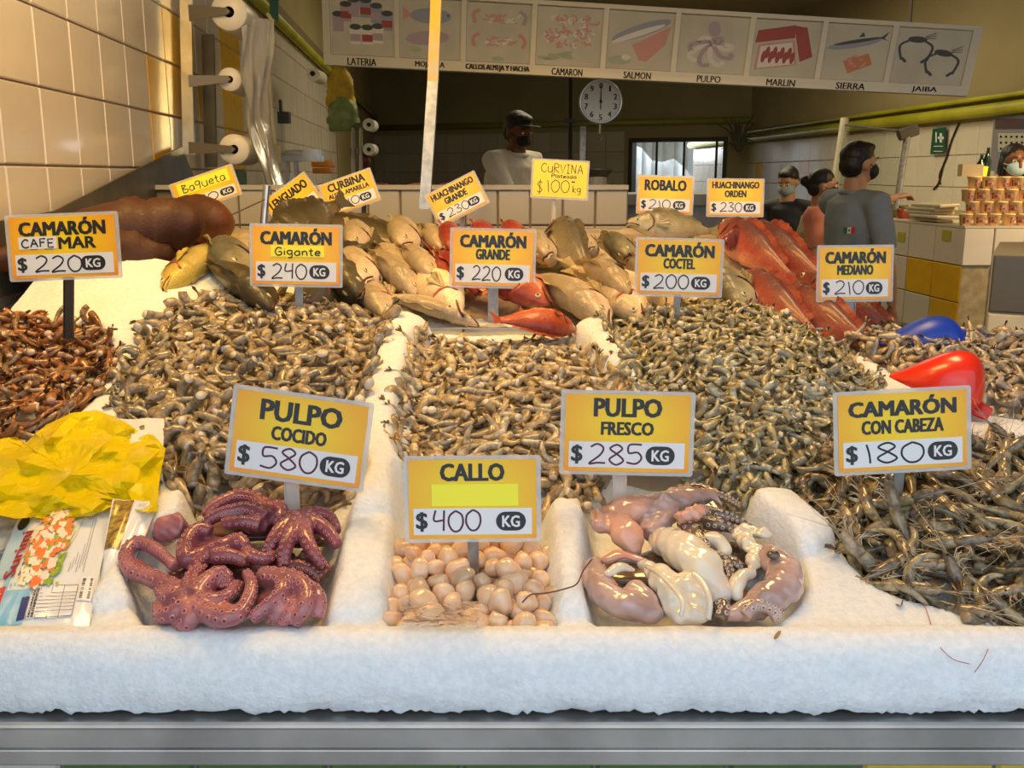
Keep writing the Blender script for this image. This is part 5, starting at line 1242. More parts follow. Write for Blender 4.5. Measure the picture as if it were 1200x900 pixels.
patch(pf, .01, .05, .66, .70, 'orange_band', mat('print_orange', (.85, .25, .03), .3, coat=.6), PK, .0013)
text_on(pf, 'NEPTUNO', .15, .99, .16, .72, .05, .98, M_WHITE, PK, .0020, .008)
text_on(pf, 'Surimi', .23, .62, .25, .20, .11, .62, M_RED, PK, .0026, .012)
text_on(pf, 'Bocados sabor Cangrejo', .285, .62, .295, .22, .262, .62, M_BLU, PK, .0022, .004)
text_on(pf, 'CLÁSICO', .258, .42, .262, .26, .240, .42, M_RED, PK, .0022, .006)
rr = random.Random(3); sal = [mat('print_crab_orange', (.88, .20, .04), .3, coat=.7), mat('print_crab_white', (.88, .80, .62), .3, coat=.7), mat('print_lettuce', (.34, .50, .04), .3, coat=.7, col2=(.12, .25, .02), vscale=150), mat('print_pale', (.72, .74, .62), .35)]
patch(pf, .26, .66, .03, .72, 'salad_backdrop', sal[3], PK, .0010, warp=lambda s, t: (s + .06 * math.sin(t * 7), t))
b = MB()
for k in range(260):
    s = rr.uniform(.28, .66); t = rr.uniform(.02, .72)
    gz = s > .55 + .10 * math.sin(t * 5); mi = 2 if gz else rr.choice((0, 0, 1, 1, 2) if rr.random() < .7 else (0, 1))
    if s < .30 and t > .45: continue
    w_, h_ = (rr.uniform(.02, .05), rr.uniform(.02, .05)) if mi == 2 else (rr.uniform(.04, .08), rr.uniform(.03, .06)); a = rr.uniform(-.5, .5) + .4; c_, s2 = math.cos(a), math.sin(a)
    polyp(b, pf, [(s + x * c_ * w_ - y * s2 * h_, t + x * s2 * w_ + y * c_ * h_) for x, y in ((-.6, -.5), (.5, -.6), (.6, .4), (-.4, .6))], .0030 + k * 3e-6, mi)
b.build('salad_picture', sal, PK)
b = MB()
for k in range(7): polyp(b, pf, [(.72 + k * .022, .06), (.726 + k * .022, .06), (.726 + k * .022, .62 - .03 * (k % 3)), (.72 + k * .022, .62 - .03 * (k % 3))], .0014)
b.build('fine_print', mat('print_grey', (.30, .30, .36), .5), PK)
patch(pf, .44, .84, .72, .94, 'nutrition_table', M_WHITE, PK, .0013); b = MB()
for t in (.72, .775, .80, .825, .85, .875, .90, .94): polyp(b, pf, [(.52, t), (.84, t), (.84, t + .003), (.52, t + .003)], .0017)
for s in (.44, .52, .62, .72, .84): polyp(b, pf, [(s, .72), (s + .004, .72), (s + .004, .943), (s, .943)], .0017)
b.build('table_lines', M_BLACK, PK)
text_on(pf, 'DECLARACIÓN', .475, .935, .475, .73, .450, .935, M_BLACK, PK, .0020, .006) if False else text_on(pf, 'DECLARACIÓN', .478, .935, .478, .73, .452, .935, M_BLACK, PK, .0020, .006)
text_on(pf, 'NUTRIMENTAL', .511, .935, .511, .73, .485, .935, M_BLACK, PK, .0020, .006)
patch(pf, .36, .43, .78, .94, 'stamp', M_BLU, PK, .0013)
patch(pf, .86, .98, .66, .84, 'barcode_field', M_WHITE, PK, .0013); b = MB()
for k in range(17):
    if rr.random() < .8: polyp(b, pf, [(.875, .675 + k * .009), (.965, .675 + k * .009), (.965, .679 + k * .009 + rr.random() * .003), (.875, .679 + k * .009 + rr.random() * .003)], .0017)
b.build('barcode', M_BLACK, PK)
b = MB(); cc = [( .10 + .055 * math.cos(a), .10 + .075 * math.sin(a)) for a in np.linspace(0, 6.28, 15)[:-1]]; polyp(b, pf, cc, .0015); b.build('black_badge', M_BLACK, PK)
# second pack behind, standing on edge
PK2 = thing('food_package', 'pack with brown and white print leaning behind the surimi pack', 'package', GL(150, 650, 0))
p2 = patch_fn([(132, 585, .040), (186, 588, .030), (142, 700, .0), (112, 690, .0)], .008)
patch(p2, 0, 1, 0, 1, 'pouch', M_PKW, PK2, 0, 12, 12); patch(p2, 0, 1, 0, 1, 'back_film', mat('package_brown', (.45, .18, .10), .3), PK2, -.005)
patch(p2, .04, .48, .02, .60, 'picture', mat('print_noodles', (.50, .30, .03), .3, col2=(.10, .06, .01), vscale=120, coat=.6), PK2, .0009); b = MB()
for k in range(5): polyp(b, p2, [(.62 + k * .035, .05), (.628 + k * .035, .05), (.628 + k * .035, .8), (.62 + k * .035, .8)], .0012)
b.build('fine_print', mat('print_grey', (.3, .3, .36), .5), PK2)
PK3 = thing('food_package', 'white pack corner sticking out beyond the yellow bag', 'package', GL(150, 510, 0))
p3 = patch_fn([(90, 492, .02), (192, 490, .03), (190, 560, .012), (80, 560, .0)], .006); patch(p3, 0, 1, 0, 1, 'pouch', M_PKW, PK3, 0); patch(p3, 0, 1, 0, 1, 'back_film', M_PKW, PK3, -.004)
patch(p3, .1, .6, .3, .9, 'picture', mat('print_pinkish', (.5, .15, .08), .3, col2=(.5, .5, .4), vscale=30), PK3, .001)
PK4 = thing('food_package', 'dark frosted pack at the left edge below the yellow bag', 'package', GL(5, 620, 0))
p4 = patch_fn([(-60, 520, .01), (30, 515, .016), (22, 640, .006), (-60, 660, .0)], .008); patch(p4, 0, 1, 0, 1, 'pouch', mat('dark_frosted', (.22, .23, .24), .3, col2=(.6, .62, .62), vscale=40, coat=.5), PK4, 0); patch(p4, 0, 1, 0, 1, 'back_film', M_PKW, PK4, -.004)
PK5 = thing('food_package', 'tan and white pack lying between the surimi pack and the yellow bag', 'package', GL(70, 585, 0))
p5 = patch_fn([(20, 530, .012), (130, 525, .02), (128, 610, .010), (18, 625, .006)], .006); patch(p5, 0, 1, 0, 1, 'pouch', mat('package_tan', (.55, .40, .18), .35, coat=.5), PK5, 0); patch(p5, 0, 1, 0, 1, 'back_film', M_PKW, PK5, -.004)
patch(p5, .2, .5, .1, .6, 'picture', mat('print_brick', (.42, .10, .05), .3), PK5, .001)
# yellow bag
def bag():
    key = [(3, 514), (18, 512), (30, 520), (42, 508), (55, 498), (84, 484), (113, 481), (132, 488), (150, 497), (166, 508), (180, 510), (194, 526), (190, 546), (186, 570), (184, 600), (160, 600), (128, 595), (108, 604), (84, 606), (64, 611), (40, 606), (20, 608), (-6, 603), (-45, 598), (-50, 560), (-30, 525)]
    out = []
    for i, (x, y) in enumerate(key):
        x2, y2 = key[(i + 1) % len(key)]; out += [(x, y), ((x + x2) / 2, (y + y2) / 2)]
    b = MB(); n = len(out); rings = 10; rg = random.Random(8)
    for i in range(rings + 1):
        t = i / rings
        for j in range(n):
            jx, jy = (rg.uniform(-5, 5) * t, rg.uniform(-3, 3) * t) if 0 < i < rings else (0, 0)
            x, y = 82 + (out[j][0] - 82) * t ** .8 + jx * t, 556 + (out[j][1] - 556) * t ** .8 + jy * t
            l = .046 - .012 * t + rg.uniform(-.0045, .0045) * t + .008 * (1 - abs(math.sin(x * .045 + y * .05)) * 2) + .006 * (1 - abs(math.sin(x * .02 - y * .09 + 1)) * 2)
            if i == 0: l = .046 + .008 * (1 - abs(math.sin(82 * .045 + 556 * .05)) * 2) + .006 * (1 - abs(math.sin(82 * .02 - 556 * .09 + 1)) * 2)
            b.v.append(tuple(GL(x, y, max(l, .022))))
    for i in range(rings):
        for j in range(n):
            a, c, d, e = i * n + j, (i + 1) * n + j, (i + 1) * n + (j + 1) % n, i * n + (j + 1) % n
            b.f += [(a, c, d), (a, d, e)] if (i + j) % 2 else [(a, c, e), (c, d, e)]
    b.m = [0] * len(b.f); return b
m = mat('yellow_plastic_bag', (.95, .78, .01), .16, sss=0, trans=.38, ior=1.15, spec=.8, bump=.35, bscale=30, bdist=.006)
bg_ = bag().top('plastic_bag', m, 'crumpled translucent yellow plastic bag lying over the packages at left', 'bag', smooth=False)
sd_ = bg_.modifiers.new('t', 'SOLIDIFY'); sd_.thickness = .0006

# ------------------------------------------------------------------ crinkled film over the scallops, loose threads, scoops
b = MB(); nn = 14; rg = random.Random(4)
for i in range(nn):
    for j in range(nn): b.v.append(tuple(GL(470 + 92 * j / (nn - 1) + rg.uniform(-2, 2), 705 + 30 * i / (nn - 1), .022 + rg.uniform(-.003, .004))))
b.f = [(i * nn + j, (i + 1) * nn + j, (i + 1) * nn + j + 1, i * nn + j + 1) for i in range(nn - 1) for j in range(nn - 1)]; b.m = [0] * len(b.f)
b.top('plastic_film', mat('clear_film_wet', (.95, .93, .9), .05, trans=.95, ior=1.1, spec=.6), 'scrap of crinkled clear film lying on the front left scallops', 'plastic film')
M_THR = mat('brown_thread', (.12, .05, .03), .6)
b = MB(); b.tube(catmull([GL(694, 655, .040), GL(684, 668, .030), GL(676, 684, .026), GL(662, 690, .028), GL(640, 695, .026), GL(622, 697, .026), GL(612, 706, .024)], 8), .0009, 6); b.top('seaweed_thread', M_THR, 'dark wiry strand running from the fresh octopus to the scallops', 'strand', smooth=True)
def face_pt(px, py): 
    q = GL(px, py, .0025); return q
for i, pts in enumerate([[(1082, 706), (1088, 722), (1094, 742), (1100, 756), (1116, 772), (1136, 778)], [(1140, 706), (1160, 722), (1162, 745), (1154, 770), (1142, 788)], [(1100, 702), (1140, 712), (1180, 708)]]):
    Q = []
    for x, y in pts:
        q = GL(x, y, .003)
        if q.y < 1.064: r = ray(x, y); q = CAMP + r * (1.050 / r.y) if y < 748 else CAMP + r * ((1.012 - .004 if y > 760 else 1.026) / r.y)
        Q.append(q)
    b = MB(); b.tube(catmull(Q, 6), .0005, 5); b.top('shrimp_whisker', mat('pink_whisker', (.45, .14, .10), .5), ['long curly reddish whisker hanging over the ice front at right', 'reddish whisker hanging down near the right edge of the ice', 'short reddish whisker lying along the top of the ice rim'][i], 'whisker', smooth=True)
b = MB(); q = onY(911, 744, 1.030); M = Euler((0, math.radians(-58), 0)).to_matrix(); b.ell(q, (.0065, .0025, .0022), 10, 6, 0, M); b.top('shrimp_scrap', mat('tan_scrap', (.45, .26, .08), .5), 'tiny tan scrap stuck to the ice front below the fresh octopus', 'scrap', smooth=True)
def scoop(name, label, m, tip, tail, top, halfw, hgt, hdl, d0, d1, box=False):
    """upside-down plastic scoop: domed shell from a thin lip (tip) to a high back (tail) with a handle"""
    A, B = P(tip[0], tip[1], d0), P(tail[0], tail[1], d1); B.z = B.z; X = (B - A); L = X.length; X.normalize(); Yv = Vector((0, 0, 1)).cross(X).normalized(); Z = X.cross(Yv)
    root = thing(name, label, 'scoop', A); b = MB(); N, n = 18, 14
    def ring(t, k):
        w_ = halfw * (.25 + .75 * math.sin(min(1, t * 1.5) * 1.57)) * (1 if t < .8 else math.sqrt(max(.02, 1 - ((t - .8) / .2) ** 2 * .75))) * k
        h = hgt * (.06 + .94 * math.sin(min(1, t / .72) * 1.57) ** 1.3) * (1 if t < .72 else math.sqrt(max(.02, 1 - ((t - .72) / .28) ** 2 * .9))) * k
        return [A + X * (L * t) + Yv * (w_ * math.cos(a)) + Z * (h * math.sin(a) ** .8 if math.sin(a) > 1e-6 else 0) for a in [math.pi * j / n for j in range(n + 1)]]
    for k in (1.0, .95):
        for i in range(N + 1): b.v += [tuple(p) for p in ring(i / N, k)]
    W_ = n + 1; o = (N + 1) * W_
    for i in range(N):
        for j in range(n): a = i * W_ + j; b.f.append((a, a + 1, a + 1 + W_, a + W_)); a += o; b.f.append((a, a + W_, a + 1 + W_, a + 1))
        for j in (0, n): a = i * W_ + j; b.f.append((a, a + W_, a + W_ + o, a + o))
    for i in (0, N):
        for j in range(n): a = i * W_ + j; b.f.append((a, a + 1, a + 1 + o, a + o))
    a = N * W_; b.f.append(tuple(a + j for j in range(W_))); b.m = [0] * len(b.f); b.build('bowl', m, root, True, fix=True)
    b = MB(); h0, h1 = hdl; p0, p1 = P(h0[0], h0[1], d1), P(h1[0], h1[1], d1 - .02); dv = (p1 - p0).normalized(); s_ = dv.cross(Vector((0, 1, 0))).normalized()
    wv = s_ * h0[2]; w1 = s_ * h1[2]; b.hexa([p0 - wv, p0 + wv, p1 + w1, p1 - w1], (0, .028, 0)); b.build('handle', m, root, bevel=.003, fix=True)
    if box: b = MB(); c = P(*box); b.box(c, (.034, .03, .030)); q = b.build('handle_socket', m, root, bevel=.003); b = MB(); b.box(c + Vector((.006, -.0155, 0)), (.016, .001, .016)); b.build('socket_hole', mat('dark_blue_hole', (.005, .01, .06), .5), q)
    return root
scoop('scoop', 'blue plastic scoop turned upside down on the medium shrimp', mat('blue_plastic', (.012, .05, .42), .35), (1026, 402), (1126, 411), None, .055, .068, ((1110, 404, .014), (1166, 402, .010)), 2.02, 2.02, (1119, 394, 2.0))
scoop('scoop', 'red plastic scoop turned upside down behind the CON CABEZA sign', mat('red_plastic', (.80, .03, .012), .28, coat=.4, sss=.15), (1043, 440), (1148, 474), None, .060, .080, ((1136, 474, .014), (1161, 487, .012)), 1.72, 1.66)
# ------------------------------------------------------------------ hanging picture board
BT = [P(378, -14, 4.9), P(1151, 33, 4.45)]; BB = [P(381, 77, 4.9), P(1132, 114, 4.45)]
def bd(s, t, off=0.):   # s along, t 0 bottom..1 top
    a = BB[0].lerp(BB[1], s); c = BT[0].lerp(BT[1], s); n = (BB[1] - BB[0]).cross(BT[0] - BB[0]).normalized()
    return a.lerp(c, t) + n * off
def bf(s, t, off=0.): return bd(s, t, off)
BRD = thing('picture_board', 'long hanging board of nine faded seafood pictures with black captions', 'board', bd(.5, 0))
M_BFR = mat('board_frame', (.60, .55, .42), .4, .2); M_BPAN = mat('faded_panel', (.52, .48, .36), .3, var=.15, vscale=6, coat=.3)
def bstrip(s0, s1, t0, t1, o0, o1, name, m, parent):
    b = MB(); q = [bd(s0, t0, o0), bd(s1, t0, o0), bd(s1, t1, o0), bd(s0, t1, o0)]; b.hexa(q, bd(0, 0, o1) - bd(0, 0, o0)); return b.build(name, m, parent, fix=True)
bstrip(0, 1, 0, .135, 0, .02, 'frame_rail', M_BFR, BRD); bstrip(0, 1, .94, 1, 0, .02, 'frame_rail', M_BFR, BRD); bstrip(0, .012, .13, .94, 0, .02, 'frame_end', M_BFR, BRD); bstrip(.988, 1, .13, .94, 0, .02, 'frame_end', M_BFR, BRD)
ds = [0.012 + (0.976) * k / 9 for k in range(10)]; ds = [.006, .124, .233, .345, .456, .565, .676, .781, .881, .994]
caps = ['LATERIA', 'MOJARRA', 'CALLOS ALMEJA Y HACHA', 'CAMARON', 'SALMON', 'PULPO', 'MARLIN', 'SIERRA', 'JAIBA']
def flat(b, pts, off, mi): b.add([tuple(bd(s, t, off)) for s, t in pts], [tuple(range(len(pts)))], mi)
def oval(cx, cy, rx, ry, rot=0, n=14, k=1.): return [(cx + math.cos(a) * rx * math.cos(rot) - math.sin(a) * ry * math.sin(rot) * k, cy + (math.cos(a) * rx * math.sin(rot) + math.sin(a) * ry * math.cos(rot))) for a in [6.2832 * i / n for i in range(n)]]
pm = [mat('print_grey_blue', (.26, .27, .30), .5), mat('print_pink', (.52, .25, .20), .5), mat('print_maroon', (.30, .06, .05), .5), mat('print_sage', (.34, .38, .24), .5), mat('print_dark', (.06, .06, .06), .5), mat('print_light', (.62, .56, .48), .5), mat('print_dull_orange', (.48, .18, .08), .5), mat('print_mauve', (.36, .28, .30), .5)]
rr = random.Random(12)
for k in range(9):
    s0, s1 = ds[k] + .004, ds[k + 1] - .004; pan = bstrip(s0, s1, .15, .93, .004, .008, 'panel', M_BPAN, BRD)
    if k: bstrip(ds[k] - .004, ds[k] + .004, .13, .94, 0, .02, 'divider', M_BFR, BRD)
    w_ = s1 - s0; cx = (s0 + s1) / 2; A = .082 / .75       # ratio helper
    b = MB(); X = lambda u: s0 + w_ * u; Y = lambda v: .15 + .78 * v; O = .0085
    def E(u, v, ru, rv, rot, mi, o=0): 
        n = 16; flat(b, [(X(u + math.cos(a) * ru * math.cos(rot) - math.sin(a) * rv * math.sin(rot)), Y(v + math.cos(a) * ru * math.sin(rot) + math.sin(a) * rv * math.cos(rot))) for a in [6.2832 * i / n for i in range(n)]], O + o, mi)
    def Q(pts, mi, o=0): flat(b, [(X(u), Y(v)) for u, v in pts], O + o, mi)
    def STK(pts, wd, mi, o=0.0002):
        pts = catmull([Vector((x, y, 0)) for x, y in pts], 5)
        for i in range(len(pts) - 1):
            d = (pts[i + 1] - pts[i]).normalized(); nn_ = Vector((-d.y, d.x, 0)) * wd; Q([(pts[i] + nn_).to_tuple()[:2], (pts[i] - nn_).to_tuple()[:2], (pts[i + 1] - nn_).to_tuple()[:2], (pts[i + 1] + nn_).to_tuple()[:2]], mi, o)
    if k == 0:
        for i, (u, v) in enumerate([(.14, .55), (.26, .72), (.38, .80), (.56, .80), (.72, .72), (.88, .60), (.40, .35), (.58, .35), (.74, .38)]):
            Q([(u - .08, v - .17), (u + .08, v - .17), (u + .09, v + .12), (u - .09, v + .12)], 0 if i in (3, 4, 5) else (7 if i < 3 else 5), i * 1e-5); E(u, v + .12, .09, .05, 0, 4, .0001 + i * 1e-5); Q([(u - .08, v - .12), (u + .08, v - .12), (u + .08, v), (u - .08, v)], 2 if i % 2 else 7, .0002 + i * 1e-5)
    elif k == 1:
        E(.5, .72, .34, .13, 0, 0); Q([(.2, .72), (.05, .86), (.05, .62)], 1); E(.45, .35, .36, .12, .1, 7); E(.78, .74, .02, .02, 0, 4, .0002); E(.25, .15, .1, .05, 0, 3); STK([(.6, .75), (.6, .3)], .006, 3)
    elif k == 2:
        for sx, u in ((1, .1), (-1, .9)):
            for v in (.75, .35): STK([(u + sx * .1, v + .13), (u, v + .05), (u + sx * .03, v - .1)], .03, 1 if sx > 0 or v < .5 else 7)
        for i in range(46): v0 = .72 if i % 2 else .32; E(.5 + rr.gauss(0, .12), v0 + rr.gauss(0, .05), .05, .016, rr.uniform(-1, 1), 1 if i % 3 else 5, i * 3e-6)
        E(.5, .06, .1, .04, 0, 3)
    elif k == 3:
        for i in range(60):
            u, v = rr.uniform(.12, .88), rr.uniform(.35, .88); a = rr.uniform(0, 6.28); STK([(u, v), (u + .06 * math.cos(a), v + .06 * math.sin(a)), (u + .10 * math.cos(a + .8), v + .10 * math.sin(a + .8))], .014, 1 if i % 3 else 5, i * 4e-6)
        for i in range(10): E(rr.uniform(.1, .5), rr.uniform(.1, .22), .09, .03, rr.uniform(-.5, .5), 3)
    elif k == 4:
        E(.5, .68, .48, .11, .42, 0); E(.46, .62, .44, .05, .42, 5, 1e-4); Q([(.38, .42), (.95, .78), (.88, .45), (.62, .14), (.5, .16)], 1, 2e-4); E(.2, .15, .18, .08, 0, 3, 3e-4); E(.3, .2, .07, .05, 0, 5, 4e-4)
    elif k == 5:
        E(.5, .78, .09, .14, .1, 7)
        for a in range(8): c0 = a * .785; STK([(.48, .55), (.48 + .2 * math.cos(c0), .42 + .2 * math.sin(c0) * .8), (.48 + .34 * math.cos(c0 + .4), .38 + .26 * math.sin(c0 + .4)), (.48 + .28 * math.cos(c0 + .8), .36 + .22 * math.sin(c0 + .8))], .035, 7 if a % 2 else 5)
    elif k == 6:
        Q([(.03, .58), (.05, .80), (.6, .93), (.62, .70)], 2); Q([(.58, .92), (.78, .9), (.92, .38), (.74, .28)], 2, 1e-4); Q([(.06, .1), (.08, .55), (.62, .66), (.70, .22)], 1, 2e-4); Q([(.1, .13), (.12, .52), (.59, .62), (.66, .24)], 5, 3e-4)
        for i in range(9): E(.18 + .055 * i, .34 + (i % 2) * .08, .035, .11, -.1, 2, 4e-4 + i * 1e-5)
    elif k == 7:
        E(.45, .66, .42, .075, .25, 0); E(.5, .71, .38, .03, .25, 4, 1e-4); Q([(.82, .78), (.97, .92), (.9, .78), (.98, .74)], 4); Q([(.5, .78), (.56, .88), (.6, .8)], 4); Q([(.32, .34), (.7, .5), (.78, .3), (.42, .12)], 6, 1e-4)
        for i in range(26): E(.36 + .38 * rr.random(), .22 + .22 * rr.random(), .03, .02, rr.random(), 1 if i % 2 else 6, 2e-4 + i * 1e-6)
    else:
        for cx_, cy_, sc in ((.28, .72, 1), (.66, .5, 1)):
            E(cx_, cy_ + .08, .13, .06, -.2 if cx_ > .5 else 0, 4)
            for sg in (1, -1): STK([(cx_ + sg * .1, cy_ + .06), (cx_ + sg * .22, cy_ - .05), (cx_ + sg * .17, cy_ - .3)], .018, 4); STK([(cx_ + sg * .17, cy_ - .26), (cx_ + sg * .10, cy_ - .34)], .022, 4)
            for i in range(3): STK([(cx_ + .1, cy_ + .1 + .02 * i), (cx_ + .24, cy_ + .12 + .05 * i)], .007, 4)
    b.build('picture', pm, pan)
    me = text_mesh(caps[k], 1, 1, .010, M_BLACK).copy(); cw = min(.104, .0085 * len(caps[k]) ** .9 * (1.0 if k != 2 else .95)); c0 = cx - (.0 if k else -.0)
    for v in me.vertices: v.co = bd(c0 + v.co.x * cw, .058 + v.co.y * .095, .0206) - BRD.location
    o = bpy.data.objects.new('caption', me); link(o, BRD)
# suspension rods
for s in (.1, .9): b = MB(); b.cyl(bd(s, 1, -.005), bd(s, 1, -.005) + Vector((0, 0, 3.4 - bd(s, 1).z)), .006, 6); b.build('hanger_rod', M_DSTEEL, BRD)

# hanging dial scale
SCL = thing('dial_scale', 'round white hanging dial scale with black numbers, centre right under the board', 'scale', P(705, 150, 5.25))
c = P(704, 119, 5.25); r = 25.5 / F * 5.25; fm = Euler((math.pi / 2, 0, 0)).to_matrix()
b = MB(); b.lathe([(.001, -.05), (r * .9, -.05), (r, -.03), (r, .004), (r * .95, .010), (r * .90, .004)], c, 40, 0, fm); b.build('housing', M_STEEL, SCL, True)
b = MB(); b.lathe([(.001, .003), (r * .91, .003)], c, 40, 0, fm); dl = b.build('dial', mat('dial_white', (.66, .63, .54), .35), SCL)
for k in range(10):
    a = math.radians(90 - 36 * k); me = text_mesh(str(k), .030, .018 if k != 1 else .008, .03, M_BLACK).copy()
    for v in me.vertices: v.co = Vector((c.x + math.cos(a) * r * .70 + v.co.x, c.y - .0035, c.z + math.sin(a) * r * .70 + v.co.y)) - SCL.location
    o = bpy.data.objects.new('numeral', me); link(o, dl); 
    o.parent = dl
b = MB()
for k in range(50): a = 6.2832 * k / 50; p0 = Vector((c.x + math.cos(a) * r * .84, c.y - .0036, c.z + math.sin(a) * r * .84)); p1 = Vector((c.x + math.cos(a) * r * .89, c.y - .0036, c.z + math.sin(a) * r * .89)); b.tube([p0, p1], .0009, 4)
b.build('tick_marks', M_BLACK, dl).location = -dl.location
b = MB(); b.tube([c + Vector((0, -.006, .0)), c + Vector((0, -.006, r * .75))], [.004, .0015], 6); b.tube([c + Vector((0, -.006, 0)), c + Vector((0, -.006, -r * .35))], .003, 6); b.ell(c + Vector((0, -.006, 0)), (.008, .003, .008), 10, 6); b.build('pointer', M_BLACK, SCL)
b = MB(); b.cyl(c + Vector((0, .02, -r)), c + Vector((0, .02, -r - .05)), .006, 8); b.tube(catmull([c + Vector((0, .02, -r - .05)), c + Vector((.015, .02, -r - .07)), c + Vector((0, .02, -r - .09)), c + Vector((-.012, .02, -r - .075))], 5), .003, 6); b.build('hook', M_STEEL, SCL)
b = MB(); b.cyl(c + Vector((0, .02, r)), Vector((c.x, c.y + .02, 3.4)), .005, 6); b.build('hanger_rod', M_DSTEEL, SCL)
# black pole with a bracket, pale post, weighing pan
b = MB(); b.cyl(P(669, 60, 5.9), P(668, 212, 5.9), .014, 8); b.box(P(668, 142, 5.9), (.07, .03, .03)); q = P(668, 212, 5.9); b.cyl(q, (q.x, q.y, 0), .014, 8); b.top('black_pole', mat('black_metal', (.012, .012, .012), .4), 'thin black pole standing left of the dial scale', 'pole')
b = MB(); b.hexa([P(680, 148, 5.7), P(687, 148, 5.7), P(685, 225, 5.7), P(679, 225, 5.7)], (0, .03, 0)); q = P(682, 225, 5.7); b.cyl(q, (q.x, q.y, 0), .012, 8); b.top('pale_post', M_GALV, 'short pale metal post below the dial scale', 'post', fix=True)
b = MB(); c = P(700, 202, 5.3); b.lathe([(.001, -.035), (.05, -.03), (.085, .01), (.088, .022), (.080, .022), (.05, -.02), (.001, -.025)], c, 24); b.top('scale_pan', M_DSTEEL, 'dark round weighing pan right of the CURVINA sign', 'pan', smooth=True)
b = MB(); b.cyl(P(700, 207, 5.3), P(700, 232, 5.3), .05, 14, r2=.06); q = P(700, 232, 5.3); b.cyl(q, (q.x, q.y, 0), .06, 14); b.top('pan_base', mat('grey_white_base', (.40, .38, .32), .5), 'pale base under the dark weighing pan', 'scale')
# fire-exit style green sign on the left wall top
b = MB(); b.hexa([P(315, -8, 5.2), P(327, -8, 5.2), P(326, 26, 5.2), P(316, 18, 5.2)], (0, .01, 0)); b.top('small_sign', mat('green_sign', (.05, .12, .09), .4), 'small dark green sign above the conduit hook', 'sign', fix=True)

# ------------------------------------------------------------------ right hand counter
C0 = P(1131, 265, 5.6); zt = C0.z
RC = thing('tiled_counter', 'tiled market counter at right in white, yellow and green tiles', 'counter', (C0.x, C0.y, 0))
def cp(u, v, z): return Vector((C0.x + u - WK * v, C0.y + v, z))
b = MB(); q = [cp(.012, .012, 0), cp(2.2, .012, 0), cp(2.2, 5.5, 0), cp(.012, 5.5, 0)]; b.hexa(q, (0, 0, zt - .008)); b.build('core', mat('rough_mortar', (.45, .36, .20), .9, var=.3, bump=.5), RC)
b = MB(); q = [cp(0, 0, zt - .012), cp(2.2, 0, zt - .012), cp(2.2, .9, zt - .012), cp(0, .9, zt - .012)]; b.hexa(q, (0, 0, .012)); b.hexa([cp(0, .9, zt - .012), cp(.7, .9, zt - .012), cp(.7, 5.5, zt - .012), cp(0, 5.5, zt - .012)], (0, 0, .012)); b.build('worktop', mat('counter_top_tile', (.62, .55, .42), .4), RC)
th = .215; fr_t = [('w', 'w', 'w', 'w', 'w', 'w', 'w'), (None, 'y', 'y', 'w', 'y', 'w', 'y'), (None, 'g', 'g', 'w', 'w', 'y', 'g'), (None, 'y', 'y', 'g', 'y', 'w', 'w'), ('w', 'w', 'g', 'g', 'y', 'w', 'w')]
TM = dict(w=M_TILE, y=M_TILEY, g=M_TILEG)
def tl_obj(parent, m, tw_, th_, loc, rz):
    t = bpy.data.objects.new('tile', tile_mesh(tw_, th_, m)); link(t, parent); t.location = Vector(loc) - parent.location; t.rotation_euler = (0, 0, rz); return t
for j, row in enumerate(fr_t):
    for i, k in enumerate(row):
        if k: tl_obj(RC, TM[k], .175, th, cp(.0875 + .175 * i, .006, zt - .012 - th * (j + .5)), 0)
sd_t = [['w'] * 14, ['y', 'y', 'w', 'y', 'y', 'w', 'y', 'w', 'y', 'y', 'w', 'y', 'w', 'y'], ['y', 'w', 'w', 'g', 'y', 'w', 'y', 'w', 'y', 'g', 'w', 'y', 'w', 'y'], ['g', 'y', 'w', 'y', 'g', 'w', 'y', 'w', 'y', 'g', 'w', 'y', 'w', 'y']]
for j, row in enumerate(sd_t):
    for i, k in enumerate(row): tl_obj(RC, TM[k], .33, th, cp(.006, .165 + .33 * i, zt - .012 - th * (j + .5)), -math.pi / 2 + WA)
# handwritten shelf tags
for i, (px, py) in enumerate([(1057, 272), (1110, 270)]):
    r = ray(px, py); t = (C0.x + WK * C0.y) / (r.x + WK * r.y); q = CAMP + r * t; b = MB(); a = Vector((-WK, 1, 0)).normalized() * .05; n_ = Vector((-.004, 0, 0))
    b.hexa([q - a, q + a, q + a - Vector((0, 0, .06)), q - a - Vector((0, 0, .06))], n_); o = b.top('shelf_tag', mat('olive_tag', (.42, .40, .04), .5), 'small yellow-green tag on the counter side, %s of the two' % ('left' if i == 0 else 'right'), 'tag', fix=True)
# tubs of food stacked on the counter
M_CUP = mat('cream_tub', (.82, .52, .20), .4, sss=.2, rnd=.12); M_LID = mat('tub_lid', (.85, .60, .28), .35); M_LBL = mat('tub_label', (.22, .02, .02), .4, col2=(.65, .35, .2), vscale=60)
def cup():
    t = thing('food_tub', 'x', 'tub'); b = MB(); b.lathe([(.001, 0), (.028, 0), (.036, .060), (.038, .062)], n=20); b.build('cup', M_CUP, t, True, local=True)
    b = MB(); b.lathe([(.038, .060), (.0395, .062), (.0395, .067), (.036, .069), (.001, .069)], n=20); b.build('lid', M_LID, t, True, local=True)
    b = MB(); k = 9
    for i in range(k):
        a = -math.pi / 2 - .75 + 1.5 * i / (k - 1)
        for z, r in ((.014, .0308), (.048, .0352)): b.v.append((math.cos(a) * r, math.sin(a) * r, z))
    b.f = [(2 * i, 2 * i + 2, 2 * i + 3, 2 * i + 1) for i in range(k - 1)]; b.m = [0] * (k - 1); b.build('label', M_LBL, t, local=True); return t
cu = cup(); first = True; rr = random.Random(9)
rown = ['bottom row', 'second row from the bottom', 'third row from the bottom', 'top row']
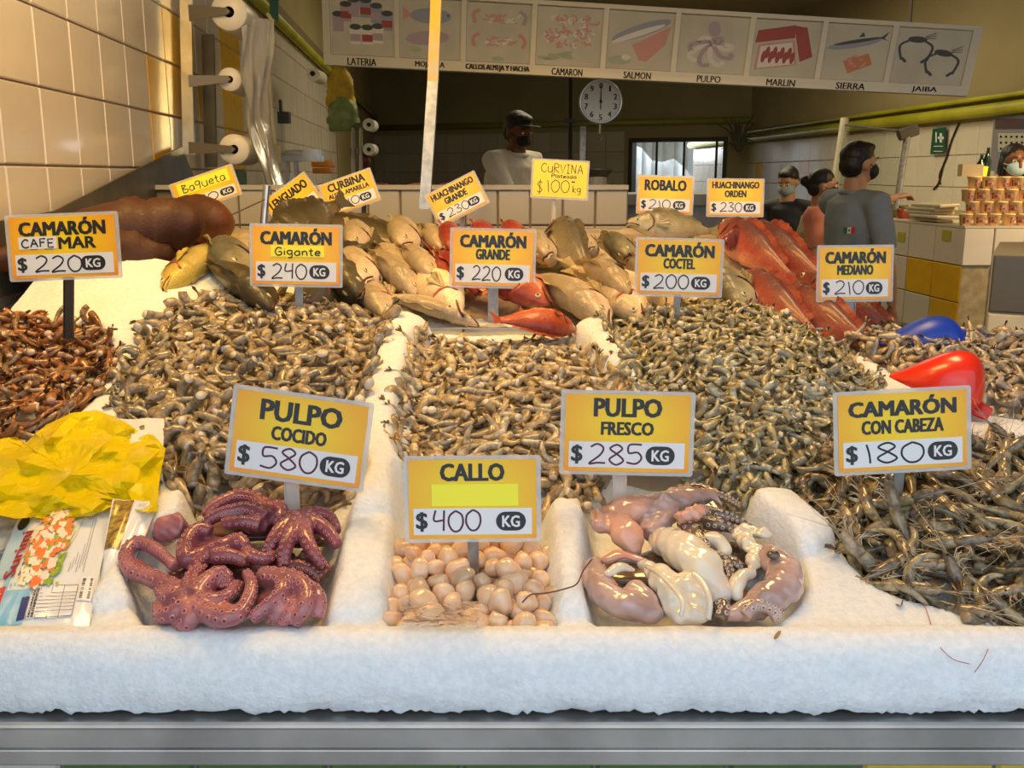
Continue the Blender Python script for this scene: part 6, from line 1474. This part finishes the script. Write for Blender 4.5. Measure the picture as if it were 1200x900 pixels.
for j in range(4):
    for i in range(7):
        t = cu if first else dup(cu); first = False
        t.location = cp(.03 + .082 * i + (.03 if j % 2 else 0), .06, zt + .0695 * j); t.rotation_euler = (0, 0, rr.uniform(-.9, .9))
        t['label'] = 'cream food tub with red label, %s of the stacked tubs' % rown[j]; t['category'] = 'tub'; t['group'] = 'tubs in the %s' % rown[j]
b = MB(); b.box(P(1148, 203, 5.66), (.085, .004, .085), (0, .1, 0)); b.top('yellow_note', M_STICK, 'bright yellow paper note standing on top of the tubs', 'note')
b = MB(); b.hexa([cp(-.02, .05, zt + .278), cp(.10, .05, zt + .278), cp(.10, .05, zt + .345), cp(-.02, .05, zt + .345)], (0, .06, 0)); b.top('small_box', mat('cream_box2', (.55, .42, .22), .6), 'small cream box beside the yellow note on the tubs', 'box')
# packets, jars and bottles along the counter
it = [(1098, 235, .10, .02), (1092, 242, .12, .02), (1100, 248, .12, .022), (1088, 254, .12, .02), (1106, 257, .08, .018)]
for i, (px, py, w_, h_) in enumerate(it):
    b = MB(); c = cp(.07, .50 + .04 * (i % 3), zt + .012 + i * 0 + [.088, .066, .044, .022, 0][i] * 1.05); b.box(c, (w_ * 1.3, .34, h_), (0, .03 * (i - 2), .1)); b.top('food_packet', mat('packet_cream', (.58, .50, .34), .4, rnd=.1), ['topmost pale food packet on the counter behind the pointing hand', 'second pale food packet from the top on the counter', 'middle pale food packet on the counter by the tubs', 'second lowest pale food packet on the counter', 'lowest pale food packet on the counter by the tubs'][i], 'packet', bevel=.006)
jar_m = [mat('jar_amber', (.28, .13, .03), .2), mat('jar_red', (.35, .06, .03), .25), mat('jar_olive', (.16, .16, .04), .25), mat('jar_pale', (.5, .45, .35), .3)]
for i, (v, h_, mi) in enumerate([(.85, .08, 0), (1.02, .07, 1), (1.2, .09, 2), (1.38, .11, 3), (1.6, .08, 0), (1.85, .10, 1), (2.1, .09, 2), (2.4, .14, 3)]):
    c = cp(.12, v, zt); t = thing('jar', 'jar standing on the counter edge, %s from the packets' % ['first', 'second', 'third', 'fourth', 'fifth', 'sixth', 'seventh', 'eighth'][i], 'jar', c)
    b = MB(); b.lathe([(.001, 0), (.038, 0), (.04, .01), (.04, h_ * .8), (.028, h_)], c, 16); b.build('glass', jar_m[mi], t, True); b = MB(); b.lathe([(.03, h_), (.03, h_ + .018), (.001, h_ + .018)], c, 16); b.build('lid', jar_m[(mi + 1) % 4], t, True)
for i, (px, py0, py1) in enumerate([(1148, 182, 205), (1155, 174, 205)]):
    c = P(px, py1, 6.1); h_ = (py1 - py0) / F * 6.1; b = MB(); b.lathe([(.001, -.12), (.026, -.12), (.027, h_ * .5), (.012, h_ * .72), (.012, h_), (.001, h_)], c, 14); b.top('bottle', mat('dark_green_glass', (.012, .03, .02), .1, coat=.5), 'dark glass bottle behind the tubs, %s of the two' % ('shorter left one' if i == 0 else 'taller right one'), 'bottle', smooth=True)
# things on the right wall
def on_r(px, py, off=.03):
    r = ray(px, py); t = (4.5 - off) / (r.x + WK * r.y); return CAMP + r * t
FA = thing('first_aid_sign', 'green first aid sign with a white cross on the right wall', 'sign', on_r(1100, 182, .04))
b = MB(); b.hexa([on_r(1094, 151, .04), on_r(1109, 149, .04), on_r(1107, 180, .04), on_r(1091, 181, .04)], (-.008, 0, 0)); b.build('plate', mat('sign_green', (.02, .09, .05), .4), FA, fix=True)
b = MB()
def wq(b, x0, y0, x1, y1, off=.052): b.hexa([on_r(x0, y0, off), on_r(x1, y0, off), on_r(x1, y1, off), on_r(x0, y1, off)], (-.003, 0, 0))
wq(b, 1099.5, 160, 1106, 163); wq(b, 1101.6, 156, 1104, 167); wq(b, 1096.6, 155, 1097.8, 167); wq(b, 1094.5, 171, 1105, 171.8); wq(b, 1094.3, 177, 1104.5, 177.7); b.build('symbols', M_WHITE, FA, fix=True)
b = MB(); b.tube(catmull([on_r(1124, 144, .02), on_r(1115, 165, .02), on_r(1110, 182, .02), on_r(1105, 195, .02), on_r(1100, 214, .02), on_r(1094, 222, .02)], 5), .009, 6); b.tube(catmull([on_r(1109, 186, .02), on_r(1101, 204, .02), on_r(1102, 216, .02)], 5), .007, 6); b.top('cable', mat('black_cable', (.02, .015, .01), .6), 'black cable running down the tiles from the yellow pipe', 'cable', smooth=True)
CL = thing('wall_calendar', 'wall calendar with a dark picture on top, behind the masked woman', 'calendar', on_r(1190, 205, .04))
b = MB(); b.hexa([on_r(1166, 137, .04), on_r(1222, 132, .04), on_r(1220, 204, .04), on_r(1161, 200, .04)], (-.01, 0, 0)); b.build('sheet', mat('calendar_grey', (.22, .21, .24), .5), CL, fix=True)
b = MB(); wq(b, 1166.5, 139, 1222, 151, .052); b.build('picture', mat('calendar_picture', (.06, .07, .12), .4, col2=(.12, .05, .03), vscale=6), CL, fix=True)
b = MB(); wq(b, 1170, 156, 1218, 178, .052); b.build('date_page', mat('calendar_page', (.45, .43, .36), .5), CL, fix=True); b = MB()
for j in range(3):
    for i in range(7): wq(b, 1172 + i * 6.2, 159 + j * 7, 1174 + i * 6.2, 161.3 + j * 7, .056)
b.build('dates', M_BLACK, CL, fix=True)
# glass screen frame on the counter
GS = thing('glass_screen', 'glass counter screen on metal posts to the left of the first aid sign', 'screen', cp(.1, 1.0, zt))
a, c, e, g_ = P(990, 139, 8.2), P(974, 245, 8.2), P(1064, 155, 6.6), P(1050, 245, 6.6)
b = MB(); b.cyl(a, c, .035, 10); b.build('post', mat('pale_post', (.42, .38, .27), .5), GS); b = MB(); b.cyl(e, g_, .022, 10); b.build('post', M_GALV, GS); b = MB(); b.cyl(a + Vector((0, 0, -.05)), e, .010, 8); b.cyl(e + Vector((.06, 0, .02)), e + Vector((-.06, 0, -.02)), .04, 8); b.build('top_rail', M_DSTEEL, GS)
b = MB(); b.hexa([a + Vector((0, 0, -.05)), e, g_, c], (.006, 0, 0)); b.build('pane', mat('clear_glass', (.9, .95, .92), .02, trans=1., ior=1.1, spec=.4), GS, fix=True)
# tiled pillar block at the right edge
PB = thing('tiled_block', 'dark and cream tiled block cut by the right edge of the photo', 'block', onZ(1180, 415, 1.0) * 0 + Vector((1.33, 2.42, .9)))
a = P(1163, 298, 2.62); zt2 = a.z; x0, y0 = a.x, a.y
b = MB(); b.hexa([(x0, y0, .0), (x0 + .5, y0 - .28, .0), (x0 + .9, y0 + .5, .0), (x0 * (y0 + .5) / y0 + .02, y0 + .5, .0)], (0, 0, zt2)); b.build('block', mat('block_grout', (.3, .28, .22), .8), PB)
ang = math.atan2(-.28, .5)
for j, k in enumerate((mat('block_dark', (.10, .095, .08), .4), mat('block_cream', (.62, .56, .42), .35, var=.1), M_TILEY)):
    for i in range(3): tl_obj(PB, k, .19, .155, Vector((x0 + (.095 + .19 * i) * math.cos(ang), y0 + (.095 + .19 * i) * math.sin(ang) - .004, zt2 - .155 * (j + .5))), ang)
b = MB(); rr = random.Random(2); p0 = Vector((x0 + .12, y0 - .085, zt2 - .12))
for k in range(6): b.tube(catmull([p0 + Vector((rr.uniform(-.02, .10), -.01 - rr.uniform(.02, .05), -.04 * i + rr.uniform(-.02, .02))) for i in range(6)], 5), .0018, 5)
b.top('net_bag', mat('black_net', (.02, .02, .02), .6), 'tangled black netting hanging on the tiled block at the right edge', 'net', smooth=True)
# dried plant in the far corner, dark bench, seats
b = MB(); rr = random.Random(6); c = P(866, 178, 13.5)
for k in range(16): e = c + Vector((rr.uniform(-.3, .3), 0, rr.uniform(-.1, .6))); b.tube([c, c.lerp(e, .5) + Vector((0, 0, .1)), e], [.02, .015, .006], 5)
b.top('dried_plant', mat('dark_twigs', (.05, .045, .02), .7), 'dark dried plant in the corner right of the back doorway', 'plant')
BN = thing('bench', 'dark bench below the back doorway behind the red snappers', 'bench', (2.0, 8.0, 0)); b = MB(); b.box((2.0, 8.0, .95), (2.2, .5, .06)); b.build('seat', mat('dark_red_wood', (.07, .02, .015), .5), BN)
for x in (1.0, 3.0): b = MB(); b.box((x, 8.0, .46), (.06, .4, .92)); b.build('leg', M_BLACK, BN)
b = MB(); b.box((.95, 4.2, .5), (.02, .9, 1.0)); 
# curtain strips in the doorway and dark seats
for i, px in enumerate((768, 800, 838)):
    s_, z_ = on_back(px, 200); b = MB(); b.box((s_, .05, dz1 / 2), (.03, .03, dz1)); b.build('door_bar', M_BLACK, BW, local=True)
# ------------------------------------------------------------------ people
M_SK = mat('brown_skin', (.34, .16, .08), .5, sss=.15, sssr=.01); M_SKL = mat('light_brown_skin', (.46, .24, .13), .5, sss=.15, sssr=.01); M_HAIR = mat('black_hair', (.012, .009, .007), .5, bump=.6, bscale=90, bdist=.004)
M_EYES = mat('eye_white', (.7, .66, .6), .2); M_IRIS = mat('iris_dark', (.02, .012, .008), .1)
def person(label, loc, yaw, H, arms, skin, shirt, trousers, head=(0, 0, 0), lean=0., female=False, hair='short', mask=None, cap=None, vest=None, sleeve=None, sleeve_to=.45, beard=False, vox=.0085, group=None, hz=.902):
    """faces -Y before yaw; arms = [(elbow, wrist), (elbow, wrist)] for +X and -X side, in units of H, relative to the shoulder"""
    root = thing('person', label, 'person', loc, (0, 0, yaw)); h = H
    U = lambda x, y, z: Vector((x * h, y * h, z * h))
    sw = .105 if not female else .094
    hipc, chest, neckb = U(0, 0, .53), U(0, -lean * .6, .72), U(0, -lean, .815)
    hc = U(0, -lean - .012, hz); hR = Euler(head).to_matrix()
    b = MB()
    b.tube([hipc, U(0, -lean * .3, .62), chest, U(0, -lean * .9, .79)], [.088 * h * (1.08 if female else 1), .076 * h, .090 * h, .060 * h], 16, flat=.72, up=(0, 1, 0))
    b.tube([U(0, -lean * .9, .79), neckb, hc + U(0, .012, -.04)], [.050 * h, .036 * h, .034 * h], 12)
    cl = MB(); cl.tube([U(0, 0, .49), hipc, U(0, -lean * .3, .62), chest, U(0, -lean * .85, .785), U(0, -lean * .95, .815)], [.098 * h * (1.06 if female else 1), .098 * h, .090 * h, .104 * h, .092 * h, .055 * h], 18, flat=.74, up=(0, 1, 0))
    vs = MB(); vs.tube([U(0, 0, .47), hipc, U(0, -lean * .3, .62), chest, U(0, -lean * .85, .785)], [.108 * h, .106 * h, .098 * h, .110 * h, .088 * h], 18, flat=.74, up=(0, 1, 0))
    for sg, arm in zip((1, -1), arms):
        S_ = U(sg * sw, -lean * .85, .785); E_ = S_ + U(*arm[0]); W_ = E_ + U(*arm[1]); d = (W_ - E_).normalized()
        b.tube([U(sg * .03, -lean * .85, .79), S_, S_.lerp(E_, .5), E_, E_.lerp(W_, .35), W_], [.036 * h, .034 * h, .028 * h, .023 * h, .024 * h, .015 * h], 12)
        up = Vector((0, 0, 1)) if abs(d.z) < .8 else Vector((0, 1, 0)); sd = d.cross(up).normalized(); nn_ = sd.cross(d)
        Pm = W_ + d * .050 * h; b.tube([W_, W_ + d * .022 * h, Pm], [.014 * h, .020 * h, .020 * h], 12, flat=.5, up=nn_)
        for k in range(4):
            o = (k - 1.5) * .0105 * h; L_ = h * (.040, .046, .043, .034)[k]; f0 = Pm + sd * o - d * .006 * h
            b.tube([f0, f0 + d * L_ * .5 - nn_ * .004 * h, f0 + d * L_ * .85 - nn_ * .016 * h, f0 + d * L_ - nn_ * .026 * h], [.0056 * h, .0053 * h, .0048 * h, .004 * h], 8)
        t0 = W_ + d * .015 * h - sd * sg * .016 * h; b.tube([t0, t0 + d * .02 * h - sd * sg * .014 * h, t0 + d * .042 * h - sd * sg * .016 * h], [.0075 * h, .0065 * h, .005 * h], 8)
        so = (sleeve or shirt)
        e2 = S_.lerp(E_, min(1, sleeve_to * 1.6)); pth = [U(sg * .035, -lean * .85, .785), S_, S_.lerp(e2, .5), e2]; rd = [.045 * h, .044 * h, .037 * h, .034 * h]
        if sleeve_to >= 1: pth = [U(sg * .035, -lean * .85, .785), S_, S_.lerp(E_, .5), E_, E_.lerp(W_, .5), E_.lerp(W_, .95)]; rd = [.046 * h, .045 * h, .038 * h, .034 * h, .030 * h, .024 * h]
        if sleeve: sl = MB(); sl.tube(pth, rd, 12); sl.ell(S_, (.045 * h,) * 3, 12, 8); remeshed(sl, 'sleeve', sleeve, root, .010, 3, local=True)
        else: cl.tube(pth, rd, 12)
    lg = MB(); lg.tube([U(0, 0, .54), U(0, 0, .50), U(0, 0, .47)], [.097 * h, .100 * h, .085 * h], 16, flat=.76, up=(0, 1, 0))
    for sg in (1, -1):
        hp, kn, an = U(sg * .05, 0, .50), U(sg * .055, -.01, .28), U(sg * .058, .01, .045)
        b.tube([hp, hp.lerp(kn, .5), kn, kn.lerp(an, .35), an], [.052 * h, .044 * h, .031 * h, .031 * h, .018 * h], 12); b.tube([an + U(0, .02, -.022), an + U(0, -.03, -.026), an + U(0, -.09, -.032)], [.019 * h, .021 * h, .012 * h], 10)
        lg.tube([hp, hp.lerp(kn, .5), kn, kn.lerp(an, .5), an + U(0, 0, .01)], [.060 * h, .052 * h, .040 * h, .037 * h, .032 * h], 12)
        sh = MB(); sh.tube([an + U(0, .025, -.02), an + U(0, -.03, -.022), an + U(0, -.095, -.030)], [.024 * h, .026 * h, .016 * h], 12); remeshed(sh, 'shoe', M_BLACK, root, .012, 3, local=True)
    # head, one surface with the body
    q = .118
    def hd(x, y, z): return hc + hR @ Vector((x, y, z)) * (h / 1.7)
    def hell(c, r): b.ell(hd(*c), tuple(v * h / 1.7 for v in r), 14, 10, 0, hR)
    hell((0, .008, .022), (.074, .092, .088)); hell((0, -.018, -.030), (.060, .070, .072)); hell((0, -.030, -.070), (.038, .040, .034)); b.tube([hd(0, -.090, .018), hd(0, -.102, -.008), hd(0, -.108, -.026), hd(0, -.092, -.034)], [.009, .012, .015, .010], 8)
    for sg in (1, -1): hell((sg * .076, .006, -.004), (.011, .020, .030)); hell((sg * .030, -.074, .026), (.022, .010, .007))
    hell((0, -.083, -.056), (.024, .010, .005)); hell((0, -.082, -.065), (.021, .010, .006))
    remeshed(b, 'body', skin, root, vox, 3, local=True)
    for sg in (1, -1):
        e = MB(); e.ell(hd(sg * .030, -.076, .010), (.013, .011, .0085), 12, 8, 0, hR); eo = e.build('eye', M_EYES, root, True, local=True); e = MB(); e.ell(hd(sg * .030, -.086, .010), (.006, .003, .006), 10, 6, 0, hR); e.build('iris', M_IRIS, eo, True, local=True)
    e = MB()
    for sg in (1, -1): e.tube([hd(sg * .014, -.088, .032), hd(sg * .032, -.087, .038), hd(sg * .050, -.074, .032)], [.004, .005, .003], 6, flat=.6)
    e.build('eyebrows', M_HAIR, root, True, local=True)
    hr = MB()
    def he(c, r): hr.ell(hd(*c), tuple(v * h / 1.7 for v in r), 16, 12, 0, hR)
    he((0, .022, .046), (.081, .092, .080)); he((0, .050, .0), (.074, .062, .072))
    if hair == 'bun': he((0, .125, .03), (.038, .036, .038)); he((0, .07, .02), (.06, .06, .06))
    if hair == 'long':
        for sg in (1, -1): he((sg * .070, .02, -.02), (.022, .045, .075))
    if hair == 'short': he((0, -.020, .088), (.060, .060, .030))
    remeshed(hr, 'hair', M_HAIR, root, .007, 3, .0015, 60, local=True)
    if beard: br = MB(); br.ell(hd(0, -.040, -.062), (.060, .055, .045), 14, 10, 0, hR); remeshed(br, 'beard', M_HAIR, root, .006, 2, local=True)
    if mask:
        mk = MB(); mk.ell(hd(0, -.048, -.034), (.062, .062, .050), 16, 12, 0, hR); mo = remeshed(mk, 'face_mask', mask, root, .0055, 2, local=True)
        st = MB()
        for sg in (1, -1): st.tube([hd(sg * .058, -.060, -.015), hd(sg * .080, -.01, .0), hd(sg * .082, .012, .006)], .0022, 5); st.tube([hd(sg * .056, -.05, -.055), hd(sg * .078, -.01, -.02), hd(sg * .082, .012, .002)], .0022, 5)
        st.build('ear_loops', mask, mo, True, local=True)
    if cap:
        cp_ = MB(); cp_.ell(hd(0, .012, .060), (.087, .102, .072), 18, 12, 0, hR); 
        for k in range(9):
            pass
        cp_.poly([hd(.075 * math.cos(a), -.070 - .085 * math.sin(a), .048 + .012 * math.sin(a)) for a in [math.pi * i / 12 for i in range(13)]], hR @ Vector((0, 0, .010))); remeshed(cp_, 'cap', cap, root, .006, 2, local=True)
    remeshed(cl, 'shirt', shirt, root, .010, 3, .003, 16, local=True); remeshed(lg, 'trousers', trousers, root, .012, 3, local=True)
    if vest: remeshed(vs, 'vest', vest, root, .010, 3, .003, 18, local=True)
    # collar
    co = MB(); co.tube([U(.042 * math.cos(a), -lean * .95 - .040 * math.sin(a), .812 + .006 * math.sin(a + 3)) for a in np.linspace(0, 6.283, 17)], .008 * h, 8, caps=False); co.build('collar', vest or shirt, root, True, local=True)
    return root
def base(px, py, d, H): q = P(px, py, d); return Vector((q.x, q.y, 0)), q
def H_for(py, d): return P(600, py, d).z / .972
M_WH = mat('white_cotton', (.66, .62, .54), .85, var=.08, vscale=8); M_NAVY = mat('black_jacket', (.015, .016, .022), .7); M_DENIM = mat('dark_trousers', (.03, .035, .05), .8)
q, _ = base(583, 150, 6.9, 0); pr = person('man in black cap, black mask and white t-shirt working behind the partition', q, math.radians(48), H_for(127, 6.9), [((.02, -.06, -.16), (-.06, -.15, .02)), ((-.02, -.10, -.14), (.10, -.16, .03))], M_SK, M_WH, M_DENIM, head=(math.radians(14), 0, math.radians(-8)), lean=.09, hz=.885, mask=mat('black_mask', (.012, .012, .014), .8), cap=mat('black_cap', (.01, .01, .012), .8))
q, _ = base(926, 212, 7.2, 0); person('man in black jacket with pale blue mask looking down at his hands', q, math.radians(-28), H_for(196, 7.2), [((.03, -.03, -.17), (-.07, -.13, .03)), ((-.03, -.03, -.17), (.05, -.14, .04))], M_SKL, M_NAVY, M_DENIM, head=(math.radians(22), 0, math.radians(-10)), lean=.03, mask=mat('pale_blue_mask', (.28, .38, .40), .8), sleeve_to=1.)
q, _ = base(962, 212, 6.0, 0); person('woman in beige vest and pink shirt with tied dark hair and black mask', q, math.radians(62), H_for(198, 6.0), [((.02, -.03, -.17), (0, -.14, -.03)), ((-.03, -.02, -.17), (0, -.15, -.02))], M_SKL, mat('pink_shirt', (.60, .22, .15), .8), M_DENIM, head=(math.radians(5), 0, math.radians(12)), female=True, hair='bun', mask=mat('black_mask', (.012, .012, .014), .8), vest=mat('beige_vest', (.36, .30, .18), .85, var=.1, vscale=10), sleeve=mat('pink_shirt', (.6, .22, .15)))
q, _ = base(1004, 190, 5.1, 0); MB_POLO = mat('grey_blue_polo', (.22, .26, .31), .85, var=.12, vscale=14, bump=.2, bscale=120)
pr = person('man in grey-blue polo with flag patch pointing at the counter, black mask', q, math.radians(112), H_for(166, 5.1), [((.05, -.15, -.02), (.02, -.175, .03)), ((-.05, -.01, -.17), (.02, -.05, -.14))], M_SKL, MB_POLO, M_DENIM, head=(0, 0, math.radians(-6)), mask=mat('black_mask', (.012, .012, .014), .8), hair='short', sleeve_to=.5)
fl = P(995, 270, 4.93)
for i, (mm, dx) in enumerate(((mat('flag_green', (.01, .12, .04), .7), -.019), (mat('flag_white', (.6, .58, .5), .7), 0), (mat('flag_red', (.5, .02, .02), .7), .019))):
    b = MB(); b.box((0, 0, 0), (.019, .003, .030)); o = b.build('flag_stripe', mm, pr, local=True); R = Euler(pr.rotation_euler).to_matrix().inverted(); o.location = R @ (fl + Vector((dx, 0, 0)) - pr.location); o.rotation_euler = (0, 0, -pr.rotation_euler.z)
    if i == 1: b = MB(); b.ell((0, -.002, 0), (.006, .002, .006), 8, 6); b.build('emblem', mat('flag_emblem', (.12, .07, .02), .7), o, True, local=True)
q, _ = base(1187, 200, 6.35, 0); person('woman with pale blue surgical mask behind the stacked tubs at right', q, math.radians(-12), H_for(169, 6.35), [((.03, -.04, -.16), (-.04, -.12, -.02)), ((-.03, -.04, -.16), (.04, -.12, -.02))], M_SK, mat('mauve_top', (.30, .20, .18), .8), M_DENIM, head=(0, 0, math.radians(6)), female=True, hair='long', mask=mat('surgical_mask', (.40, .56, .58), .8), sleeve_to=1.)
